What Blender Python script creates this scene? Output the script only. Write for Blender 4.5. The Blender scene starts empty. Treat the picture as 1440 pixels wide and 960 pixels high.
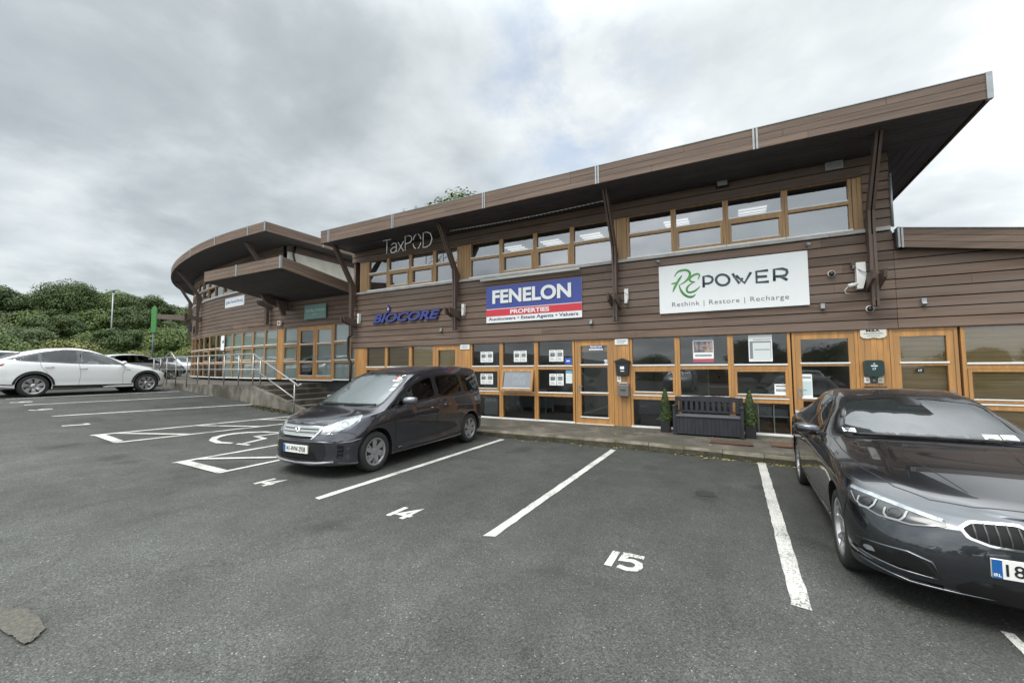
import bpy, bmesh, math, random
from mathutils import Vector, Matrix
from mathutils.bvhtree import BVHTree
from mathutils.geometry import delaunay_2d_cdt

rad = math.radians
S = bpy.context.scene
COL = S.collection

# ------------------------------------------------------------------ camera
CAMZ = 1.6
cam_data = bpy.data.cameras.new('camera')
cam = bpy.data.objects.new('camera', cam_data)
COL.objects.link(cam)
cam_data.sensor_width = 36.0
cam_data.lens = 584.0 / 1440.0 * 36.0
cam_data.clip_start = 0.05
cam_data.clip_end = 5000
_y, _p, _r = rad(28.2), rad(3.5), rad(-0.29)
_f = Vector((-math.sin(_y) * math.cos(_p), math.cos(_y) * math.cos(_p), math.sin(_p)))
_rt = Vector((math.cos(_y), math.sin(_y), 0))
_up = _rt.cross(_f)
_rt, _up = _rt * math.cos(_r) + _up * math.sin(_r), _up * math.cos(_r) - _rt * math.sin(_r)
_m = Matrix((_rt, _up, -_f)).transposed().to_4x4()
_m.translation = (0, 0, CAMZ)
cam.matrix_world = _m
S.camera = cam

# ------------------------------------------------------------------ world: overcast, cloud layer over a Nishita sky
SUN_EL, SUN_AZ = 58.0, 200.0     # azimuth clockwise from +Y
W = bpy.data.worlds.new('World')
S.world = W
W.use_nodes = True
nt = W.node_tree
nt.nodes.clear()
def N(tree, kind, **kw):
    n = tree.nodes.new(kind)
    for k, v in kw.items():
        if k == 'op': n.operation = v
        elif hasattr(n, k) and not k.startswith('i_'): setattr(n, k, v)
    return n
def wl(a, b): nt.links.new(a, b)
out = N(nt, 'ShaderNodeOutputWorld')
sky = N(nt, 'ShaderNodeTexSky', sky_type='NISHITA', sun_disc=False)
sky.sun_elevation = rad(SUN_EL); sky.sun_rotation = rad(SUN_AZ)
bg_sky = N(nt, 'ShaderNodeBackground'); bg_sky.inputs[1].default_value = 0.13
wl(sky.outputs[0], bg_sky.inputs[0])
tc = N(nt, 'ShaderNodeTexCoord')
sep = N(nt, 'ShaderNodeSeparateXYZ'); wl(tc.outputs['Generated'], sep.inputs[0])
def wm(op, a, b=None, c=None):
    n = N(nt, 'ShaderNodeMath', op=op)
    for i, v in enumerate((a, b, c)):
        if v is None: continue
        if isinstance(v, (int, float)): n.inputs[i].default_value = v
        else: wl(v, n.inputs[i])
    return n.outputs[0]
zc = wm('MAXIMUM', sep.outputs[2], 0.0)
den = wm('ADD', zc, 0.22)
cx = wm('DIVIDE', sep.outputs[0], den); cy = wm('DIVIDE', sep.outputs[1], den)
cmb = N(nt, 'ShaderNodeCombineXYZ'); wl(cx, cmb.inputs[0]); wl(cy, cmb.inputs[1])
def wnoise(scale, detail, rough, loc, dist=0.0):
    mp = N(nt, 'ShaderNodeMapping'); mp.inputs['Location'].default_value = loc
    wl(cmb.outputs[0], mp.inputs[0])
    n = N(nt, 'ShaderNodeTexNoise'); n.inputs['Scale'].default_value = scale
    n.inputs['Detail'].default_value = detail; n.inputs['Roughness'].default_value = rough
    n.inputs['Distortion'].default_value = dist
    wl(mp.outputs[0], n.inputs['Vector'])
    return n.outputs[0]
n_big = wnoise(0.62, 3, 0.5, (3.1, 1.7, 0), 0.15)
n_mid = wnoise(1.7, 6, 0.52, (0.4, 6.2, 0), 0.2)
n_fin = wnoise(5.0, 5, 0.55, (7.7, 2.2, 0), 0.2)
v = wm('ADD', wm('MULTIPLY', n_big, 0.42), wm('MULTIPLY', n_mid, 0.44))
v = wm('ADD', v, wm('MULTIPLY', n_fin, 0.14))
# darker bank of cloud to the left (-X), brighter to the right
v = wm('ADD', v, wm('MULTIPLY', sep.outputs[0], 0.075))
ramp = N(nt, 'ShaderNodeValToRGB')
cr = ramp.color_ramp
cr.elements[0].position = 0.30; cr.elements[0].color = (0.33, 0.365, 0.372, 1)
cr.elements[1].position = 0.61; cr.elements[1].color = (0.98, 1.0, 1.0, 1)
e = cr.elements.new(0.385); e.color = (0.43, 0.468, 0.475, 1)
e = cr.elements.new(0.45); e.color = (0.57, 0.61, 0.615, 1)
e = cr.elements.new(0.53); e.color = (0.72, 0.755, 0.755, 1)
wl(v, ramp.inputs[0])
# overcast skies are brightest overhead
zr = N(nt, 'ShaderNodeMapRange', interpolation_type='SMOOTHSTEP'); zr.inputs[1].default_value = 0.60; zr.inputs[2].default_value = 1.0
wl(sep.outputs[2], zr.inputs[0])
back = wm('MULTIPLY_ADD', wm('MAXIMUM', wm('MULTIPLY', sep.outputs[1], -1.0), 0.0), 0.85, 1.0)   # brighter on the sun's side
zen = wm('MULTIPLY', wm('MULTIPLY_ADD', zr.outputs[0], 2.5, 0.66), back)
bg_cl = N(nt, 'ShaderNodeBackground'); wl(ramp.outputs[0], bg_cl.inputs[0]); wl(zen, bg_cl.inputs[1])
# one thin spot in the layer where blue shows through
thin = N(nt, 'ShaderNodeVectorMath', op='DOT_PRODUCT')
_d = (Vector(_f) + 0.135 * Vector(_rt) + 0.60 * Vector(_up)).normalized()
thin.inputs[1].default_value = _d
nrm = N(nt, 'ShaderNodeVectorMath', op='NORMALIZE'); wl(tc.outputs['Generated'], nrm.inputs[0])
wl(nrm.outputs[0], thin.inputs[0])
t1 = N(nt, 'ShaderNodeMapRange'); t1.inputs[1].default_value = 0.965; t1.inputs[2].default_value = 0.998
wl(thin.outputs['Value'], t1.inputs[0])
n_hole = wnoise(3.4, 6, 0.62, (5.5, 3.3, 0), 0.15)
t2 = N(nt, 'ShaderNodeMapRange'); t2.inputs[1].default_value = 0.42; t2.inputs[2].default_value = 0.62
wl(n_hole, t2.inputs[0])
hole = wm('MULTIPLY', wm('MULTIPLY', t1.outputs[0], t2.outputs[0]), 0.42)
mixw = N(nt, 'ShaderNodeMixShader')
wl(wm('SUBTRACT', 0.93, hole), mixw.inputs[0]); wl(bg_sky.outputs[0], mixw.inputs[1]); wl(bg_cl.outputs[0], mixw.inputs[2])
wl(mixw.outputs[0], out.inputs[0])

sd = bpy.data.lights.new('sun', 'SUN'); sd.energy = 1.0; sd.angle = rad(25); sd.color = (1.0, 0.96, 0.90)
so = bpy.data.objects.new('sun', sd); COL.objects.link(so)
_az, _el = rad(SUN_AZ), rad(SUN_EL)
_sv = Vector((math.sin(_az) * math.cos(_el), math.cos(_az) * math.cos(_el), math.sin(_el)))
so.rotation_euler = _sv.to_track_quat('Z', 'Y').to_euler()

S.view_settings.view_transform = 'Standard'
S.view_settings.look = 'None'
S.view_settings.gamma = 1.0
S.view_settings.exposure = 0.95
S.view_settings.use_curve_mapping = False
S.render.engine = 'CYCLES'
S.cycles.max_bounces = 7
S.cycles.transparent_max_bounces = 10

# ------------------------------------------------------------------ materials
MATS = {}
def mat(name, col, rough=0.6, metal=0.0, coat=0.0, spec=0.5, var=0.0, vscale=3.0, stretch=(1, 1, 1), bump=0.0,
        bscale=40.0, island=0.0, emit=0.0, ior=None, hue2=None):
    """procedural principled material; var = strength of a noise in the base colour, island = per-piece variation"""
    m = bpy.data.materials.new(name); m.use_nodes = True
    t = m.node_tree; b = t.nodes['Principled BSDF']
    b.inputs['Base Color'].default_value = (*col, 1)
    b.inputs['Roughness'].default_value = rough
    b.inputs['Metallic'].default_value = metal
    b.inputs['Coat Weight'].default_value = coat
    b.inputs['Coat Roughness'].default_value = 0.03
    b.inputs['Specular IOR Level'].default_value = spec
    if ior: b.inputs['IOR'].default_value = ior
    if emit:
        b.inputs['Emission Color'].default_value = (*col, 1); b.inputs['Emission Strength'].default_value = emit
    tcn = t.nodes.new('ShaderNodeTexCoord')
    mp = t.nodes.new('ShaderNodeMapping'); mp.inputs['Scale'].default_value = stretch
    t.links.new(tcn.outputs['Object'], mp.inputs[0])
    fac = None
    if var:
        n = t.nodes.new('ShaderNodeTexNoise'); n.inputs['Scale'].default_value = vscale
        n.inputs['Detail'].default_value = 6; n.inputs['Roughness'].default_value = 0.62
        t.links.new(mp.outputs[0], n.inputs['Vector'])
        r = t.nodes.new('ShaderNodeMapRange'); r.inputs[1].default_value = 0.3; r.inputs[2].default_value = 0.7
        r.inputs[3].default_value = 1 - var; r.inputs[4].default_value = 1 + var
        t.links.new(n.outputs[0], r.inputs[0]); fac = r.outputs[0]
    if island:
        g = t.nodes.new('ShaderNodeNewGeometry')
        r = t.nodes.new('ShaderNodeMapRange'); r.inputs[3].default_value = 1 - island; r.inputs[4].default_value = 1 + island
        t.links.new(g.outputs['Random Per Island'], r.inputs[0])
        if fac is None: fac = r.outputs[0]
        else:
            q = t.nodes.new('ShaderNodeMath'); q.operation = 'MULTIPLY'
            t.links.new(fac, q.inputs[0]); t.links.new(r.outputs[0], q.inputs[1]); fac = q.outputs[0]
    if fac is not None:
        mx = t.nodes.new('ShaderNodeVectorMath'); mx.operation = 'SCALE'
        mx.inputs[0].default_value = col
        t.links.new(fac, mx.inputs['Scale']); t.links.new(mx.outputs[0], b.inputs['Base Color'])
        if hue2:
            n2 = t.nodes.new('ShaderNodeTexNoise'); n2.inputs['Scale'].default_value = vscale * 0.35
            n2.inputs['Detail'].default_value = 4
            t.links.new(mp.outputs[0], n2.inputs['Vector'])
            r2 = t.nodes.new('ShaderNodeMapRange'); r2.inputs[1].default_value = 0.42; r2.inputs[2].default_value = 0.62
            t.links.new(n2.outputs[0], r2.inputs[0])
            mc = t.nodes.new('ShaderNodeMix'); mc.data_type = 'RGBA'
            mc.inputs[7].default_value = (*hue2, 1)
            t.links.new(r2.outputs[0], mc.inputs[0]); t.links.new(mx.outputs[0], mc.inputs[6])
            t.links.new(mc.outputs[2], b.inputs['Base Color'])
    if bump:
        n = t.nodes.new('ShaderNodeTexNoise'); n.inputs['Scale'].default_value = bscale
        n.inputs['Detail'].default_value = 5
        t.links.new(mp.outputs[0], n.inputs['Vector'])
        bp = t.nodes.new('ShaderNodeBump'); bp.inputs['Strength'].default_value = bump; bp.inputs['Distance'].default_value = 0.01
        t.links.new(n.outputs[0], bp.inputs['Height']); t.links.new(bp.outputs[0], b.inputs['Normal'])
    MATS[name] = m
    return m

def glass_mat(name, tint=(0.8, 0.83, 0.82), ior=1.75, trans=1.0, body=(0.02, 0.022, 0.024), rough=0.0, wav=0.0):
    """thin window glass: fresnel mirror over a see-through (or dark tinted) sheet"""
    m = bpy.data.materials.new(name); m.use_nodes = True
    t = m.node_tree; t.nodes.clear()
    o = t.nodes.new('ShaderNodeOutputMaterial')
    tr = t.nodes.new('ShaderNodeBsdfTransparent'); tr.inputs[0].default_value = (*tint, 1)
    df = t.nodes.new('ShaderNodeBsdfDiffuse'); df.inputs[0].default_value = (*body, 1)
    a = t.nodes.new('ShaderNodeMixShader'); a.inputs[0].default_value = trans
    t.links.new(df.outputs[0], a.inputs[1]); t.links.new(tr.outputs[0], a.inputs[2])
    gl = t.nodes.new('ShaderNodeBsdfGlossy'); gl.inputs['Roughness'].default_value = rough
    gl.inputs[0].default_value = (0.93, 0.96, 1.0, 1)
    fr = t.nodes.new('ShaderNodeFresnel'); fr.inputs[0].default_value = ior
    if wav:
        tcn = t.nodes.new('ShaderNodeTexCoord')
        n = t.nodes.new('ShaderNodeTexNoise'); n.inputs['Scale'].default_value = 1.3; n.inputs['Detail'].default_value = 1
        t.links.new(tcn.outputs['Object'], n.inputs['Vector'])
        bp = t.nodes.new('ShaderNodeBump'); bp.inputs['Strength'].default_value = wav; bp.inputs['Distance'].default_value = 0.02
        t.links.new(n.outputs[0], bp.inputs['Height']); t.links.new(bp.outputs[0], gl.inputs['Normal'])
    b = t.nodes.new('ShaderNodeMixShader')
    t.links.new(fr.outputs[0], b.inputs[0]); t.links.new(a.outputs[0], b.inputs[1]); t.links.new(gl.outputs[0], b.inputs[2])
    t.links.new(b.outputs[0], o.inputs[0])
    MATS[name] = m
    return m

M_clad = mat('brown_cladding', (0.130, 0.084, 0.059), 0.62, hue2=(0.150, 0.108, 0.084), var=0.36, vscale=2.2, stretch=(0.35, 1, 5), island=0.26, bump=0.25, bscale=30)
M_fascia = mat('weathered_fascia', (0.135, 0.092, 0.068), 0.7, var=0.30, vscale=3.0, stretch=(0.25, 0.25, 6), island=0.16, bump=0.25, bscale=30)
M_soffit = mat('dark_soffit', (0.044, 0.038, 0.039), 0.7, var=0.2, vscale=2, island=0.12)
M_strut = mat('brown_strut', (0.098, 0.068, 0.055), 0.6, var=0.2, vscale=3, stretch=(1, 1, 0.3))
M_back = mat('gap_black', (0.012, 0.010, 0.010), 0.9)
M_timber = mat('oiled_timber', (0.44, 0.222, 0.070), 0.45, hue2=(0.35, 0.185, 0.070), var=0.26, vscale=5, stretch=(4, 4, 0.35), island=0.07, bump=0.1, bscale=40)
M_timber_up = mat('sun_faded_timber', (0.42, 0.245, 0.108), 0.5, hue2=(0.36, 0.225, 0.115), var=0.25, vscale=5, stretch=(4, 4, 0.35), island=0.08, bump=0.1, bscale=40)
M_timber2 = mat('weathered_timber', (0.29, 0.175, 0.085), 0.55, var=0.25, vscale=5, stretch=(4, 4, 0.35), island=0.10, bump=0.1, bscale=40)
M_drip = mat('white_aluminium', (0.78, 0.78, 0.76), 0.4, var=0.06, vscale=6)
M_sill = mat('grey_sill', (0.40, 0.39, 0.37), 0.6, var=0.22, vscale=4, stretch=(1, 1, 3))
M_metal = mat('zinc_trim', (0.30, 0.315, 0.325), 0.45, metal=0.6, var=0.15, vscale=8)
M_steel = mat('galvanised_rail', (0.38, 0.38, 0.365), 0.42, metal=0.75, var=0.15, vscale=10)
M_white = mat('white_paint', (0.74, 0.74, 0.71), 0.55, var=0.05, vscale=5)
M_render = mat('cream_render', (0.62, 0.61, 0.54), 0.85, var=0.12, vscale=2, bump=0.15, bscale=60)
M_black = mat('black_plastic', (0.014, 0.014, 0.015), 0.42)
M_dark = mat('dark_room', (0.10, 0.095, 0.088), 0.85, var=0.2, vscale=1)
M_roomwall = mat('room_wall', (0.30, 0.295, 0.28), 0.85, var=0.06, vscale=1)
M_carpet = mat('carpet', (0.05, 0.05, 0.055), 0.95, var=0.2, vscale=30)
M_blind = mat('bamboo_blind', (0.62, 0.48, 0.28), 0.75, var=0.35, vscale=6, stretch=(0.3, 1, 30), island=0.10)
M_paper = mat('white_paper', (0.80, 0.81, 0.80), 0.6)
M_photo = mat('printed_photo', (0.22, 0.25, 0.24), 0.5, var=0.75, vscale=22, hue2=(0.07, 0.10, 0.06))
M_ink = mat('printed_text', (0.30, 0.31, 0.32), 0.6, var=0.3, vscale=60)
M_glass = glass_mat('window_glass', tint=(0.86, 0.89, 0.88), ior=1.72, wav=0.05)
M_glass_up = glass_mat('upper_window_glass', tint=(0.72, 0.75, 0.78), ior=2.9, wav=0.06)
M_glass_tilt = glass_mat('tilted_window_glass', tint=(0.7, 0.75, 0.8), ior=3.4)
M_glass_g = glass_mat('frosted_green_glass', tint=(0.6, 0.68, 0.66), ior=1.9, trans=0.25, body=(0.20, 0.245, 0.235), wav=0.05)

# ------------------------------------------------------------------ mesh builder
class MB:
    def __init__(self): self.v = []; self.f = []; self.m = []; self.s = []
    def add(self, vs, fs, mi=0, smooth=False):
        o = len(self.v); self.v += [tuple(p) for p in vs]
        for f in fs: self.f.append([i + o for i in f]); self.m.append(mi); self.s.append(smooth)
        return self
    def box(self, x0, x1, y0, y1, z0, z1, mi=0):
        return self.add([(x0, y0, z0), (x1, y0, z0), (x1, y1, z0), (x0, y1, z0), (x0, y0, z1), (x1, y0, z1), (x1, y1, z1), (x0, y1, z1)],
            [(0, 3, 2, 1), (4, 5, 6, 7), (0, 1, 5, 4), (1, 2, 6, 5), (2, 3, 7, 6), (3, 0, 4, 7)], mi)
    def prism(self, poly, a0, a1, axis='y', mi=0):
        """poly: 2D points, extruded along axis ('x': pts=(y,z); 'y': pts=(x,z); 'z': pts=(x,y))"""
        def P(p, a): return {'x': (a, p[0], p[1]), 'y': (p[0], a, p[1]), 'z': (p[0], p[1], a)}[axis]
        n = len(poly)
        vs = [P(p, a0) for p in poly] + [P(p, a1) for p in poly]
        fs = [tuple(range(n - 1, -1, -1)), tuple(range(n, 2 * n))] + [(i, (i + 1) % n, n + (i + 1) % n, n + i) for i in range(n)]
        return self.add(vs, fs, mi)
    def tube(self, pts, r, n=8, mi=0, flat=None, closed=False):
        """swept circle along pts; r a radius or list; flat=(axis index, factor, plane) squashes it"""
        pts = [Vector(p) for p in pts]; k = len(pts)
        rs = r if isinstance(r, (list, tuple)) else [r] * k
        vs = []; prev = None
        for i, p in enumerate(pts):
            if closed: d = pts[(i + 1) % k] - pts[i - 1]
            else: d = pts[min(i + 1, k - 1)] - pts[max(i - 1, 0)]
            d.normalize()
            if prev is None:
                a = Vector((0, 0, 1)) if abs(d.z) < 0.9 else Vector((1, 0, 0))
                u = d.cross(a).normalized()
            else:
                u = (prev - d * prev.dot(d)).normalized()
            prev = u; w = d.cross(u)
            for j in range(n):
                t = 2 * math.pi * j / n
                vs.append(p + (u * math.cos(t) + w * math.sin(t)) * rs[i])
        if flat:
            ax, fac, pl = flat
            for q in vs: q[ax] = pl + (q[ax] - pl) * fac
        fs = []
        for i in range(k if closed else k - 1):
            i2 = (i + 1) % k
            for j in range(n):
                fs.append((i * n + j, i * n + (j + 1) % n, i2 * n + (j + 1) % n, i2 * n + j))
        if not closed: fs += [tuple(range(n - 1, -1, -1)), tuple(range((k - 1) * n, k * n))]
        return self.add(vs, fs, mi, True)
    def lathe(self, prof, c=(0, 0, 0), axis='z', n=24, mi=0, smooth=True, a0=0.0, a1=2 * math.pi):
        """prof: list of (r, h)"""
        full = abs(a1 - a0 - 2 * math.pi) < 1e-6
        m = n if full else n + 1
        vs = []
        for r, h in prof:
            for j in range(m):
                t = a0 + (a1 - a0) * j / n
                a, b = r * math.cos(t), r * math.sin(t)
                vs.append({'z': (c[0] + a, c[1] + b, c[2] + h), 'y': (c[0] + a, c[1] + h, c[2] + b), 'x': (c[0] + h, c[1] + a, c[2] + b)}[axis])
        fs = []
        for i in range(len(prof) - 1):
            for j in range(n):
                j2 = (j + 1) % m
                fs.append((i * m + j, i * m + j2, (i + 1) * m + j2, (i + 1) * m + j))
        return self.add(vs, fs, mi, smooth)
    def sweep(self, path, prof, mi=0, caps=True):
        """path: plan polyline (x,y); prof: closed list of (out, z); out is to the right of travel turned toward -normal (outwards)"""
        n = len(path); k = len(prof); vs = []
        for i, (x, y) in enumerate(path):
            a = Vector(path[max(i - 1, 0)]); b = Vector(path[min(i + 1, n - 1)])
            d = (b - a).normalized(); nx, ny = -d.y, d.x       # left of travel
            for o, z in prof: vs.append((x + nx * o, y + ny * o, z))
        fs = []
        for i in range(n - 1):
            for j in range(k):
                j2 = (j + 1) % k
                fs.append((i * k + j, (i + 1) * k + j, (i + 1) * k + j2, i * k + j2))
        if caps: fs += [tuple(range(k)), tuple(range((n - 1) * k + k - 1, (n - 1) * k - 1, -1))]
        return self.add(vs, fs, mi)
    def build(self, name, mats, parent=None, loc=None, rot=None, fix=True, bevel=0.0):
        me = bpy.data.meshes.new(name)
        me.from_pydata(self.v, [], self.f)
        ms = mats if isinstance(mats, (list, tuple)) else [mats]
        for q in ms: me.materials.append(q)
        me.polygons.foreach_set('material_index', self.m)
        me.polygons.foreach_set('use_smooth', self.s)
        if fix:
            b = bmesh.new(); b.from_mesh(me); bmesh.ops.recalc_face_normals(b, faces=b.faces); b.to_mesh(me); b.free()
        me.update()
        o = bpy.data.objects.new(name, me); COL.objects.link(o)
        if parent: o.parent = parent
        if loc: o.location = loc
        if rot: o.rotation_euler = rot
        if bevel:
            md = o.modifiers.new('bevel', 'BEVEL'); md.width = bevel; md.segments = 2; md.limit_method = 'ANGLE'
        return o

def tag(o, label=None, cat=None, group=None, kind=None):
    if label: o['label'] = label
    if cat: o['category'] = cat
    if group: o['group'] = group
    if kind: o['kind'] = kind
    return o
def thing(name, label, cat, loc=(0, 0, 0), rz=0.0, group=None):
    o = bpy.data.objects.new(name, None); COL.objects.link(o)
    o.location = loc; o.rotation_euler = (0, 0, rz); o.empty_display_size = 0.2
    return tag(o, label, cat, group)
def copy_tree(o, parent=None):
    c = o.copy(); COL.objects.link(c)
    if parent: c.parent = parent
    for ch in list(o.children): copy_tree(ch, c)
    return c

_fc = bpy.data.curves.new('fontsrc', 'FONT')
_fo = bpy.data.objects.new('fontsrc', _fc)
def text_mb(body, x, z, w, h, depth=0.004, bold=0.0, shear=0.0, y=0.0, mi=0, mb=None, stretch=True, align='l', spacing=1.0):
    """lettering in the XZ plane facing -Y, fitted into the box x..x+w, z..z+h"""
    _fc.body = body; _fc.size = 1.0; _fc.extrude = 0.01; _fc.offset = bold; _fc.shear = shear; _fc.space_character = spacing
    _fc.resolution_u = 4
    COL.objects.link(_fo)
    dg = bpy.context.evaluated_depsgraph_get(); dg.update()
    me = bpy.data.meshes.new_from_object(_fo.evaluated_get(dg))
    COL.objects.unlink(_fo)
    vs = [q.co.copy() for q in me.vertices]
    x0 = min(q.x for q in vs); x1 = max(q.x for q in vs); y0 = min(q.y for q in vs); y1 = max(q.y for q in vs)
    sy = h / (y1 - y0); sx = w / (x1 - x0)
    if not stretch:
        s = min(sx, sy); sx = sy = s
    ox = x
    if align == 'c': ox = x + (w - (x1 - x0) * sx) / 2
    out_v = [(ox + (q.x - x0) * sx, y - (q.z + 0.01) / 0.02 * depth, z + (q.y - y0) * sy) for q in vs]
    mb = mb or MB()
    mb.add(out_v, [tuple(p.vertices) for p in me.polygons], mi)
    bpy.data.meshes.remove(me)
    return mb

# ------------------------------------------------------------------ ground
GZ = [(-400, 18.0), (-200, 15.5), (-140, 10.8), (-114, 6.1), (-93, 2.7), (-75, 1.4), (-60, 1.25), (-50, 1.2), (-40, 1.15), (-25, 0.85), (-19.7, 0.72), (-16.6, 0.56), (-14.3, 0.41), (-11.8, 0.22), (-10.7, 0.15), (-8.25, 0.05), (-7, 0.025), (-5, 0.0), (-3.2, -.015), (-1.7, -.035), (-.4, -.06), (.5, -.08), (1.6, -.11), (4, -.16), (9, -.25), (400, -.25)]
def gz(x):
    for (a, za), (b, zb) in zip(GZ, GZ[1:]):
        if x <= b: return za + (zb - za) * (x - a) / (b - a)
    return 0.0
def frange(a, b, s):
    r = []; x = a
    while x < b - 1e-6: r.append(x); x += s
    return r + [b]

def asphalt_mat():
    m = bpy.data.materials.new('asphalt'); m.use_nodes = True
    t = m.node_tree; b = t.nodes['Principled BSDF']; L = t.links.new
    tcn = t.nodes.new('ShaderNodeTexCoord')
    def noise(sc, det=4, rg=0.6, st=None):
        n = t.nodes.new('ShaderNodeTexNoise'); n.inputs['Scale'].default_value = sc; n.inputs['Detail'].default_value = det
        n.inputs['Roughness'].default_value = rg
        if st:
            mp = t.nodes.new('ShaderNodeMapping'); mp.inputs['Scale'].default_value = st
            L(tcn.outputs['Object'], mp.inputs[0]); L(mp.outputs[0], n.inputs['Vector'])
        else: L(tcn.outputs['Object'], n.inputs['Vector'])
        return n.outputs[0]
    def rng(src, a, b_, c, d):
        r = t.nodes.new('ShaderNodeMapRange')
        for i, q in enumerate((a, b_, c, d)): r.inputs[i + 1].default_value = q
        L(src, r.inputs[0]); return r.outputs[0]
    def mul(a, b_, op='MULTIPLY'):
        q = t.nodes.new('ShaderNodeMath'); q.operation = op
        for i, s_ in enumerate((a, b_)):
            if isinstance(s_, float): q.inputs[i].default_value = s_
            else: L(s_, q.inputs[i])
        return q.outputs[0]
    vo = t.nodes.new('ShaderNodeTexVoronoi'); vo.inputs['Scale'].default_value = 125; L(tcn.outputs['Object'], vo.inputs['Vector'])
    sp = t.nodes.new('ShaderNodeSeparateColor'); L(vo.outputs['Color'], sp.inputs[0])
    stone = rng(sp.outputs[0], 0.0, 1.0, 0.58, 1.45)
    bright = rng(sp.outputs[1], 0.97, 1.0, 1.0, 3.0)           # the odd pale chipping
    big = rng(noise(0.35, 5, 0.62), 0.32, 0.68, 0.76, 1.26)
    mid = rng(noise(2.6, 5, 0.6), 0.3, 0.7, 0.86, 1.14)
    fine = rng(noise(70, 3, 0.65), 0.3, 0.7, 0.60, 1.40)
    streak = rng(noise(0.8, 4, 0.6, (2.2, 0.35, 1)), 0.35, 0.7, 0.88, 1.10)
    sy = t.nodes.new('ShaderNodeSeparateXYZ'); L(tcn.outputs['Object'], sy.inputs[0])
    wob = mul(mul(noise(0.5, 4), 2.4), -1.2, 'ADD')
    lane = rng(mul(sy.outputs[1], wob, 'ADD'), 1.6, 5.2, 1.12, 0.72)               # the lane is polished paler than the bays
    cv = t.nodes.new('ShaderNodeTexVoronoi'); cv.feature = 'DISTANCE_TO_EDGE'; cv.inputs['Scale'].default_value = 0.33
    dn = t.nodes.new('ShaderNodeTexNoise'); dn.inputs['Scale'].default_value = 1.7; dn.inputs['Detail'].default_value = 5; L(tcn.outputs['Object'], dn.inputs['Vector'])
    dv = t.nodes.new('ShaderNodeVectorMath'); dv.operation = 'MULTIPLY_ADD'; dv.inputs[1].default_value = (0.9, 0.9, 0.0); L(dn.outputs['Color'], dv.inputs[0]); L(tcn.outputs['Object'], dv.inputs[2]); L(dv.outputs[0], cv.inputs['Vector'])
    ck = rng(cv.outputs['Distance'], 0.0012, 0.0045, 0.0, 1.0)
    cm = rng(noise(0.23, 3), 0.52, 0.60, 1.0, 0.0)
    crack = mul(mul(ck, cm, 'MAXIMUM'), 1.0, 'MINIMUM')
    crack = rng(crack, 0.0, 1.0, 0.74, 1.0)
    spots = rng(noise(1.15, 2, 0.4), 0.63, 0.72, 1.0, 0.66)                           # oil drips
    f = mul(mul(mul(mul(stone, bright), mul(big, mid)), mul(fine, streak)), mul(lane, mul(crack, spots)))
    sc = t.nodes.new('ShaderNodeVectorMath'); sc.operation = 'SCALE'; sc.inputs[0].default_value = (0.0615, 0.0632, 0.0585)
    L(f, sc.inputs['Scale'])
    # oily, dusty film: warmer / greener blotches
    mx = t.nodes.new('ShaderNodeMix'); mx.data_type = 'RGBA'; mx.inputs[7].default_value = (0.052, 0.050, 0.044, 1)
    L(rng(noise(0.9, 5, 0.65), 0.50, 0.74, 0.0, 0.55), mx.inputs[0]); L(sc.outputs[0], mx.inputs[6])
    L(mx.outputs[2], b.inputs['Base Color'])
    L(rng(noise(1.2, 3), 0.3, 0.7, 0.70, 0.90), b.inputs['Roughness'])
    b.inputs['Specular IOR Level'].default_value = 0.35
    bp = t.nodes.new('ShaderNodeBump'); bp.inputs['Strength'].default_value = 0.55; bp.inputs['Distance'].default_value = 0.006
    L(mul(vo.outputs['Distance'], rng(noise(140, 2), 0.2, 0.8, 0.5, 1.5)), bp.inputs['Height']); L(bp.outputs[0], b.inputs['Normal'])
    return m
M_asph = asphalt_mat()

def paint_mat():
    """road paint: white with worn pits that show the tarmac"""
    m = bpy.data.materials.new('road_paint'); m.use_nodes = True
    t = m.node_tree; b = t.nodes['Principled BSDF']; L = t.links.new
    tcn = t.nodes.new('ShaderNodeTexCoord')
    n = t.nodes.new('ShaderNodeTexNoise'); n.inputs['Scale'].default_value = 74; n.inputs['Detail'].default_value = 4
    L(tcn.outputs['Object'], n.inputs['Vector'])
    n2 = t.nodes.new('ShaderNodeTexNoise'); n2.inputs['Scale'].default_value = 2.3; n2.inputs['Detail'].default_value = 5
    L(tcn.outputs['Object'], n2.inputs['Vector'])
    a = t.nodes.new('ShaderNodeMath'); a.operation = 'MULTIPLY_ADD'; a.inputs[1].default_value = 0.55
    L(n2.outputs[0], a.inputs[0]); L(n.outputs[0], a.inputs[2])
    r = t.nodes.new('ShaderNodeValToRGB')
    r.color_ramp.elements[0].position = 0.79; r.color_ramp.elements[0].color = (0.47, 0.46, 0.43, 1)
    r.color_ramp.elements[1].position = 0.96; r.color_ramp.elements[1].color = (0.10, 0.10, 0.093, 1)
    e = r.color_ramp.elements.new(0.60); e.color = (0.53, 0.52, 0.49, 1)
    L(a.outputs[0], r.inputs[0]); L(r.outputs[0], b.inputs['Base Color'])
    b.inputs['Roughness'].default_value = 0.7
    bp = t.nodes.new('ShaderNodeBump'); bp.inputs['Strength'].default_value = 0.3; bp.inputs['Distance'].default_value = 0.004
    L(n.outputs[0], bp.inputs['Height']); L(bp.outputs[0], b.inputs['Normal'])
    return m
M_paint = paint_mat()

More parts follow.
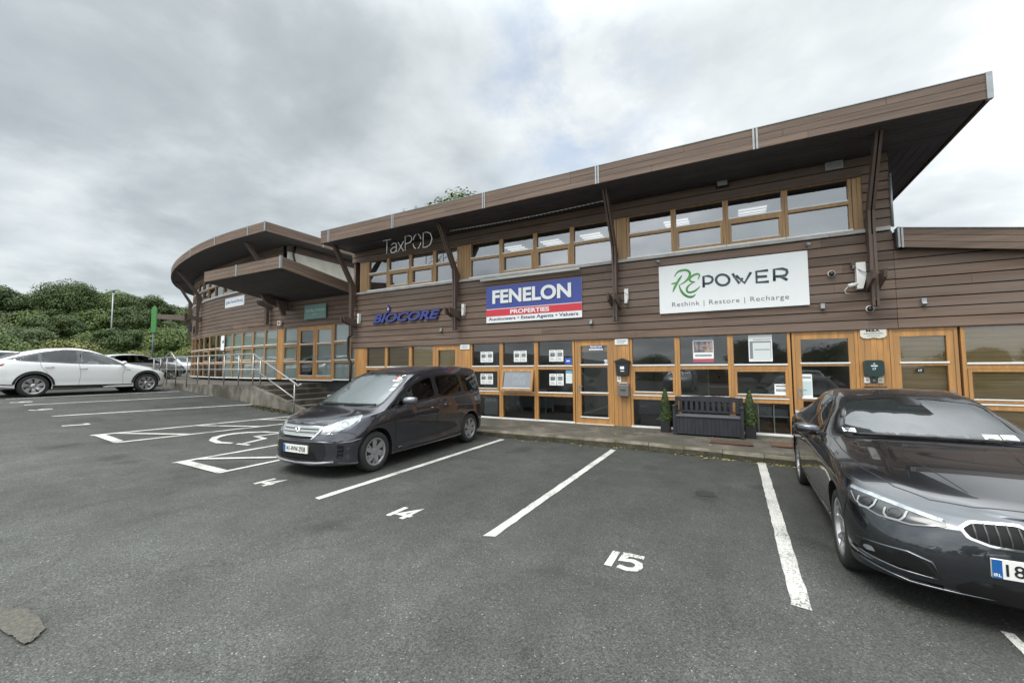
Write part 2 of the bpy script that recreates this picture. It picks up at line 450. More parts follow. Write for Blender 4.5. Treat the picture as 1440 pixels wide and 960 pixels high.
xs = [-400, -250, -160] + frange(-110, -26, 4) + frange(-25, 9, 0.5) + frange(11, 30, 2) + [60, 120, 400]
ys = [-400, -150, -60, -30] + frange(-20, 40, 4) + [60, 100, 200, 400]
g = MB()
nx = len(xs)
g.add([(x, y, gz(x)) for y in ys for x in xs], [(j * nx + i, j * nx + i + 1, (j + 1) * nx + i + 1, (j + 1) * nx + i) for j in range(len(ys) - 1) for i in range(nx - 1)], 0, True)
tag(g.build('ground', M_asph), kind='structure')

M_grass = mat('rough_grass', (0.055, 0.085, 0.028), 0.9, var=0.5, vscale=0.8, bump=0.8, bscale=8)
hb = MB(); hx = frange(-260, -44, 4.0); hy = frange(-60, 170, 6.0)
def hillz(x, y): return gz(x) + 0.06 + 0.15 * math.sin(x * 0.21 + y * 0.13)
hb.add([(x, y, hillz(x, y) if x < -46 else gz(x) - 0.2) for y in hy for x in hx], [(j * len(hx) + i, j * len(hx) + i + 1, (j + 1) * len(hx) + i + 1, (j + 1) * len(hx) + i) for j in range(len(hy) - 1) for i in range(len(hx) - 1)], 0, True)
tag(hb.build('hill', M_grass), kind='structure')

# painted markings: each sheet 4 mm over the tarmac
def marking(name, polys, label, cat, group=None, dz=0.004):
    b = MB()
    for i, poly in enumerate(polys):
        b.add([(x, y, gz(x) + dz + i * 0.00012) for x, y in poly], [tuple(range(len(poly)))])
    o = b.build(name, M_paint)
    return tag(o, label, cat, group)
def bar(x0, y0, x1, y1, w, seg=1):
    d = Vector((x1 - x0, y1 - y0)); n = Vector((-d.y, d.x)).normalized() * w / 2
    res = []
    for i in range(seg):
        a = Vector((x0, y0)) + d * i / seg; c = Vector((x0, y0)) + d * (i + 1) / seg
        res.append([tuple(a + n), tuple(a - n), tuple(c - n), tuple(c + n)])
    return res
random.seed(4)
def rough_bar(x0, y0, x1, y1, w):
    """painted line with slightly uneven edges and torn ends"""
    n = max(8, int(math.hypot(x1 - x0, y1 - y0) / 0.12)); d = Vector((x1 - x0, y1 - y0)); nn = Vector((-d.y, d.x)).normalized()
    res = []; pa = pb = None
    for i in range(n + 1):
        c = Vector((x0, y0)) + d * i / n
        j = 0.005
        a = c + nn * (w / 2 + random.uniform(-j, j)); b_ = c - nn * (w / 2 + random.uniform(-j, j))
        if i in (0, n):
            a += d.normalized() * random.uniform(-.04, .04); b_ += d.normalized() * random.uniform(-.04, .04)
        if pa is not None: res.append([tuple(pa), tuple(pb), tuple(b_), tuple(a)])
        pa, pb = a, b_
    return res
GB = 'white parking bay lines'
marking('bay_line', rough_bar(-4.58, 3.47, -4.59, 8.12, 0.105), 'white bay line beside the dark grey people carrier', 'bay line', GB)
marking('bay_line', rough_bar(-2.145, 3.50, -2.145, 8.18, 0.105), 'white bay line between the empty bays, between painted numbers 14 and 15', 'bay line', GB)
marking('bay_line', rough_bar(0.353, 3.55, 0.343, 8.40, 0.12), 'white bay line close beside the dark saloon car', 'bay line', GB)
marking('bay_line', rough_bar(-14.84, 3.72, -14.15, 8.15, 0.10), 'white bay line ending at the corner of the concrete terrace wall', 'bay line', GB)
marking('bay_line', rough_bar(-17.5, 3.85, -17.1, 8.4, 0.10), 'white bay line second nearest to the white electric car', 'bay line', GB)
marking('bay_line', rough_bar(-19.45, 3.9, -19.35, 8.3, 0.10), 'white bay line running right under the flank of the white electric car', 'bay line', GB)
def zone(xl, xr, y0, y1, xo=0.0):
    p = rough_bar(xl, y0, xl + xo, y1, 0.09) + rough_bar(xr, y0, xr + xo, y1, 0.09)
    p += [[(xl + .045, y0), (xr - .045, y0 - .01), (xr - .045, y0 + .16), (xl + .045, y0 + .17)]]
    for k in range(3):
        ya = y0 + 0.25 + k * 1.45
        p += [[(xl + .045 + xo * (ya - y0) / (y1 - y0), ya), (xl + .045 + xo * (ya + .12 - y0) / (y1 - y0), ya + .14),
               (xr - .045 + xo * (ya + .95 - y0) / (y1 - y0), ya + 1.02), (xr - .045 + xo * (ya + .85 - y0) / (y1 - y0), ya + .88)]]
    return p
marking('hatched_zone', zone(-8.2, -6.92, 3.5, 8.05), 'white hatched access strip partly hidden by the dark people carrier', 'road marking', 'hatched access strips')
marking('hatched_zone', zone(-11.83, -10.75, 3.57, 8.0, 0.45), 'white hatched access strip in open view left of the wheelchair symbol', 'road marking', 'hatched access strips')

def stroke_polys(pts, w):
    """mitred ribbon along pts -> quads sharing edges (no overlap)"""
    pts = [Vector(p) for p in pts]; L_ = []; n = len(pts)
    for i, p in enumerate(pts):
        d0 = (pts[i] - pts[i - 1]).normalized() if i > 0 else None
        d1 = (pts[i + 1] - pts[i]).normalized() if i < n - 1 else None
        d = (d0 + d1).normalized() if d0 and d1 else (d0 or d1)
        nn = Vector((-d.y, d.x))
        k = 1.0
        if d0 and d1: k = 1.0 / max(0.45, nn.dot(Vector((-d1.y, d1.x))))
        ww = w[i] if isinstance(w, (list, tuple)) else w
        L_.append((p + nn * ww / 2 * k, p - nn * ww / 2 * k))
    return [[tuple(L_[i][0]), tuple(L_[i][1]), tuple(L_[i + 1][1]), tuple(L_[i + 1][0])] for i in range(n - 1)]
ring = [(-9.2, 6.10), (-9.46, 6.04), (-9.75, 5.92), (-9.96, 5.67), (-10.05, 5.42), (-10.03, 5.2), (-9.9, 4.95), (-9.63, 4.76), (-9.3, 4.72), (-9.05, 4.84)]
stick = [(-9.3, 6.75), (-9.38, 5.5), (-9.0, 5.47), (-8.85, 4.95)]
marking('wheelchair_symbol', stroke_polys(ring, [.08, .1, .12, .13, .14, .14, .14, .13, .12, .1]) + stroke_polys(stick, .09) + stroke_polys([(-8.92, 4.86), (-8.62, 4.93)], .09)
        + [[(-9.3 + .14 * math.cos(a * math.pi / 6), 7.0 + .16 * math.sin(a * math.pi / 6)) for a in range(12)]],
        'white painted wheelchair symbol in the accessible bay', 'road marking')

def arc(cx_, cy_, rx_, ry_, a0, a1, n=10):
    return [(cx_ + rx_ * math.cos(rad(a0 + (a1 - a0) * i / n)), cy_ + ry_ * math.sin(rad(a0 + (a1 - a0) * i / n))) for i in range(n + 1)]
# digits in a 0.3 x 1 box, y up
DIG = {
 '1': [[(.15, 0), (.15, 1)]],
 '4': [[(.36, 0), (.36, 1.0), (.02, .34), (.52, .34)]],
 '5': [[(.50, .95), (.06, .95), (.05, .56), (.28, .62), (.44, .52), (.48, .33), (.42, .14), (.25, .05), (.02, .12)]],
 '6': [[(.45, .95), (.2, .85), (.06, .55), (.06, .25), (.22, .05), (.42, .12), (.46, .32), (.32, .5), (.1, .42)]],
 '7': [[(.02, .95), (.42, .95), (.16, 0)]],
 '9': [[(.08, .02), (.36, .2), (.45, .6), (.38, .9), (.2, .96), (.06, .8), (.06, .62), (.2, .48), (.42, .6)]],
}
def number(txt, x, y, label, h=0.30, w=0.062):
    polys = []; ox = x; K = 0.56
    for ch in txt:
        for st in DIG[ch]:
            polys += stroke_polys([(ox + px_ * 0.62 * K, y + py_ * h) for px_, py_ in st], w)
        ox += (0.215 if ch == '1' else 0.42) * K
    marking('bay_number', polys, label, 'bay number', 'painted bay numbers')
number('14', -5.94, 3.45, 'painted number 14 on the tarmac in front of the people carrier')
number('14', -3.45, 3.44, 'painted number 14 in front of the first empty bay beside the people carrier')
number('15', -1.04, 3.50, 'painted number 15 in front of the empty bay beside the dark saloon')
number('16', 1.42, 3.62, 'painted number in front of the dark saloon at the photo edge')
number('7', -13.35, 3.5, 'painted number in front of the bay left of the hatched strip', 0.42, 0.08)
number('9', -16.3, 3.65, 'painted number between the two bay lines nearest the white electric car', 0.42, 0.08)
number('9', -18.4, 3.75, 'painted number in front of the white electric car', 0.42, 0.08)

# patches and stains on the tarmac
M_patch = mat('worn_patch', (0.090, 0.084, 0.070), 0.9, var=0.45, vscale=40, bump=0.6, bscale=120)
def blob(cx_, cy_, rx_, ry_, jit, n=22, seed=1):
    random.seed(seed)
    return [(cx_ + rx_ * math.cos(2 * math.pi * i / n) * random.uniform(1 - jit, 1 + jit), cy_ + ry_ * math.sin(2 * math.pi * i / n) * random.uniform(1 - jit, 1 + jit)) for i in range(n)]
random.seed(9); _o = [(-4.95, .90), (-4.37, .935), (-4.23, 1.0), (-3.98, 1.008), (-3.80, .985), (-3.70, .90), (-3.72, .872), (-3.86, .868), (-4.05, .852), (-4.40, .80), (-4.95, .76)]; p = []
for a, c in zip(_o, _o[1:] + _o[:1]):
    for k in range(6): p.append((a[0] + (c[0] - a[0]) * k / 6 + random.uniform(-.012, .012), a[1] + (c[1] - a[1]) * k / 6 + random.uniform(-.005, .005)))
b = MB(); b.add([(x, y, 0.004) for x, y in p], [tuple(range(len(p)))])
tag(b.build('ground_patch', M_patch), kind='structure')
M_spot = mat('oil_spot', (0.020, 0.019, 0.017), 0.6, var=0.3, vscale=20)
b = MB(); p = blob(-0.40, 6.05, 0.13, 0.13, 0.28, 22, 8); b.add([(x, y, gz(x) + .004) for x, y in p], [tuple(range(len(p)))])
tag(b.build('ground_stain', M_spot), kind='structure')

# ------------------------------------------------------------------ footpath with kerb in front of the offices
M_conc = mat('old_concrete', (0.102, 0.089, 0.073), 0.9, var=0.60, vscale=3.2, bump=0.5, bscale=50, hue2=(0.062, 0.058, 0.044))
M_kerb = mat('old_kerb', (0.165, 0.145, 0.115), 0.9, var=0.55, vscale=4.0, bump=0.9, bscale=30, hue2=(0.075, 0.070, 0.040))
def edge_y(x): return 8.50 - .018 * max(0.0, -2.0 - x) * 3
def path_z(x, y):
    e = gz(x) + .125; w = max(.13, gz(x) + .11)
    return e + (w - e) * min(1, max(0, (y - edge_y(x)) / (YF_ - edge_y(x))))
YF_ = 10.40
b = MB(); random.seed(2)
pth = frange(-11.3, 9.5, 0.65); edge = [edge_y(x) + random.uniform(-.02, .02) for x in pth]
for (xa, ya), (xb, yb) in zip(zip(pth, edge), zip(pth[1:], edge[1:])):
    for k in range(4):
        a0, a1 = ya + .15 + (10.46 - ya - .15) * k / 4, ya + .15 + (10.46 - ya - .15) * (k + 1) / 4; b0, b1 = yb + .15 + (10.46 - yb - .15) * k / 4, yb + .15 + (10.46 - yb - .15) * (k + 1) / 4
        b.add([(xa, a0, path_z(xa, a0)), (xb, b0, path_z(xb, b0)), (xb, b1, path_z(xb, b1)), (xa, a1, path_z(xa, a1))], [(0, 1, 2, 3)])
tag(b.build('footpath', M_conc), kind='structure')
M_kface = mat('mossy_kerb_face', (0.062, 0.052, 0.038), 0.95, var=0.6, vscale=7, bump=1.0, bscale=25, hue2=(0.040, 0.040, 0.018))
b = MB()
for (xa, ya), (xb, yb) in zip(zip(pth, edge), zip(pth[1:], edge[1:])):
    za, zb = path_z(xa, ya), path_z(xb, yb); h = random.uniform(-.008, .008); xb2 = xb - .008
    r_ = [random.uniform(-.012, .012) for _ in range(4)]
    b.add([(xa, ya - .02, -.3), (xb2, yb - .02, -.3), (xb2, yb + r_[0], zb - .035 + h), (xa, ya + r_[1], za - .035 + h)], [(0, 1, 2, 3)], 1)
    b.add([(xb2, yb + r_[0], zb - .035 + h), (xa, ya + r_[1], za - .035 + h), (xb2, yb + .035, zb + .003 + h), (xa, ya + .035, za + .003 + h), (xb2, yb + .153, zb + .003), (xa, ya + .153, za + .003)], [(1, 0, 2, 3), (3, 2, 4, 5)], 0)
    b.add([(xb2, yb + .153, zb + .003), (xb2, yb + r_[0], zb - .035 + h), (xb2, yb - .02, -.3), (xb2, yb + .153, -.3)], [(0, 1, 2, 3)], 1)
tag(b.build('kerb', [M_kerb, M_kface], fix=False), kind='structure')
# ================================================================== main office building
YF = 10.40
B = thing('office_building', 'two-storey brown timber-clad office building with flat overhanging roof and orange timber windows', 'building', (0, 0, 0))

def boards(b, x0, x1, z0, z1, mod, yb, lap=0.03, seed=1, seg=(2.6, 4.8), clip=None):
    """horizontal shiplap boards, joints staggered; front foot of each board proud"""
    random.seed(seed); n = max(1, round((z1 - z0) / mod)); m = (z1 - z0) / n
    for i in range(n):
        za, zb = z0 + i * m, z0 + (i + 1) * m - 0.018
        xe = x1 if clip is None else min(x1, clip(zb))
        x = x0 - random.uniform(0, 2.0)
        while x < xe:
            x2 = x + random.uniform(*seg); a, c = max(x, x0), min(x2, xe)
            if c - a > 0.02:
                j = random.uniform(-.003, .003)
                b.add([(a, yb - lap + j, za), (c - .003, yb - lap + j, za), (c - .003, yb, za), (a, yb, za), (a, yb - lap * .55 + j, zb), (c - .003, yb - lap * .55 + j, zb), (c - .003, yb, zb), (a, yb, zb)],
                      [(0, 3, 2, 1), (4, 5, 6, 7), (0, 1, 5, 4), (1, 2, 6, 5), (2, 3, 7, 6), (3, 0, 4, 7)])
            x = x2
def ext_roof(x): return 4.17 - (x - 2.77) * 0.165      # top of the side wing's sloping fascia
b = MB()
boards(b, -12.12, 2.75, 2.30, 4.19, 0.189, YF, seed=3)
boards(b, 2.753, 9.4, 2.30, 4.19, 0.189, YF, seed=4, clip=lambda z: 2.77 + (4.17 - 0.18 - z) / 0.165)
boards(b, -12.12, 2.75, 5.38, 5.75, 0.185, YF, seed=5)
boards(b, 2.33, 2.75, 4.27, 5.376, 0.185, YF, seed=6)
b.build('cladding', M_clad, B)
b = MB()
b.box(-12.12, 2.75, YF + .002, YF + .05, 2.32, 4.18).box(-12.12, 2.75, YF + .002, YF + .05, 5.40, 5.74).box(2.34, 2.75, YF + .002, YF + .05, 4.28, 5.38)
b.prism([(2.755, 2.32), (9.4, 2.32), (9.4, 2.95), (2.755, 4.05)], YF + .002, YF + .05, 'y')
b.build('wall_backing', M_back, B)
# end walls, rear wall, floors: the shell
b = MB()
b.box(2.70, 2.75, YF + .06, 18, 4.1, 5.74); b.box(-12.12, -12.04, YF + .06, 18, 2.3, 5.74)
b.box(-12.12, 2.69, 15.0, 15.1, 0, 5.74); b.box(2.76, 9.4, 15.0, 15.1, 0, 2.95)
b.build('side_wall', M_clad, B)
b = MB()
b.box(-12.04, 9.4, YF + .12, 15.0, 0.02, 0.13, 1); b.box(-12.04, 2.7, YF + .06, 15.0, 2.60, 4.12, 0); b.box(2.7, 9.4, YF + .06, 15.0, 2.60, 2.72, 0); b.box(-12.04, 2.7, YF + .12, 15, 5.55, 5.70, 0)
for x in (-7.2, -2.48, 2.36): b.box(x - .05, x + .05, YF + .12, 15, .14, 2.59, 0)
for x in (-7.2, -2.48): b.box(x - .05, x + .05, YF + .12, 15, 4.13, 5.54, 0)
b.box(-12.0, 2.6, 14.9, 14.98, .14, 5.5, 0); b.box(2.8, 9.3, 14.9, 14.98, .14, 2.59, 0)
b.build('interior_shell', [M_roomwall, M_carpet], B)

class Pieces:
    """collects pieces and links every one as an object of its own"""
    def __init__(self): self.l = []
    def box(self, *a): m = MB(); m.box(*a); self.l.append(m)
    def add(self, *a): m = MB(); m.add(*a); self.l.append(m)
    @property
    def v(self): return self.l
    def build(self, name, mats, parent, fix=True): return [m.build(name, mats, parent, fix=fix) for m in self.l]

M_fill_panel = mat('ceiling_light_or_fill', (1.0, .97, .90), .5, emit=.75)  # made-up glow panels, added to brighten the ground-floor rooms
def ceiling_light_or_fill(x, y, z, w=1.15, d=.28, parent=B):
    b = MB(); b.box(x, x + w, y, y + d, z - .03, z - .005, 0)
    return b.build('ceiling_light_or_fill', M_fill_panel, parent)
for x in (-6.4, -4.6, -1.9, -.2): ceiling_light_or_fill(x, 11.6, 2.59); ceiling_light_or_fill(x, 13.2, 2.59)
ceiling_light_or_fill(1.2, 12.0, 2.59, .8)
M_panel2 = mat('dim_ceiling_light', (1.0, .97, .92), .5, emit=.42)
for x in (-6.6, -5.3, -4.0, -1.6, .2, -10.6):
    for k in range(4):
        q = MB(); q.box(x, x + .62, 11.8 + k * .22, 11.87 + k * .22, 5.51, 5.535); q.build('ceiling_light_or_fill', M_panel2, B)


def window(w, rows, parent, loc, rz=0.0, sash=(), st=0.055, glass=M_glass, open_row=None, name='window', drips=True, base_drip=True, seed=0):
    """timber window in local XZ, x 0..w; rows: list of (z0,z1) openings bottom->top; sash: rows with a thicker opening frame"""
    f = MB(); gl = Pieces(); dr = Pieces(); zt, zb = rows[-1][1], rows[0][0]
    f.box(0, st, -.02, .09, zb, zt + .045); f.box(w - st, w, -.02, .09, zb, zt + .045)
    f.box(st, w - st, -.018, .09, zt, zt + .045)
    opened = None
    for i, (z0, z1) in enumerate(rows):
        if i + 1 < len(rows):
            zn = rows[i + 1][0]
            f.box(st, w - st, -.016, .09, z1, zn - .034 if drips else zn)
            if drips and (i + 1) not in sash: dr.box(st + .002, w - st - .002, -.034, .06, zn - .032, zn)
            elif drips: dr.box(st + .002, w - st - .002, -.030, .02, zn - .032, zn - .006)
        if i == 0 and base_drip:
            dr.box(.004, w - .004, -.05, .06, z0 - .045, z0 - .002)
        a, c = st, w - st
        if i in sash:
            if open_row == i:
                opened = (a, c, z0, z1)
                continue
            t = .055
            f.box(a + .004, a + t, -.036, .05, z0 + .004, z1 - .004); f.box(c - t, c - .004, -.036, .05, z0 + .004, z1 - .004)
            f.box(a + t, c - t, -.034, .05, z0 + .004, z0 + t); f.box(a + t, c - t, -.034, .05, z1 - t, z1 - .004)
            dr.box(a + t, c - t, -.044, .0, z0 + t, z0 + t + .018)
            a += t; c -= t; z0 += t; z1 -= t
        gl.add([(a - .004, .035, z0 - .004), (c + .004, .035, z0 - .004), (c + .004, .035, z1 + .004), (a - .004, .035, z1 + .004)], [(0, 1, 2, 3)])
    o = f.build(name, M_timber2 if parent is not B else M_timber_up if rows[0][0] > 3 else M_timber, parent, loc, (0, 0, rz))
    if gl.v: gl.build('pane', glass, o, fix=False)
    if dr.v: dr.build('drip_bar', M_drip, o)
    if opened:
        a, c, z0, z1 = opened; t = .06; h = z1 - z0
        q = MB(); q.box(a, a + t, -.03, .03, -h, 0); q.box(c - t, c, -.03, .03, -h, 0); q.box(a + t, c - t, -.03, .03, -h, -h + t); q.box(a + t, c - t, -.03, .03, -t, 0)
        so_ = q.build('opening_sash', M_timber, o, (0, -.03, z1), (rad(-13), 0, 0))
        q = MB(); q.add([(a + t, 0, -h + t), (c - t, 0, -h + t), (c - t, 0, -t), (a + t, 0, -t)], [(0, 1, 2, 3)]); q.build('pane', M_glass_tilt, o, (0, -.03, z1), (rad(-13), 0, 0), fix=False)
        q = MB(); q.box(a + t, c - t, -.045, 0, -h + t, -h + t + .018); q.build('drip_bar', M_drip, o, (0, -.03, z1), (rad(-13), 0, 0))
    return o

G_ROWS = [(.165, .80), (.92, 1.525), (1.64, 2.30)]
def gwin(x0, x1, sash=(), rows=G_ROWS, open_row=None, glass=M_glass): return window(x1 - x0, rows, B, (x0, YF + .03, 0), 0, sash, glass=glass, open_row=open_row)
# ground floor, left office (blinds down)
gwin(-11.42, -10.44, rows=[(.165, .80), (.92, 1.525), (1.64, 2.30)]); gwin(-10.435, -9.37); gwin(-9.365, -8.38)
# middle office
gwin(-7.0, -5.945, sash=(1,)); gwin(-5.94, -4.835, sash=(1,), open_row=1); gwin(-4.83, -3.72)
# right office
gwin(-2.28, -1.19, sash=(1,)); gwin(-1.185, -.085); gwin(-.08, 1.03, sash=(1,))
gwin(3.60, 4.78, sash=(1,)); gwin(4.785, 5.95); gwin(5.955, 7.1, sash=(1,)); gwin(7.105, 8.2)

def door(x0, x1, parent, y, z0=.13, zt=2.30, rails=(.87, 1.585), glass=M_glass, hinge='r', loc=None, rz=0.0):
    w = x1 - x0; f = MB(); h = MB(); gl = Pieces(); dr = Pieces()
    f.box(0, .05, -.02, .09, z0, zt); f.box(w - .05, w, -.02, .09, z0, zt); f.box(.05, w - .05, -.018, .09, zt - .06, zt)
    a, c = .054, w - .054; top = zt - .064; st = .095
    f.box(a, a + st, -.012, .05, z0 + .012, top); f.box(c - st, c, -.012, .05, z0 + .012, top)
    f.box(a + st, c - st, -.011, .05, z0 + .012, z0 + .16); f.box(a + st, c - st, -.011, .05, top - .10, top)
    zs = [z0 + .16] + [q for r_ in rails for q in (r_, r_ + .075)] + [top - .10]
    for r_ in rails:
        f.box(a + st, c - st, -.010, .05, r_, r_ + .045); dr.box(a + st - .02, c - st + .02, -.03, .045, r_ + .046, r_ + .075)
    dr.box(a + st - .02, c - st + .02, -.03, .045, z0 + .161, z0 + .185)
    dr.box(0.002, w - .002, -.06, .09, z0 - .03, z0 + .010)
    for k in range(0, len(zs), 2): gl.add([(a + st, .03, zs[k]), (c - st, .03, zs[k]), (c - st, .03, zs[k + 1]), (a + st, .03, zs[k + 1])], [(0, 1, 2, 3)])
    o = f.build('door', M_timber if parent is B or glass is M_glass else M_timber, parent, loc or (x0, y, 0), (0, 0, rz))
    gl.build('pane', glass, o, fix=False); dr.build('drip_bar', M_drip, o)
    xh = a + st / 2 if hinge == 'r' else c - st / 2
    h.box(xh - .02, xh + .02, -.022, -.011, z0 + .80, z0 + 1.02); s_ = 1 if hinge == 'r' else -1
    h.tube([(xh, -.02, z0 + .97), (xh, -.06, z0 + .97), (xh + s_ * .11, -.06, z0 + .965)], .009, 8)
    h.build('handle', M_metal, o)
    return o
door(-8.375, -7.42, B, YF + .03, rails=(.87, 1.56)); door(-3.70, -2.70, B, YF + .03); door(1.06, 2.14, B, YF + .03); door(2.62, 3.56, B, YF + .03, hinge='l')

def panel(x0, x1, z0, z1, name='timber_panel', n=None, parent=B, y=YF, loc=None, rz=0.0):
    b = MB(); n = n or max(2, round((x1 - x0) / .10)); w = (x1 - x0) / n
    for i in range(n):
        b.box(i * w + .003, (i + 1) * w - .003, -.012, .05, z0, z1)
    b.box(0, x1 - x0, .0, .055, z0 + .004, z1 - .004)
    return b.build(name, M_timber_up if z0 > 3 else M_timber, parent, loc or (x0, y + .02, 0), (0, 0, rz))
panel(-11.96, -11.43, .13, 2.30); panel(-7.415, -7.01, .13, 2.30); panel(-2.695, -2.29, .13, 2.30); panel(2.145, 2.615, .13, 2.30)
# upper floor
U_ROWS = [(4.315, 4.83), (4.92, 5.335)]
def uwin(x0, x1, sash=()): return window(x1 - x0, U_ROWS, B, (x0, YF + .03, 0), 0, sash, glass=M_glass_up)
for x0, x1, s_ in ((-11.36, -10.41, ()), (-10.405, -9.41, (0,)), (-9.405, -8.39, (0,)), (-8.385, -7.45, ()),
                   (-7.04, -5.94, ()), (-5.935, -4.84, (0,)), (-4.835, -3.75, (0,)), (-3.745, -2.56, ()),
                   (-2.29, -1.195, ()), (-1.19, -.085, (0,)), (-.08, 1.04, (0,)), (1.045, 2.17, ())):
    uwin(x0, x1, s_)
panel(-11.75, -11.37, 4.27, 5.38); panel(-7.44, -7.05, 4.27, 5.38); panel(-2.55, -2.30, 4.27, 5.38); panel(2.18, 2.335, 4.27, 5.38)
# window sill band: separate lengths of cut stone
b = MB(); random.seed(8); x = -11.95
while x < 2.72:
    x2 = min(x + random.uniform(1.4, 2.3), 2.72); b.box(x, x2 - .006, YF - .07, YF + .03, 4.195, 4.268 - random.uniform(0, .004)); x = x2
b.build('sill_band', M_sill, B)
b = MB(); b.box(-11.75, 2.33, YF - .055, YF - .034, 5.345, 5.44); b.box(-12.1, 9.4, YF - .02, YF + .04, 2.284, 2.298)
b.build('window_head', M_strut, B)

# roof: deck, boarded fascia, soffit, metal joint covers
XL, XR, YE, ZS, ZT = -12.02, 3.64, 9.0, 5.745, 6.125
b = MB(); b.box(XL + .03, XR - .03, YE + .03, 19, ZS + .03, ZT - .02); b.build('roof', M_metal, B)
def fboards(b, x0, x1, y, z0, z1, n=3, seed=1):
    random.seed(seed); h = (z1 - z0) / n
    for i in range(n):
        x = x0
        while x < x1:
            x2 = min(x + random.uniform(2.4, 4.2), x1)
            if x1 - x2 < .4: x2 = x1
            j = random.uniform(-.003, .003); b.box(x, x2 - .004, y - .022 + j, y + .012, z0 + i * h, z0 + (i + 1) * h - .007); x = x2
b = MB(); fboards(b, XL, XR, YE, ZS - .02, ZT, 3, 11)
b.box(XR - .012, XR + .018, YE + .013, 19, ZS - .02, ZT); b.box(XL - .018, XL + .012, YE + .013, 19, ZS - .02, ZT)
fa = b.build('fascia', M_fascia, B)
b = Pieces()
for x in (-11.63, -8.81, -5.63, -2.61, .48):
    b.box(x - .045, x - .012, YE - .036, YE - .02, ZS - .03, ZT + .012); b.box(x + .012, x + .045, YE - .036, YE - .02, ZS - .03, ZT + .012)
b.box(XR - .05, XR + .022, YE - .036, YE + .04, ZS - .03, ZT + .014)
b.box(XL - .01, XR + .02, YE - .03, YE + .10, ZT + .001, ZT + .016)
b.build('fascia_trim', M_metal, B)
b = MB(); random.seed(5); y = YE + .03
while y < YF - .02:
    x = XL + .03
    while x < XR - .05:
        x2 = min(x + random.uniform(3, 5), XR - .05)
        b.box(x, x2 - .004, y, min(y + .145, YF - .012), ZS - random.uniform(0, .004), ZS + .02); x = x2
    y += .152
x = 2.78
while x < XR - .08:
    b.box(x, min(x + .145, XR - .05), YF + .0, 18.9, ZS, ZS + .02); x += .152
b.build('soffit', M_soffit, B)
# bent timber fins that prop the overhang, each with a bracket
def fin(x, parent=B, yw=YF, zoff=0.0, over=1.05, rz=0.0, loc=None, low=2.72, t=.055):
    b = MB()
    poly = [(-.28, low), (-.15, low), (-.15, 3.6), (-.035, 4.20), (-.04, 4.42), (-over + .16, ZS - .002), (-over, ZS - .002), (-.31, 4.55), (-.28, 4.2)]
    b.prism(poly, -t, -.012, 'x'); b.prism(poly, .012, t, 'x')
    b.box(-.012, .012, -.26, -.17, low + .1, 4.1)
    o = b.build('roof_strut', M_strut, parent, loc or (x, yw, zoff), (0, 0, rz))
    q = MB(); q.prism([(-.62, 3.36), (-.58, 3.20), (-.05, 3.02), (-.05, 3.30)], .058, .105, 'x'); q.prism([(-.62, 3.36), (-.58, 3.20), (-.05, 3.02), (-.05, 3.30)], -.105, -.058, 'x')
    q.build('bracket', M_strut, o)
    return o
FX = (-11.9, -7.42, -2.56, 2.39)
for x in FX: fin(x)
# single-storey wing on the right: sloping fascia
b = MB(); xs_ = 2.77
for k in range(3):
    h = .36 / 3
    for xa, xb in ((2.80, 5.2), (5.204, 9.6)):
        za, zb = ext_roof(xa) - .36 + k * h, ext_roof(xb) - .36 + k * h
        b.add([(xa, 10.19, za), (xb, 10.19, zb), (xb, 10.24, zb), (xa, 10.24, za), (xa, 10.19, za + h - .007), (xb, 10.19, zb + h - .007), (xb, 10.24, zb + h - .007), (xa, 10.24, za + h - .007)],
              [(0, 3, 2, 1), (4, 5, 6, 7), (0, 1, 5, 4), (1, 2, 6, 5), (2, 3, 7, 6), (3, 0, 4, 7)])
b.build('wing_fascia', M_fascia, B)
b = MB(); b.prism([(2.76, ext_roof(2.76) - .03), (9.6, ext_roof(9.6) - .03), (9.6, ext_roof(9.6) - .34), (2.76, ext_roof(2.76) - .34)], 10.245, 19, 'y')
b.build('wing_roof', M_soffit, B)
b = MB(); b.box(2.77, 2.80, 10.17, 10.26, ext_roof(2.77) - .37, ext_roof(2.77) + .012); b.box(2.82, 2.85, 10.175, 10.20, ext_roof(2.83) - .37, ext_roof(2.83) + .012)
b.add([(2.77, 10.17, ext_roof(2.77) + .002), (9.6, 10.17, ext_roof(9.6) + .002), (9.6, 10.4, ext_roof(9.6) + .002), (2.77, 10.4, ext_roof(2.77) + .002), (2.77, 10.17, ext_roof(2.77) + .016), (9.6, 10.17, ext_roof(9.6) + .016), (9.6, 10.4, ext_roof(9.6) + .016), (2.77, 10.4, ext_roof(2.77) + .016)], [(0, 3, 2, 1), (4, 5, 6, 7), (0, 1, 5, 4), (1, 2, 6, 5), (2, 3, 7, 6), (3, 0, 4, 7)])
b.build('wing_trim', M_metal, B)
b = MB(); b.tube([(2.76, 10.37, 4.25), (2.76, 10.37, 5.3)], .022, 8); b.build('cable_duct', M_metal, B)
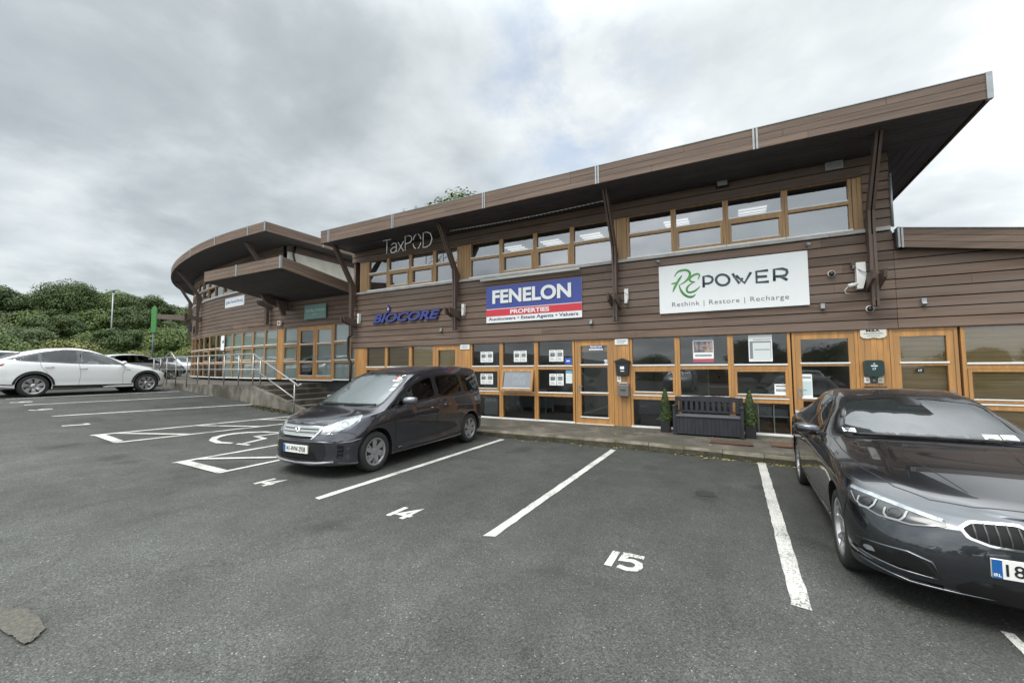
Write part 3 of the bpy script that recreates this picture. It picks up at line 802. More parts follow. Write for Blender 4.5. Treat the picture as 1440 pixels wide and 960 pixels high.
# blinds behind the glass (left office and right-hand units)
def blind(x0, x1, z0, z1, y=YF + .12, m=None):
    b = MB(); z = z0
    while z < z1: b.box(x0, x1, y, y + .008, z, min(z + .020, z1)); z += .023
    b.box(x0, x1, y + .012, y + .016, z0, z1)
    return b.build('window_blind', m or M_blind, B)
M_blind2 = mat('dark_bamboo_blind', (0.36, 0.26, 0.15), 0.75, var=0.35, vscale=6, stretch=(0.3, 1, 30), island=0.1)
blind(-11.37, -10.5, .2, 2.3, m=M_blind2); blind(-10.4, -9.42, .9, 2.3, m=M_blind2); blind(-9.33, -8.44, .2, 2.3); blind(-8.3, -7.5, .3, 2.2)
M_blind3 = mat('brown_bamboo_blind', (0.62, 0.45, 0.24), 0.75, var=0.3, vscale=6, stretch=(0.3, 1, 30), island=0.14)
blind(2.70, 3.48, .32, 2.2, m=M_blind3); blind(3.65, 4.75, .2, 2.3, m=M_blind3); blind(4.82, 5.92, .2, 2.3, m=M_blind3); blind(6.0, 7.07, .2, 2.3, m=M_blind3); blind(7.13, 8.15, .2, 2.3, m=M_blind3)
blind(-3.56, -2.84, 1.98, 2.14)
M_wblind = mat('pale_roller_blind', (0.62, 0.58, 0.53), 0.8, var=0.05)
blind(-10.36, -9.45, 4.3, 5.33, m=mat('grey_roller_blind', (.33, .35, .37), .8, var=.05)); blind(-9.35, -8.42, 4.3, 5.33, m=M_wblind); blind(-8.33, -7.5, 4.3, 5.33, m=M_wblind)

# ================================================================== curved building on the left, floor raised by 1 m
L = thing('curved_building', 'curved brown timber-clad office building on a raised terrace with sweeping overhanging roof', 'building', (0, 0, 0))
LZ = 1.12
def spline(pts, n):
    r = []; P = [Vector(p) for p in pts]; P = [2 * P[0] - P[1]] + P + [2 * P[-1] - P[-2]]
    for i in range(1, len(P) - 2):
        for k in range(n):
            t = k / n; a, b_, c, d = P[i - 1:i + 3]
            r.append(tuple(0.5 * ((2 * b_) + (c - a) * t + (2 * a - 5 * b_ + 4 * c - d) * t * t + (3 * b_ - a - 3 * c + d) * t ** 3)))
    r.append(tuple(P[-2])); return r
wall = spline([(-12.125, 10.90), (-14.5, 10.93), (-17.2, 11.02), (-20.4, 11.25), (-23.6, 11.65), (-26.3, 12.2), (-28.6, 12.85), (-30.6, 13.75), (-32.2, 14.9), (-33.6, 16.6), (-34.4, 18.6)], 6)
upper = [p for p in wall if p[0] <= -16.95]
def sw(b, path, o0, o1, z0, z1, mi=0): return b.sweep(path, [(-o0, z0), (-o1, z0), (-o1, z1), (-o0, z1)], mi)
# travel is toward -X, so the left of travel is -Y ... outward = left
def SW(b, path, o_in, o_out, z0, z1, mi=0): return b.sweep(path, [(o_in, z0), (o_out, z0), (o_out, z1), (o_in, z1)], mi)
def path_boards(b, path, z0, z1, mod, lap=.03, seed=1):
    random.seed(seed); n = round((z1 - z0) / mod); m = (z1 - z0) / n
    for i in range(n):
        za, zb = z0 + i * m, z0 + (i + 1) * m - .018; k = 0
        while k < len(path) - 1:
            k2 = min(k + random.randint(4, 9), len(path) - 1); j = random.uniform(-.003, .003)
            b.sweep(path[k:k2 + 1], [(0, za), (lap + j, za), (lap * .55 + j, zb), (0, zb)]); k = k2
b = MB()
path_boards(b, [p for p in wall if p[0] > -17.3], 3.32, 4.4, .18, seed=21); path_boards(b, [p for p in wall if p[0] <= -16.9], 3.32, 5.22, .19, seed=22)
path_boards(b, upper, 6.46, 6.92, .185, seed=23)
b.build('cladding', M_clad, L)
b = MB(); SW(b, [p for p in wall if p[0] > -17.3], -.06, -.003, 3.33, 4.5); SW(b, [p for p in wall if p[0] <= -16.9], -.06, -.003, 3.33, 5.2); SW(b, upper, -.06, -.003, 6.47, 6.9)
b.build('wall_backing', M_back, L)
b = MB(); SW(b, upper, -.06, .07, 5.225, 5.30); b.build('sill_band', M_sill, L)
b = MB(); SW(b, wall, -.03, .02, 3.30, 3.318); SW(b, upper, -.03, .055, 6.41, 6.458); b.build('window_head', M_strut, L)
# glazing follows the wall
import itertools
def along(path, step, x_from, x_to):
    """points at equal arc length between two x positions"""
    pts = [Vector((p[0], p[1])) for p in path]; acc = [0.0]
    for a, c in zip(pts, pts[1:]): acc.append(acc[-1] + (c - a).length)
    def at(s):
        for i in range(len(acc) - 1):
            if acc[i + 1] >= s: return pts[i] + (pts[i + 1] - pts[i]) * ((s - acc[i]) / (acc[i + 1] - acc[i]))
        return pts[-1]
    def sx(x):
        for i in range(len(pts) - 1):
            if pts[i + 1].x <= x: return acc[i] + (acc[i + 1] - acc[i]) * ((x - pts[i].x) / (pts[i + 1].x - pts[i].x))
        return acc[-1]
    s0, s1 = sx(x_from), sx(x_to); n = max(1, round((s1 - s0) / step))
    return [at(s0 + (s1 - s0) * i / n) for i in range(n + 1)]
LG = [(LZ + .05, LZ + .68), (LZ + .80, LZ + 1.40), (LZ + 1.52, 3.27)]
def lwin(p, q, rows, sash=(), glass=M_glass, name='window'):
    # p right end, q left end (travel to -X); local x runs from q to p
    d = p - q; return window(d.length - .004, rows, L, (q.x, q.y, 0), math.atan2(d.y, d.x), sash, glass=glass, name=name)
pts = along(wall, 1.06, -17.42, -29.5)
for i, (p, q) in enumerate(zip(pts, pts[1:])):
    lwin(p, q, LG, (1,) if i in (2, 4, 7) else (), M_glass_g if i < 5 else M_glass)
pts = along(wall, 1.3, -29.5, -34.4)
for p, q in zip(pts, pts[1:]): lwin(p, q, LG)
lwin(Vector((-15.98, 10.99)), Vector((-17.0, 11.025)), LG, (1,), M_glass_g)
lwin(Vector((-12.78, 10.92)), Vector((-13.72, 10.93)), LG, (), M_glass_g)
lwin(Vector((-12.125, 10.91)), Vector((-12.775, 10.92)), LG, (), M_glass_g)
door(0, 1.10, L, 0, z0=LZ, zt=3.29, rails=(LZ + .68, LZ + 1.40), loc=(-15.97, 10.985, 0), hinge='l', glass=M_glass)
door(0, 1.12, L, 0, z0=LZ, zt=3.29, rails=(LZ + .68, LZ + 1.40), loc=(-14.86, 10.955, 0), glass=M_glass_g)
panel(0, .38, LZ, 3.29, parent=L, loc=(-17.41, 11.03, 0))
pts = along(wall, 1.1, -17.3, -34.4)
for i, (p, q) in enumerate(zip(pts, pts[1:])):
    lwin(p, q, [(5.34, 5.85), (5.94, 6.37)], (0,) if i % 3 == 1 else (), M_glass_up)
# interior of the curved building
b = MB(); inner = [(-12.2, 11.1), (-17, 11.2), (-23.6, 11.85), (-28.5, 13.1), (-32, 15.1), (-34, 18.6), (-34, 20), (-12.2, 20)]
b.prism(inner, .3, LZ, 'z', 1); b.prism(inner, 3.45, 3.55, 'z'); b.prism([p if p[0] < -13 else (-17.0, p[1]) for p in inner], 5.1, 5.2, 'z')
b.box(-34, -12.2, 17.0, 17.1, LZ, 6.4); b.box(-21, -20.9, 11.6, 17, LZ + .01, 3.44)
b.build('interior_shell', [M_roomwall, M_carpet], L)
# white rendered end wall above the canopy, board under the soffit
b = MB(); b.box(-17.0, -16.86, 11.06, 19, 4.3, 6.62); b.build('end_wall', M_render, L)
b = MB(); b.box(-17.02, -16.80, 11.04, 19, 6.625, 6.90); b.build('end_wall_board', M_strut, L)
b = MB(); b.tube([(-16.78, 11.3, 6.88), (-16.7, 11.15, 6.5), (-16.7, 11.2, 6.3), (-16.8, 11.45, 5.9), (-16.8, 11.45, 5.0)], .045, 8); b.build('downpipe', M_black, L)
# roof
roofp = spline([(-15.84, 9.40), (-18.67, 9.45), (-21.27, 9.70), (-24.23, 10.28), (-26.47, 10.88), (-28.79, 11.71), (-30.99, 12.75), (-33.0, 14.0), (-34.6, 15.4), (-35.8, 17.2), (-36.4, 19.4)], 6)
LS, LT = 6.92, 7.27
b = MB(); b.prism([(p[0], p[1]) for p in roofp] + [(-36.4, 22), (-15.84, 22)], LS + .03, LT - .02, 'z'); b.build('roof', M_metal, L)
b = MB(); random.seed(31)
for i in range(3):
    h = (LT - LS + .02) / 3; k = 0
    while k < len(roofp) - 1:
        k2 = min(k + random.randint(5, 10), len(roofp) - 1); j = random.uniform(-.003, .003)
        b.sweep(roofp[k:k2 + 1], [(-.01, LS - .02 + i * h), (.022 + j, LS - .02 + i * h), (.022 + j, LS - .027 + (i + 1) * h), (-.01, LS - .027 + (i + 1) * h)]); k = k2
    b.box(-15.85, -15.815, 9.41, 22, LS - .02 + i * h, LS - .027 + (i + 1) * h)
b.build('fascia', M_fascia, L)
b = Pieces()
for x, y, dx in ((-15.84, 9.39, 1), (-17.0, 9.41, 1), (-19.6, 9.50, 1), (-22.6, 9.93, 1)):
    b.box(x - .03, x + .03, y - .035, y - .01, LS - .03, LT + .01)
b.box(-15.83, -15.80, 11.9, 11.96, LS - .03, LT + .01)
b.build('fascia_trim', M_metal, L)
b = MB(); random.seed(6)
inn = [(p[0], p[1]) for p in roofp]
for k in range(10):
    path = [(p[0] + (0.0), p[1] + .02 + k * .17) for p in roofp if p[0] < -15.9]
    b.sweep(path, [(0, LS + .0), (-.160, LS + .0), (-.160, LS + .02), (0, LS + .02)]) if False else None
b.prism(inn + [(-36.3, 21.9), (-15.9, 21.9)], LS - .002, LS + .025, 'z'); b.build('soffit', M_soffit, L)
# props of the curved roof
def lfin(x, y, ang, parent=L): return fin(0, parent, loc=(x, y, LZ + .035), rz=ang, over=1.0 if x < -29 else 1.2, low=2.35, t=.085)
lfin(-18.0, 11.08, rad(-4)); lfin(-26.2, 12.17, rad(-16)); lfin(-29.8, 13.4, rad(-30))
# long bracket beam poking out beyond the far prop
b = MB(); b.prism([(-29.4, 4.52), (-32.9, 4.82), (-32.95, 5.12), (-29.4, 4.85)], 12.72, 12.86, 'y'); b.build('bracket_beam', M_strut, L)
# entrance canopy: boarded slab that rises outwards
CY0, CY1, CX0, CX1 = 8.0, 10.88, -17.12, -12.6
def cz(y): return 4.79 - (y - CY0) * .145
b = MB(); n = 18
for i in range(n):
    ya, yb = CY0 + .03 + (CY1 - CY0 - .03) * i / n, CY0 + .03 + (CY1 - CY0 - .03) * (i + 1) / n - .007
    b.add([(CX0 + .03, ya, cz(ya)), (CX1 - .03, ya, cz(ya)), (CX1 - .03, yb, cz(yb)), (CX0 + .03, yb, cz(yb)), (CX0 + .03, ya, cz(ya) + .03), (CX1 - .03, ya, cz(ya) + .03), (CX1 - .03, yb, cz(yb) + .03), (CX0 + .03, yb, cz(yb) + .03)],
          [(0, 3, 2, 1), (4, 5, 6, 7), (0, 1, 5, 4), (1, 2, 6, 5), (2, 3, 7, 6), (3, 0, 4, 7)])
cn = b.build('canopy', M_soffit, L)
b = MB(); fboards(b, CX0 - .02, CX1 + .02, CY0, 4.77, 5.15, 3, 41)
for i in range(3):
    for xx in (CX1 + .0, CX0 - .022):
        z0a, z0b = 4.77 + i * .127, cz(CY1) - .02 + i * .127
        b.add([(xx, CY0 + .014, z0a), (xx + .022, CY0 + .014, z0a), (xx + .022, CY1, z0b), (xx, CY1, z0b), (xx, CY0 + .014, z0a + .12), (xx + .022, CY0 + .014, z0a + .12), (xx + .022, CY1, z0b + .12), (xx, CY1, z0b + .12)],
              [(0, 3, 2, 1), (4, 5, 6, 7), (0, 1, 5, 4), (1, 2, 6, 5), (2, 3, 7, 6), (3, 0, 4, 7)])
b.build('canopy_fascia', M_fascia, cn)
b = Pieces(); b.box(CX1 - .04, CX1 + .03, CY0 - .035, CY0 + .03, 4.76, 5.165); b.box(-15.1, -15.02, CY0 - .035, CY0 - .02, 4.76, 5.16); b.build('canopy_trim', M_metal, cn)
b = MB(); b.add([(CX0, CY0, 5.13), (CX1, CY0, 5.13), (CX1, CY1, 4.72), (CX0, CY1, 4.72), (CX0, CY0, 5.10), (CX1, CY0, 5.10), (CX1, CY1, 4.69), (CX0, CY1, 4.69)], [(0, 1, 2, 3), (4, 7, 6, 5), (0, 4, 5, 1), (1, 5, 6, 2), (2, 6, 7, 3), (3, 7, 4, 0)]); b.build('canopy_deck', M_metal, cn)
b = MB(); b.prism([(9.7, 4.50), (9.9, 4.22), (10.9, 4.0), (10.9, 4.34)], -16.6, -16.45, 'x'); b.prism([(10.2, 4.36), (10.45, 3.75), (10.6, 3.75), (10.6, 4.33)], -16.35, -16.25, 'x'); b.build('canopy_bracket', M_strut, cn)

# terrace, wall, steps
M_tconc = mat('stained_concrete', (0.135, 0.122, 0.102), 0.9, var=0.70, vscale=3.4, stretch=(1, 1, .6), bump=0.6, bscale=30, hue2=(0.050, 0.046, 0.034))
T = thing('terrace', 'raised concrete terrace with stained front wall and five steps down to the car park', 'terrace', (0, 0, 0))
TZ = 1.0
b = MB(); poly = [(-14.32, 8.3), (-14.32, 11.2), (-40, 21), (-40, 17), (-31, 11.3), (-22, 8.9), (-18, 8.45)]
b.prism(poly[::-1], .1, TZ, 'z'); b.build('landing', M_tconc, T)
b = MB(); b.box(-14.31, -12.0, 8.3, 8.46, .05, TZ - .002) if False else None
b.prism([(-14.315, .1), (-11.62, .1), (-11.62, .36), (-14.315, TZ - .004)], 8.18, 8.34, 'y'); b.build('cheek_wall', M_tconc, T)
n = 5
for i in range(n):
    q = MB(); z1 = TZ - .155 * (i + 1) + .0; x0 = -14.315 + i * .52
    q.box(x0, -11.7 + .0, 8.345, 10.85, max(.05, z1 - .154), z1) if False else q.box(x0 + .003, x0 + .54, 8.345, 10.85, .05, z1)
    q.build('step', M_tconc, T)
M_moss = mat('moss', (0.060, 0.058, 0.022), 0.95, var=0.5, vscale=14)
RL = thing('handrail', 'galvanised steel tube railing along the terrace edge and down the steps', 'railing', (0, 0, 0))
b = MB(); rp = [(-25.5, 9.6, 2.08), (-21.0, 8.72, 2.08), (-17.8, 8.46, 2.08), (-14.45, 8.32, 2.08), (-11.75, 8.0, 1.15), (-11.55, 7.98, 1.06), (-11.40, 7.97, 1.12)]
b.tube(rp, .026, 10); b.build('top_rail', M_steel, RL)
b = MB(); b.tube([(-25.5, 9.6, 1.56), (-21.0, 8.72, 1.56), (-17.8, 8.46, 1.56), (-14.0, 8.28, 1.55)], .018, 8); b.tube([(-14.0, 8.27, 1.45), (-11.78, 8.0, .70)], .018, 8); b.build('mid_rail', M_steel, RL)
for x, y in ((-24.3, 9.36), (-23.0, 9.11), (-21.9, 8.9), (-20.6, 8.69), (-19.5, 8.60), (-18.5, 8.52), (-17.5, 8.445), (-16.4, 8.40), (-15.4, 8.36), (-14.47, 8.32), (-13.98, 8.28)):
    q = MB(); q.tube([(x, y, .86 if x > -22 else .95), (x, y, 2.075 if x < -14.2 else 1.91)], .021, 8); q.build('post', M_steel, RL)
q = MB(); q.tube([(-11.75, 8.0, .18), (-11.75, 8.0, 1.15)], .021, 8); q.build('post', M_steel, RL)
q = MB(); q.tube([(-22.3, 8.6, .95), (-21.7, 8.72, 2.1), (-20.9, 8.6, 2.3), (-20.2, 8.5, 2.0)], .02, 8); q.build('gate_brace', M_steel, RL)
# ================================================================== vehicles
def paint(name, col, metal=0.55, rough=0.32, coat=1.0):
    m = mat(name, col, rough, metal=metal, coat=coat, var=0.05, vscale=300)
    b = m.node_tree.nodes['Principled BSDF']; b.inputs['Coat Roughness'].default_value = 0.02; b.inputs['Coat IOR'].default_value = 1.6
    return m
P_dark = paint('mineral_grey_paint', (0.052, 0.057, 0.066), metal=.95, rough=.24); P_mpv = paint('purple_grey_paint', (0.062, 0.063, 0.077), metal=.80, rough=.24)
P_white = paint('pearl_white_paint', (0.74, 0.75, 0.75), metal=0.0, rough=.4); P_silver = paint('silver_paint', (0.42, 0.44, 0.45), metal=.7); P_blue = paint('blue_paint', (0.03, 0.06, 0.12))
M_carglass = glass_mat('car_glass', tint=(0.42, 0.46, 0.45), ior=1.5)
M_windscreen = glass_mat('windscreen_glass', tint=(0.60, 0.66, 0.66), ior=1.75, trans=.78, body=(.09, .105, .105))  # grey body colour paints some sky reflection into the glass
M_windscreen2 = glass_mat('sky_sheen_glass', tint=(0.55, 0.62, 0.61), ior=2.6, trans=.62, body=(.22, .26, .255))  # pale body colour stands in for bright sky mirrored in the screen
M_privacy = glass_mat('privacy_glass', tint=(0.14, 0.15, 0.15), ior=1.45)
M_trim = mat('gloss_black_trim', (0.010, 0.010, 0.011), 0.25, coat=0.3)
M_rubber = mat('tyre_rubber', (0.018, 0.018, 0.018), 0.8, var=0.3, vscale=20)
M_alloy = mat('alloy', (0.50, 0.50, 0.51), 0.32, metal=0.9, var=0.06, vscale=8)
M_alloyd = mat('dark_alloy', (0.05, 0.05, 0.055), 0.4, metal=0.6)
M_hub = mat('hubcap_silver', (0.30, 0.30, 0.31), 0.4, metal=0.5)
M_chrome = mat('chrome', (0.78, 0.79, 0.80), 0.10, metal=1.0)
M_lens = mat('lamp_reflector', (0.26, 0.285, 0.30), 0.18, metal=0.5, coat=1.0, var=0.6, vscale=16)
M_lensd = mat('lamp_dark', (0.035, 0.038, 0.042), 0.22, metal=0.1, coat=.35, var=.3, vscale=20)
M_led = mat('lamp_white_ring', (0.27, 0.285, 0.28), 0.25, coat=0.8)
M_red = mat('tail_lamp_red', (0.20, 0.012, 0.012), 0.15, coat=1.0)
M_seat = mat('seat_fabric', (0.035, 0.035, 0.037), 0.8)
M_lining = mat('cabin_lining', (0.045, 0.045, 0.045), 0.9)
M_plate = mat('number_plate', (0.76, 0.76, 0.72), 0.4)
M_eu = mat('plate_blue', (0.01, 0.10, 0.32), 0.4)
M_mesh = mat('grille_mesh', (0.008, 0.008, 0.008), 0.65, spec=.2)
M_tax = mat('pale_green_paper', (0.62, 0.72, 0.68), 0.6)

def lerp_tab(tab, x):
    """smooth (monotone-ish cosine/hermite) interpolation of [(x, v)] sorted by x descending or ascending"""
    t = sorted(tab)
    if x <= t[0][0]: return t[0][1]
    if x >= t[-1][0]: return t[-1][1]
    for i in range(len(t) - 1):
        if t[i][0] <= x <= t[i + 1][0]:
            (x0, v0), (x1, v1) = t[i], t[i + 1]; h = x1 - x0
            d = (v1 - v0) / h
            dl = (v0 - t[i - 1][1]) / (x0 - t[i - 1][0]) if i > 0 else d
            dr = (t[i + 2][1] - v1) / (t[i + 2][0] - x1) if i + 2 < len(t) else d
            m0 = 0 if dl * d <= 0 else 2 * dl * d / (dl + d); m1 = 0 if dr * d <= 0 else 2 * dr * d / (dr + d)
            if i == 0: m0 = d
            if i + 2 >= len(t): m1 = d
            u = (x - x0) / h
            return v0 * (1 + 2 * u) * (1 - u) ** 2 + h * m0 * u * (1 - u) ** 2 + v1 * u * u * (3 - 2 * u) + h * m1 * u * u * (u - 1)
def in_poly(p, poly):
    x, y = p; c = False; n = len(poly)
    for i in range(n):
        (x0, y0), (x1, y1) = poly[i], poly[i - 1]
        if (y0 > y) != (y1 > y) and x < (x1 - x0) * (y - y0) / (y1 - y0) + x0: c = not c
    return c
def chaikin(poly, n=2, c=.12):
    for _ in range(n):
        q = []
        for i in range(len(poly)):
            a, b = Vector(poly[i]), Vector(poly[(i + 1) % len(poly)]); q += [tuple(a * (1 - c) + b * c), tuple(a * c + b * (1 - c))]
        poly = q
    return poly
def inset(poly, d):
    """move every vertex of a simple polygon d inwards"""
    n = len(poly); A = sum(poly[i][0] * poly[(i + 1) % n][1] - poly[(i + 1) % n][0] * poly[i][1] for i in range(n)); s = 1 if A > 0 else -1
    r = []
    for i in range(n):
        p0, p, p1 = Vector(poly[i - 1]), Vector(poly[i]), Vector(poly[(i + 1) % n])
        d0, d1 = (p - p0), (p1 - p)
        if d0.length < 1e-6: d0 = d1
        if d1.length < 1e-6: d1 = d0
        d0.normalize(); d1.normalize(); n0, n1 = Vector((-d0.y, d0.x)) * s, Vector((-d1.y, d1.x)) * s
        m = (n0 + n1); m = m.normalized() if m.length > 1e-4 else n0
        r.append(tuple(p + m * d / max(.5, m.dot(n0))))
    return r

class CarShape:
    def __init__(self, levels, N=210, M=8):
        self.levels = levels; self.nose = max(l['f'] for l in levels)
        def P(k, u):
            lv = levels[k]; f, r = lv['f'], lv['r']; g = .5 - .5 * math.cos(math.pi * u)
            x = f + (r - f) * g
            w = lerp_tab(lv['w'], x); z = lerp_tab(lv['z'], x)
            for d, rr, nn in ((f - x, lv.get('rf', .45), lv.get('nf', 2.3)), (x - r, lv.get('rr', .35), lv.get('nr', 2.6))):
                if d < rr: w *= max(0.0, 1 - (1 - max(d, 0) / rr) ** nn) ** (1 / nn)
            return Vector((x, w, z))
        K = len(levels); self.rows = []
        for i in range(N + 1):
            u = i / N; C = [P(k, u) for k in range(K)]
            G = [Vector((C[1].x, -C[1].y, C[1].z))] + C + [Vector((C[-2].x, -C[-2].y, C[-2].z))]
            row = []
            for k in range(1, K):
                a, b, c, d = G[k - 1:k + 3]; sh = levels[k - 1].get('sharp', 0), levels[k].get('sharp', 0)
                for j in range(M):
                    t = j / M
                    m0 = (c - a) * .5 * (1 - sh[0]) + (c - b) * sh[0]; m1 = (d - b) * .5 * (1 - sh[1]) + (c - b) * sh[1]
                    L_ = (c - b).length
                    for mm in (m0, m1):
                        if mm.length > 1.6 * L_: mm *= 1.6 * L_ / mm.length
                    t2, t3 = t * t, t * t * t
                    row.append(b * (2 * t3 - 3 * t2 + 1) + m0 * (t3 - 2 * t2 + t) + c * (3 * t2 - 2 * t3) + m1 * (t3 - t2))
            row.append(C[-1]); self.rows.append(row)
        n = len(self.rows[0]); vs = []
        for row in self.rows:
            for p in row: vs.append(p)
            for p in row: vs.append(Vector((p.x, -p.y, p.z)))
        fs = []; W2 = 2 * n
        for i in range(N):
            for j in range(n - 1):
                a = i * W2 + j; fs.append((a, a + 1, a + W2 + 1, a + W2))
                a = i * W2 + n + j; fs.append((a, a + W2, a + W2 + 1, a + 1))
        bm = bmesh.new(); bv = [bm.verts.new(v) for v in vs]
        for f in fs:
            try: bm.faces.new([bv[i] for i in f])
            except ValueError: pass
        bmesh.ops.remove_doubles(bm, verts=bm.verts, dist=0.0006)
        bmesh.ops.dissolve_degenerate(bm, edges=bm.edges, dist=0.0003)
        ed = [e for e in bm.edges if e.is_boundary]
        if ed: bmesh.ops.holes_fill(bm, edges=ed, sides=0)
        bmesh.ops.recalc_face_normals(bm, faces=bm.faces)
        self.bm = bm; self.bvh = BVHTree.FromBMesh(bm)
    # ---- projection of 2D outlines on to the skin
    def ray(self, mode, p, side=1, ang=0.0):
        if mode == 'side': o, d = Vector((p[0], 3 * side, p[1])), Vector((0, -side, 0))
        elif mode == 'front': o, d = Vector((5, p[0], p[1])), Vector((-1, 0, 0))
        elif mode == 'rear': o, d = Vector((-5, p[0], p[1])), Vector((1, 0, 0))
        elif mode == 'top': o, d = Vector((p[0], p[1], 5)), Vector((0, 0, -1))
        elif mode == 'obl':      # seen from an angle off the nose towards +Y (times side)
            d = Vector((-math.cos(ang), -math.sin(ang) * side, 0)); t = Vector((-math.sin(ang), math.cos(ang) * side, 0))
            o = t * p[0] + Vector((self.nose, 0, p[1])) - d * 6
        h = self.bvh.ray_cast(o, d)
        return h[0], h[1]
    def patch(self, b, poly, mode, off=.003, side=1, ang=0.0, mi=0, cell=.05, holes=(), rim=0.0):
        """outline filled, laid on the skin, lifted by off; rim = depth of an edge turned back to the skin"""
        n = len(poly); vs = [Vector(p) for p in poly]; ed = [(i, (i + 1) % n) for i in range(n)]; faces_ok = None
        for h in holes:
            o = len(vs); vs += [Vector(p) for p in h]; ed += [(o + i, o + (i + 1) % len(h)) for i in range(len(h))]
        xs_ = [p[0] for p in poly]; ys_ = [p[1] for p in poly]
        x = min(xs_) + cell * .5; r_ = 0
        while x < max(xs_):
            y = min(ys_) + cell * (.5 if r_ % 2 else .25)
            while y < max(ys_):
                if in_poly((x, y), poly) and not any(in_poly((x, y), h) for h in holes): vs.append(Vector((x, y)))
                y += cell
            x += cell; r_ += 1
        v2, _, f2, *_ = delaunay_2d_cdt([v.to_2d() for v in vs], ed, [], 1, 1e-6)
        pts = []
        for p in v2:
            h, nn = self.ray(mode, p, side, ang)
            pts.append(None if h is None else h + nn * off)
        fs = []
        for f in f2:
            c = sum((v2[i] for i in f), Vector((0, 0))) / len(f)
            if any(pts[i] is None for i in f): continue
            if any(in_poly(c, h) for h in holes): continue
            fs.append(tuple(f))
        # faces look outwards (glass depends on it)
        fl = []
        for f in fs:
            a_, b_, c_ = (pts[i] for i in f[:3]); nn_ = (b_ - a_).cross(c_ - a_); ctr = (a_ + b_ + c_) / 3
            hn = self.bvh.find_nearest(ctr)[1]
            fl.append(tuple(reversed(f)) if nn_.dot(hn) < 0 else f)
        fs = fl
        mp = {}; ov = []
        for f in fs:
            for i in f:
                if i not in mp: mp[i] = len(ov); ov.append(pts[i])
        b.add(ov, [tuple(mp[i] for i in f) for f in fs], mi, True)
        if rim:
            m = len(v2); q = []
            ring = [i for i in range(n) if i < len(pts) and pts[i] is not None]
            base = []
            for i in ring:
                h, nn = self.ray(mode, v2[i], side, ang); base.append(h - nn * rim)
            k = len(ring)
            b.add([pts[i] for i in ring] + base, [(i, (i + 1) % k, k + (i + 1) % k, k + i) for i in range(k)], mi, True)
    def strip(self, b, pts, mode, w=.008, off=.0015, side=1, ang=0.0, mi=0, step=.03):
        P = []
        for a, c in zip(pts, pts[1:]):
            a, c = Vector(a), Vector(c); n = max(1, int((c - a).length / step))
            P += [a + (c - a) * i / n for i in range(n)]
        P.append(Vector(pts[-1])); vs = []; ok = []
        for i, p in enumerate(P):
            d = (P[min(i + 1, len(P) - 1)] - P[max(i - 1, 0)]).normalized(); nn = Vector((-d.y, d.x)) * w / 2
            q = []
            for s in (p + nn, p - nn):
                h, hn = self.ray(mode, s, side, ang); q.append(None if h is None else h + hn * off)
            ok.append(None not in q); vs += [v or Vector((0, 0, 0)) for v in q]
        fs = [(2 * i, 2 * i + 1, 2 * i + 3, 2 * i + 2) for i in range(len(P) - 1) if ok[i] and ok[i + 1] and (vs[2 * i] - vs[2 * i + 2]).length < .2]
        used = sorted({i for f in fs for i in f}); mp = {v: i for i, v in enumerate(used)}
        b.add([vs[i] for i in used], [tuple(mp[i] for i in f) for f in fs], mi, True)

def ridge(sh, root, pts, mode, r, m, name, sides=(1, -1), ang=0.0, lift=0.0):
    """raised bead that follows the skin (swage lines, splitter and lip edges)"""
    for sd_ in sides:
        P = []
        for a, c in zip(pts, pts[1:]):
            for k in range(8):
                u = k / 8; P.append((a[0] + (c[0] - a[0]) * u, a[1] + (c[1] - a[1]) * u))
        P.append(pts[-1]); q = []
        for p in P:
            h, n = sh.ray(mode, (p[0] * (sd_ if mode in ('front', 'top') else 1), p[1]), sd_, ang)
            if h is not None and (not q or (h - q[-1]).length < .3): q.append(h + n * lift)
        if len(q) > 3:
            n_ = len(q); b = MB(); b.tube(q, [r * min(1, .25 + 3 * i / n_, .25 + 3 * (n_ - 1 - i) / n_) for i in range(n_)], 8); b.build(name, m, root)

def smooth_sharp(me, ang=38):
    b = bmesh.new(); b.from_mesh(me)
    for f in b.faces: f.smooth = True
    for e in b.edges:
        if len(e.link_faces) == 2 and e.calc_face_angle(0) > rad(ang): e.smooth = False
    b.to_mesh(me); b.free()

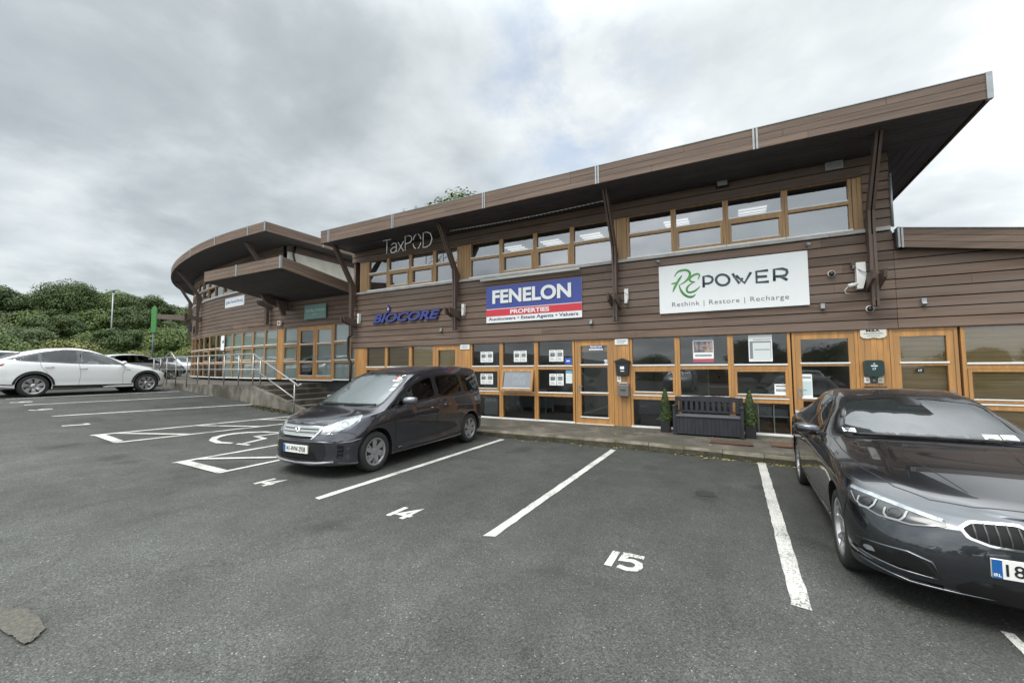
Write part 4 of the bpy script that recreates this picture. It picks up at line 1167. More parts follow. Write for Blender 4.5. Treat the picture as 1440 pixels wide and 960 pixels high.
def wheel(parent, x, y, r, w, rimr, style, out):
    """out = +1/-1: side facing away from the car"""
    root = bpy.data.objects.new('wheel', None); COL.objects.link(root); root.parent = parent; root.location = (x, y, r); root.empty_display_size = .1
    b = MB(); h = w / 2
    b.lathe([(rimr, -h * .9), (rimr + .015, -h), (r - .03, -h), (r - .006, -h * .82), (r, -h * .4), (r, h * .4), (r - .006, h * .82), (r - .03, h), (rimr + .015, h), (rimr, h * .9), (rimr - .012, h * .7)], axis='y', n=40)
    b.build('tyre', M_rubber, root)
    b = MB(); o = out
    ys = lambda q: q * h * o
    b.lathe([(rimr + .006, ys(.93)), (rimr - .008, ys(.97)), (rimr - .022, ys(.85)), (rimr - .03, ys(.3)), (rimr - .03, ys(-.5))], axis='y', n=40, mi=0)
    b.lathe([(rimr - .03, ys(-.45)), (.001, ys(-.45))], axis='y', n=32, mi=1)
    b.lathe([(rimr * .62, ys(-.1)), (rimr * .62, ys(-.3)), (.02, ys(-.3))], axis='y', n=24, mi=1)   # brake disc
    def spoke(a, w0, w1, r0, r1, y0, y1, th=.03, mi=0, skew=0.0):
        vs = []
        for rr, ww, yy in ((r0, w0, y0), ((r0 + r1) / 2, (w0 + w1) / 2, (y0 + y1) / 2 + .06), (r1, w1, y1)):
            aa = a + skew * (rr - r0) / (r1 - r0)
            c, s = math.cos(aa), math.sin(aa)
            for sx, dy in ((-1, 0), (1, 0), (.7, -th), (-.7, -th)):
                t = sx * ww / 2
                vs.append((rr * c - t * s, yy * h * o + dy * o, rr * s + t * c))
        fs = [(i * 4 + j, i * 4 + (j + 1) % 4, i * 4 + 4 + (j + 1) % 4, i * 4 + 4 + j) for i in range(2) for j in range(4)] + [(0, 1, 2, 3), (8, 9, 10, 11)]
        b.add(vs, fs, mi)
    R1 = rimr - .015
    if style == 'double':
        for k in range(5):
            a = 2 * math.pi * k / 5 + .3
            for s in (-1, 1): spoke(a + s * .13, .034, .030, .05, R1, .55, .86, skew=s * .10)
    elif style == 'blade':
        for k in range(7):
            a = 2 * math.pi * k / 7 + .2; spoke(a, .05, .125, .05, R1, .62, .80, mi=0, th=.02, skew=.12)
        b.lathe([(R1, ys(.52)), (.03, ys(.5))], axis='y', n=28, mi=1)
    elif style == 'cap':
        for k in range(6):
            a = 2 * math.pi * k / 6 + .25; spoke(a, .085, .06, .045, R1, .80, .88, mi=0, th=.03, skew=.1); spoke(a + .36, .03, .02, .07, R1, .72, .80, mi=0, skew=.1)
        b.lathe([(R1, ys(.60)), (R1 * .5, ys(.55)), (.03, ys(.5))], axis='y', n=28, mi=1)
    else:
        for k in range(10): spoke(2 * math.pi * k / 10, .035, .04, .05, R1, .6, .85)
    b.lathe([(.072, ys(.50)), (.066, ys(.78)), (.04, ys(.84)), (.001, ys(.84))], axis='y', n=20, mi=0)
    b.build('rim', [{'cap': M_hub}.get(style, M_alloy), M_alloyd], root)
    return root

def mirror_mb(side, x, y, z, sx=.10, sy=.22, sz=.13):
    """door mirror: rounded shell on a short arm"""
    b = MB(); n = 10; rows = []
    for i in range(n + 1):
        u = i / n; a = math.pi * u; yy = sy * (.5 - .5 * math.cos(a)); k = math.sin(a) ** .45 if 0 < u < 1 else 0.02
        rows.append((yy, k * (1 - .15 * u)))
    vs = []; m = 14
    for yy, k in rows:
        for j in range(m):
            t = 2 * math.pi * j / m; c, s = math.cos(t), math.sin(t)
            c = math.copysign(abs(c) ** .7, c); s = math.copysign(abs(s) ** .7, s)
            vs.append((x + sx * k * max(c, -.45) + .02 - yy * .18, side * (y + yy), z + sz / 2 * k * s + yy * .06))
    fs = [(i * m + j, i * m + (j + 1) % m, (i + 1) * m + (j + 1) % m, (i + 1) * m + j) for i in range(n) for j in range(m)]
    b.add(vs, fs, 0, True)
    b.box(x - .02, x + .03, min(side * (y - .06), side * (y + .05)), max(side * (y - .06), side * (y + .05)), z - sz * .45, z - sz * .2, 1)
    return b

def make_car(spec):
    s = spec; sh = CarShape(s['levels']); body_mat = s['paint']; wb = s['wb']; xf, xr = wb / 2, -wb / 2
    root = thing(s['name'], s['label'], 'car', group=s.get('group'))
    me = bpy.data.meshes.new('body'); b2 = sh.bm.copy(); b2.to_mesh(me); b2.free()
    me.materials.append(body_mat); me.materials.append(M_black)
    body = bpy.data.objects.new('body', me); COL.objects.link(body)
    cuts = []
    for x in (xf, xr):
        for sd_ in (-1, 1):
            q = MB(); ra = s['r'] + s.get('gap', .055); q.lathe([(0.0001, -.22), (ra, -.22), (ra, .45), (0.0001, .45)] if sd_ > 0 else [(0.0001, -.45), (ra, -.45), (ra, .22), (0.0001, .22)], (x, sd_ * s['track'], s['r'] + .01), 'y', 36, 1, False)
            c = q.build('cut', [body_mat, M_black]); bmx = bmesh.new(); bmx.from_mesh(c.data); bmesh.ops.remove_doubles(bmx, verts=bmx.verts, dist=.001); bmesh.ops.recalc_face_normals(bmx, faces=bmx.faces); bmx.to_mesh(c.data); bmx.free()
            md = body.modifiers.new('c', 'BOOLEAN'); md.operation = 'DIFFERENCE'; md.object = c; md.solver = 'EXACT'; cuts.append(c)
    bpy.context.view_layer.update(); dg = bpy.context.evaluated_depsgraph_get()
    nm = bpy.data.meshes.new_from_object(body.evaluated_get(dg)); body.modifiers.clear(); body.data = nm; nm.name = 'body'
    for c in cuts: bpy.data.objects.remove(c)
    # openings for the glass
    wins = []                                     # (mode, outline, material)
    for poly, m_ in s['side_glass']: wins.append(('side', chaikin(poly, 2), m_))
    ws = chaikin(s['windscreen'], 2); wins.append(('front', ws, s.get('screen_mat', M_windscreen))); rw = chaikin(s['rear_glass'], 2); wins.append(('rear', rw, s.get('rear_mat', M_carglass)))
    def cut(bm, d):
        kill = []
        for f in bm.faces:
            c = f.calc_center_median(); n = f.normal
            for mode, poly, _ in wins:
                if mode == 'side' and abs(n.y) > .45 and c.z > s['belt'] - .15 and in_poly((c.x, c.z), inset(poly, d)): kill.append(f); break
                if mode == 'front' and n.x > .12 and c.x < s['cowl'] + .1 and c.x > s['rooff'] - .3 and in_poly((c.y, c.z), inset(poly, d)): kill.append(f); break
                if mode == 'rear' and n.x < -.12 and in_poly((c.y, c.z), inset(poly, d)) and c.x < -.4: kill.append(f); break
        bmesh.ops.delete(bm, geom=kill, context='FACES')
    bm = bmesh.new(); bm.from_mesh(nm); cut(bm, .030); bm.to_mesh(nm)
    bm.free(); smooth_sharp(nm, 34)
    body.parent = root
    # cabin lining: the same shell pulled inwards, dark
    bm = sh.bm.copy(); bm.normal_update()
    for v in bm.verts: v.co -= v.normal * .022
    cut(bm, .018); bmesh.ops.delete(bm, geom=[f for f in bm.faces if f.calc_center_median().z < s['belt'] - .30 or f.calc_center_median().x > s['cowl'] - .02], context='FACES')
    lm = bpy.data.meshes.new('cabin_lining'); bm.to_mesh(lm); bm.free(); lm.materials.append(M_lining); smooth_sharp(lm, 60)
    lo = bpy.data.objects.new('cabin_lining', lm); COL.objects.link(lo); lo.parent = root
    # glass and its black border
    frit = MB()
    for dl in s.get('dlo', ()):
        for sd_ in (1, -1): sh.patch(frit, chaikin(dl, 2, .06), 'side', .0032, sd_, cell=.04, holes=[inset(p, .012) for m0, p, _ in wins if m0 == 'side'])
    for mode, poly, m_ in wins:
        for sd_ in ((1, -1) if mode == 'side' else (1,)):
            q = MB(); sh.patch(q, inset(poly, .004), mode, .0018, sd_, cell=.09, mi=0)
            q.build({'side': 'side_window', 'front': 'windscreen', 'rear': 'rear_window'}[mode], m_, root, fix=False)
            if mode == 'side' and s.get('dlo'): continue
            sh.patch(frit, inset(poly, -.012 if mode == 'side' else -.004), mode, .004, sd_, cell=.03, holes=[inset(poly, .026 if mode == 'side' else .036)])
    frit.build('window_trim', M_trim, root, fix=False)
    if s.get('brightline'):
        q = MB()
        for sd_ in (1, -1):
            for ln in s['brightline']: sh.strip(q, ln, 'side', .018, .007, sd_)
        q.build('window_brightwork', M_chrome, root, fix=False)
    # pillars between side windows are painted gloss black
    if s.get('pillars'):
        q = MB()
        for poly in s['pillars']:
            for sd_ in (1, -1): sh.patch(q, poly, 'side', .0028, sd_, cell=.06)
        q.build('pillar_trim', M_trim, root, fix=False)
    # shut lines
    q = MB()
    for ln in s['seams_side']:
        for sd_ in (1, -1): sh.strip(q, ln, 'side', .007, .0016, sd_)
    for ln in s.get('seams_top', ()):
        sh.strip(q, ln, 'top', .008, .0016); sh.strip(q, [(a, -b_) for a, b_ in ln], 'top', .008, .0016)
    for ln in s.get('seams_front', ()):
        sh.strip(q, ln, 'front', .007, .0016); sh.strip(q, [(-a, b_) for a, b_ in ln], 'front', .007, .0016)
    q.build('shut_lines', M_black, root, fix=False)
    for mode, poly, m_, nm_, off in s.get('patches', ()):
        for sd_ in ((1, -1) if mode.startswith('obl') or mode == 'side' or mode.endswith('2') else (1,)):
            q = MB(); md_ = mode.rstrip('2') if mode.endswith('2') else mode
            if mode.startswith('obl'): sh.patch(q, chaikin(poly, 1), 'obl', off, sd_, rad(float(mode[3:])), cell=.03, rim=.004)
            elif md_ != 'side': sh.patch(q, chaikin([(a * sd_, c) for a, c in poly], 1), md_, off, 1, cell=.03, rim=.004)
            else: sh.patch(q, chaikin(poly, 1), 'side', off, sd_, cell=.05, rim=.002)
            q.build(nm_, m_, root, fix=False)
    for mode, ln, w_, m_, nm_, off in s.get('strips', ()):
        for sd_ in (1, -1):
            if mode == 'front' and sd_ < 0 and max(a for a, c in ln) == 0: continue
            q = MB()
            if mode.startswith('obl'): sh.strip(q, ln, 'obl', w_, off, sd_, rad(float(mode[3:])), step=.015)
            elif mode == 'side': sh.strip(q, ln, 'side', w_, off, sd_)
            else: sh.strip(q, [(a * sd_, c) for a, c in ln], mode, w_, off, step=.015)
            if q.v: q.build(nm_, m_, root, fix=False)
    # wheels
    for x in (xf, xr):
        for sd_ in (1, -1): wheel(root, x, sd_ * s['track'], s['r'], s['tw'], s['rim'], s['style'], sd_)
    # mirrors
    for sd_ in (1, -1):
        mx_, my_, mz_ = s['mirror']; mirror_mb(sd_, mx_, my_, mz_).build('wing_mirror', [s.get('mirror_mat', body_mat), M_black], root)
    # door handles
    for hx_, hz_ in s['handles']:
        for sd_ in (1, -1):
            h, nn = sh.ray('side', (hx_, hz_), sd_); q = MB()
            y = h.y; q.tube([(hx_ - .10, y, hz_), (hx_ - .07, y + sd_ * .032, hz_), (hx_ + .07, y + sd_ * .032, hz_), (hx_ + .10, y, hz_)], [.010, .013, .013, .010], 8)
            q.build('door_handle', s.get('handle_mat', body_mat), root)
    # cabin: dash, wheel, seats
    bz = s['belt']; cx_ = s['cowl']
    q = MB(); wd = s['cabw']
    q.prism([(cx_ - .02, bz + .02), (cx_ - .55, bz + .0), (cx_ - .62, bz - .12), (cx_ - .55, bz - .45), (cx_ - .05, bz - .45)], -wd, wd, 'y'); q.build('dashboard', M_lining, root, bevel=.03)
    q = MB(); c = Vector((cx_ - .72, -.37, bz - .01)); ring_ = []
    for i in range(24):
        t = 2 * math.pi * i / 24; ring_.append(c + Vector((math.sin(t) * .18 * .45, math.cos(t) * .185, math.sin(t) * .18 * .9)))
    q.tube(ring_, .016, 8, closed=True); q.tube([c + Vector((0, -.18, 0)), c, c + Vector((0, .18, 0))], .02, 6); q.tube([c, c + Vector((.25, 0, -.12))], .03, 8); q.build('steering_wheel', M_black, root)
    for x in s['seats']:
        for y in (-.37, .37):
            q = MB(); q.prism([(x, bz - .55), (x - .16, bz + .10), (x - .26, bz + .08), (x - .14, bz - .55)], y - .24, y + .24, 'y'); q.prism([(x - .17, bz + .14), (x - .21, bz + .33), (x - .29, bz + .32), (x - .26, bz + .13)], y - .13, y + .13, 'y'); q.box(x - .05, x + .48, y - .25, y + .25, bz - .68, bz - .5)
            q.build('seat', M_seat, root, bevel=.04)
    q = MB(); q.box(-1.6, cx_ - .1, -wd, wd, .26, .30); q.build('floor_pan', M_black, root)
    # wipers
    if s.get('wipers'):
        q = MB()
        for a, c in s['wipers']:
            P_ = []
            for i in range(9):
                u = i / 8; h, nn = sh.ray('front', (a[0] + (c[0] - a[0]) * u, a[1] + (c[1] - a[1]) * u))
                if h: P_.append(h + nn * .018)
            if len(P_) > 2: q.tube(P_, .011, 6)
        q.build('wiper', M_black, root)
    # plate
    if s.get('plate'):
        px_, pz_, txt, eu = s['plate']; h, nn = sh.ray('front', (0, pz_)); x0 = h.x + .02
        q = MB(); q.box(x0 - .02, x0, -.26, .26, pz_ - .056, pz_ + .056); po = q.build('number_plate', M_plate, root)
        q = MB(); q.box(x0 - .001, x0 + .0015, -.26, -.215, pz_ - .055, pz_ + .055); q.build('plate_band', M_eu, po)
        if txt:
            # local text is XZ facing -Y: turn to face +X (x->y)
            tb = text_mb(txt, 0, 0, s.get('plate_w', .42), .072, .002, .006); tb.v = [(x0 + .001 - v_[1], -.20 + v_[0], pz_ - .036 + v_[2]) for v_ in tb.v]
            tb.build('plate_lettering', M_black, po)
        if eu:
            tb = text_mb(eu, 0, 0, .034, .018, .002, .02); tb.v = [(x0 + .0016 - v_[1], -.255 + v_[0], pz_ - .045 + v_[2]) for v_ in tb.v]; tb.build('plate_country_code', M_plate, po)
    return root, sh

def Wc(*t): return list(t)
# ---- dark grey saloon --------------------------------------------------------------
def saloon_levels():
    hood = [(2.10, .735), (1.9, .805), (1.5, .885), (1.0, .95), (.62, 1.0)]
    top = hood + [(.40, 1.115), (.05, 1.285), (-.28, 1.385), (-.70, 1.43), (-1.05, 1.405), (-1.40, 1.315), (-1.75, 1.155), (-1.92, 1.09), (-2.3, 1.06), (-2.42, 1.0)]
    k7z = [(2.08, .72), (1.9, .785), (1.5, .865), (1.0, .935), (.62, .985), (.45, 1.03), (.05, 1.235), (-.28, 1.345), (-.70, 1.388), (-1.05, 1.36), (-1.40, 1.265), (-1.75, 1.12), (-1.92, 1.07), (-2.3, 1.04), (-2.42, .98)]
    k7w = [(2.1, .55), (1.5, .64), (.8, .70), (.5, .715), (.2, .655), (-.2, .575), (-.6, .56), (-1.0, .56), (-1.4, .575), (-1.75, .62), (-2.0, .66), (-2.4, .62)]
    k8w = [(2.1, .30), (.6, .38), (-.3, .30), (-1.4, .31), (-2.4, .34)]
    mid = [(x, a + (lerp_tab(k7z, x) - a) * .28) for x, a in top]
    return [
     dict(f=1.95, r=-2.30, w=[(0, 0)], z=[(2, .20), (-2.3, .22)]),
     dict(f=2.08, r=-2.34, w=[(0, .74)], z=[(2.08, .185), (1.6, .19), (-2.3, .24)], rf=.7, sharp=.4, nf=2.6),
     dict(f=2.185, r=-2.40, w=[(2.1, .87), (1.4, .868), (0, .86), (-2, .86)], z=[(2.2, .225), (1.5, .21), (1.0, .235), (-1, .235), (-2.4, .30)], rf=.60, sharp=.6, nf=2.7),
     dict(f=2.205, r=-2.44, w=[(2.1, .89), (1.4, .905), (.9, .880), (-.9, .882), (-1.4, .905), (-2, .88)], z=[(2.2, .34), (1.4, .38), (-2.4, .42)], rf=.60, nf=2.7),
     dict(f=2.20, r=-2.45, w=[(2.1, .89), (1.4, .912), (.9, .898), (-.9, .90), (-1.4, .912), (-2, .88)], z=[(2.2, .47), (1.4, .56), (-2.4, .62)], rf=.62, nf=2.7),
     dict(f=2.175, r=-2.445, w=[(2.1, .87), (1.4, .908), (.9, .908), (-.9, .908), (-1.4, .912), (-2, .87)], z=[(2.2, .61), (1.7, .70), (1.2, .76), (.6, .79), (-2.4, .83)], rf=.66, nf=2.6, sharp=.5),
     dict(f=2.12, r=-2.43, w=[(2.1, .79), (1.5, .85), (1.0, .865), (.5, .862), (-.9, .86), (-1.5, .86), (-2.3, .80)], z=[(2.12, .69), (1.8, .765), (1.4, .845), (1.0, .90), (.5, .94), (-.5, .955), (-1.5, .985), (-2.2, .99), (-2.42, .93)], rf=.72, nf=2.5, sharp=.7),
     dict(f=2.09, r=-2.42, w=k7w, z=k7z, rf=.66, nf=2.4, sharp=.5),
     dict(f=2.09, r=-2.42, w=k8w, z=mid, rf=.5, nf=2.3),
     dict(f=2.09, r=-2.42, w=[(0, 0)], z=top)]
sal = dict(name='saloon_car', label='glossy dark grey saloon car parked nose out at the right edge, cut by the frame', levels=saloon_levels(), paint=P_dark, wb=2.81, r=.325, track=.770, tw=.235, rim=.232, style='double', gap=.045,
    belt=.95, cowl=.60, rooff=-.25, cabw=.66, seats=(-.25, -1.1), mirror=(.42, .86, 1.02), handles=((-.42, .80), (-1.22, .83)), plate=(0, .45, '182', 'IRL'), dlo=[[(.43, .955), (.02, 1.19), (-.30, 1.335), (-.75, 1.362), (-1.12, 1.330), (-1.35, 1.23), (-1.60, 1.06), (-1.55, 1.0), (-.45, .965)]], plate_w=.135,
    windscreen=[(-.70, .985), (-.57, 1.33), (-.2, 1.375), (.2, 1.375), (.57, 1.33), (.70, .985), (.3, 1.005), (-.3, 1.005)],
    rear_glass=[(-.56, 1.13), (-.48, 1.30), (0, 1.35), (.48, 1.30), (.56, 1.13), (0, 1.15)],
    side_glass=[([(.36, .965), (.02, 1.17), (-.28, 1.315), (-.40, 1.335), (-.40, .975)], M_carglass), ([(-.45, .978), (-.45, 1.337), (-.75, 1.35), (-1.10, 1.318), (-1.22, 1.20), (-1.28, 1.0)], M_carglass), ([(-1.33, 1.005), (-1.27, 1.19), (-1.19, 1.28), (-1.42, 1.165), (-1.56, 1.06), (-1.50, 1.015)], M_carglass)],
    brightline=[[(.40, .955), (-.5, .962), (-1.54, 1.003)]],
    seams_side=[[(.66, .90), (.60, .60), (.66, .27)], [(-.46, .95), (-.44, .6), (-.48, .27)], [(-1.30, .99), (-1.22, .85), (-1.08, .66), (-.98, .45)], [(.66, .27), (-.9, .27)], [(2.0, .70), (1.75, .67), (1.72, .45)], [(1.68, .78), (1.3, .86), (.66, .925)]],
    seams_top=[[(2.02, .0), (2.01, .25), (1.95, .45), (1.80, .60), (1.5, .72), (1.0, .77), (.62, .77)], [(1.85, .22), (1.2, .36), (.66, .42)]],
    patches=[
     ('front2', [(.05, 0.560), (.05, 0.680), (.09, 0.705), (.31, 0.690), (.375, 0.645), (.34, 0.590), (.24, 0.560)], M_chrome, 'grille_surround', .006),
     ('front2', [(.066, 0.573), (.066, 0.673), (.10, 0.691), (.30, 0.677), (.353, 0.643), (.325, 0.602), (.235, 0.573)], M_mesh, 'grille', .0095),
     ('front', [(-.42, .28), (-.33, .345), (.33, .345), (.42, .28), (.36, .215), (-.36, .215)], M_mesh, 'lower_grille', .004),
     ('obl38', [(.42, 0.305), (.47, 0.385), (.55, 0.415), (.83, 0.412), (.85, 0.360), (.74, 0.305)], M_mesh, 'bumper_intake', .004),
     ('obl38', [(.38, .632), (.40, .672), (.60, .708), (.80, .738), (.985, .757), (.99, .725), (.945, .662), (.80, .612), (.62, .595), (.52, .600)], M_lensd, 'headlight', .005),
     ('obl38', [(.73, 0.365), (.755, 0.392), (.80, 0.392), (.815, 0.375), (.79, 0.358)], M_lens, 'fog_lamp', .010),
     ('side', [(-2.42, .80), (-2.42, .93), (-2.10, .93), (-2.12, .84)], M_red, 'tail_light', .004),
    ],
    strips=[
     ('obl38', [(.41, 0.664), (.60, 0.700), (.80, 0.731), (.965, 0.748)], .020, M_lens, 'headlight_brow', .008),
     ('obl38', [(.41, 0.635), (.54, 0.611), (.72, 0.620), (.88, 0.665), (.945, 0.718)], .008, M_hub, 'headlight_edge', .010),
     ('obl38', [(0.815 + a, 0.684 + c) for a, c in ((-.058, .026), (-.056, -.010), (-.034, -.036), (.032, -.036), (.054, -.012), (.056, .020))], .012, M_led, 'headlight_ring', .012),
     ('obl38', [(0.635 + a, 0.655 + c) for a, c in ((-.058, .026), (-.056, -.010), (-.034, -.036), (.032, -.036), (.054, -.012), (.056, .020))], .012, M_led, 'headlight_ring', .012),
     ('front', [(0.1, 0.600), (0.1, 0.685)], .008, M_trim, 'grille_bar', .014), ('front', [(0.15, 0.580), (0.15, 0.690)], .008, M_trim, 'grille_bar', .014), ('front', [(0.2, 0.577), (0.2, 0.687)], .008, M_trim, 'grille_bar', .014), ('front', [(0.25, 0.580), (0.25, 0.683)], .008, M_trim, 'grille_bar', .014), ('front', [(0.3, 0.595), (0.3, 0.670)], .008, M_trim, 'grille_bar', .014),
     ('obl38', [(.40, .25), (.62, .235), (.88, .29)], .018, P_dark, 'bumper_blade', .010),
    ], wipers=[((-.6, 1.005), (.02, 1.01)), ((.0, 1.01), (.62, 1.005))])
sal_root, sal_sh = make_car(sal)
for c in ((.815, .684), (.635, .657)):
    for sd_ in (1, -1):
        q = MB(); sal_sh.patch(q, [(c[0] + .036 * math.cos(t * .5236), c[1] + .025 * math.sin(t * .5236)) for t in range(12)], 'obl', .011, sd_, rad(38), cell=.02); lo_ = q.build('headlight_lens', M_trim, sal_root, fix=False)
        q = MB(); sal_sh.strip(q, arc(c[0], c[1], .036, .025, 0, 360, 18), 'obl', .006, .013, sd_, rad(38), step=.01); q.build('lens_ring', M_alloyd, lo_, fix=False)
def sticker(sh, root, y0, y1, z0, z1, m, name='windscreen_sticker', txt=None, dx=.004, tm=None):
    q = MB(); sh.patch(q, [(y0, z0), (y1, z0), (y1, z1), (y0, z1)], 'front', dx, cell=.04); o = q.build(name, m, root, fix=False)
    if txt:
        t = text_mb(txt, min(y0, y1) + .01, z0 + .012, abs(y1 - y0) - .02, z1 - z0 - .024, .001, .03); vv = []
        for v_ in t.v:
            h, nn = sh.ray('front', (v_[0], v_[2])); vv.append(h + nn * (dx + .003))
        t.v = [tuple(p) for p in vv]; t.build('sticker_lettering', tm or M_black, o, fix=False)
sticker(sal_sh, sal_root, -.66, -.56, 1.02, 1.055, M_paper, txt='AA')
sticker(sal_sh, sal_root, .36, .47, 1.025, 1.06, M_tax); sticker(sal_sh, sal_root, .485, .59, 1.025, 1.06, M_tax)
q = MB(); sal_sh.patch(q, [(-.10, 1.30), (-.08, 1.372), (.08, 1.372), (.10, 1.30), (.05, 1.28), (-.05, 1.28)], 'front', .003, cell=.04); q.build('camera_housing', M_trim, sal_root, fix=False)
q = MB(); q.box(.05, .09, -.13, .13, 1.20, 1.27); q.build('interior_mirror', M_trim, sal_root, bevel=.02)
ridge(sal_sh, sal_root, [(.20, .245), (.55, .235), (.80, .275), (.98, .30)], 'obl', .010, P_dark, 'splitter_lip', ang=rad(38), lift=.006)
ridge(sal_sh, sal_root, [(.42, .300), (.60, .300), (.80, .325), (.93, .345)], 'obl', .011, P_dark, 'intake_blade', ang=rad(38), lift=.006)
ridge(sal_sh, sal_root, [(.40, .30), (.44, .40), (.55, .432), (.86, .425)], 'obl', .010, P_dark, 'intake_edge', ang=rad(38), lift=.004)
ridge(sal_sh, sal_root, [(1.72, .735), (1.2, .775), (.5, .80), (-.8, .815), (-1.9, .83)], 'side', .010, P_dark, 'swage_line', lift=-.003)
ridge(sal_sh, sal_root, [(1.80, .765), (1.4, .848), (1.0, .902), (.60, .938)], 'side', .011, P_dark, 'wing_crease', lift=-.004)
ridge(sal_sh, sal_root, [(.98, .30), (.0, .285), (-.98, .31)], 'side', .014, P_dark, 'sill_skirt', lift=.0)
ridge(sal_sh, sal_root, [(1.85, .20), (1.4, .30), (.75, .40)], 'top', .016, P_dark, 'bonnet_crease', lift=-.010)
sal_root.location = (1.635, 5.97, -.11); sal_root.rotation_euler = (0, 0, rad(-90.3))

# ---- people carrier ----------------------------------------------------------------
def mpv_levels():
    top = [(2.03, .79), (1.9, .84), (1.7, .885), (1.42, .94), (1.28, .99), (.75, 1.275), (.25, 1.52), (-.2, 1.60), (-.7, 1.635), (-1.2, 1.64), (-1.7, 1.612), (-1.95, 1.55), (-2.03, 1.38), (-2.07, 1.05), (-2.08, .95)]
    k7z = [(2.0, .77), (1.9, .81), (1.6, .87), (1.40, .905), (1.2, .965), (.75, 1.21), (.25, 1.465), (-.2, 1.548), (-.7, 1.585), (-1.2, 1.588), (-1.7, 1.56), (-1.95, 1.495), (-2.03, 1.33), (-2.07, 1.02), (-2.08, .93)]
    k7w = [(2.1, .52), (1.6, .65), (1.40, .70), (1.15, .725), (.65, .69), (.25, .645), (-.2, .63), (-1.2, .625), (-1.9, .605), (-2.07, .66)]
    mid = [(x, a + (lerp_tab(k7z, x) - a) * .28) for x, a in top]
    return [
     dict(f=1.92, r=-1.98, w=[(0, 0)], z=[(2, .18), (-2, .22)]),
     dict(f=2.05, r=-2.02, w=[(0, .70)], z=[(2.0, .165), (1.4, .17), (-2, .25)], rf=.65, sharp=.4, nf=2.5),
     dict(f=2.125, r=-2.07, w=[(2.0, .83), (1.4, .835), (-2, .815)], z=[(2.2, .20), (1.5, .19), (1.0, .21), (-1, .21), (-2.1, .28)], rf=.66, sharp=.6, nf=2.6),
     dict(f=2.125, r=-2.08, w=[(2.0, .835), (1.37, .845), (.9, .825), (-.9, .825), (-1.37, .845), (-2, .83)], z=[(2.2, .33), (1.4, .36), (-2.1, .42)], rf=.66, nf=2.6),
     dict(f=2.13, r=-2.085, w=[(2.0, .84), (1.37, .85), (.9, .842), (-.9, .842), (-1.37, .85), (-2, .83)], z=[(2.2, .50), (1.4, .58), (-2.1, .62)], rf=.68, nf=2.6),
     dict(f=2.115, r=-2.085, w=[(2.0, .83), (1.37, .848), (.9, .848), (-.9, .846), (-1.37, .848), (-2, .82)], z=[(2.2, .61), (1.7, .69), (1.2, .75), (-2.1, .82)], rf=.72, nf=2.5, sharp=.3),
     dict(f=2.07, r=-2.08, w=[(2.1, .76), (1.5, .81), (1.0, .822), (.5, .822), (-.9, .815), (-1.5, .80), (-2.07, .77)], z=[(2.07, .72), (1.8, .795), (1.4, .875), (1.0, .925), (.5, .965), (-.5, 1.01), (-1.5, 1.03), (-2.07, 1.02)], rf=.76, nf=2.4, rr=.3, sharp=.65),
     dict(f=2.04, r=-2.075, w=k7w, z=k7z, rf=.66, nf=2.3, sharp=.5, rr=.25),
     dict(f=2.04, r=-2.075, w=[(2.1, .3), (1, .37), (.1, .30), (-1.2, .30), (-2.1, .36)], z=mid, rf=.5, nf=2.2, rr=.2),
     dict(f=2.04, r=-2.075, w=[(0, 0)], z=top)]
P_glossb = mat('bumper_black', (0.016, 0.016, 0.018), 0.6, spec=.25)
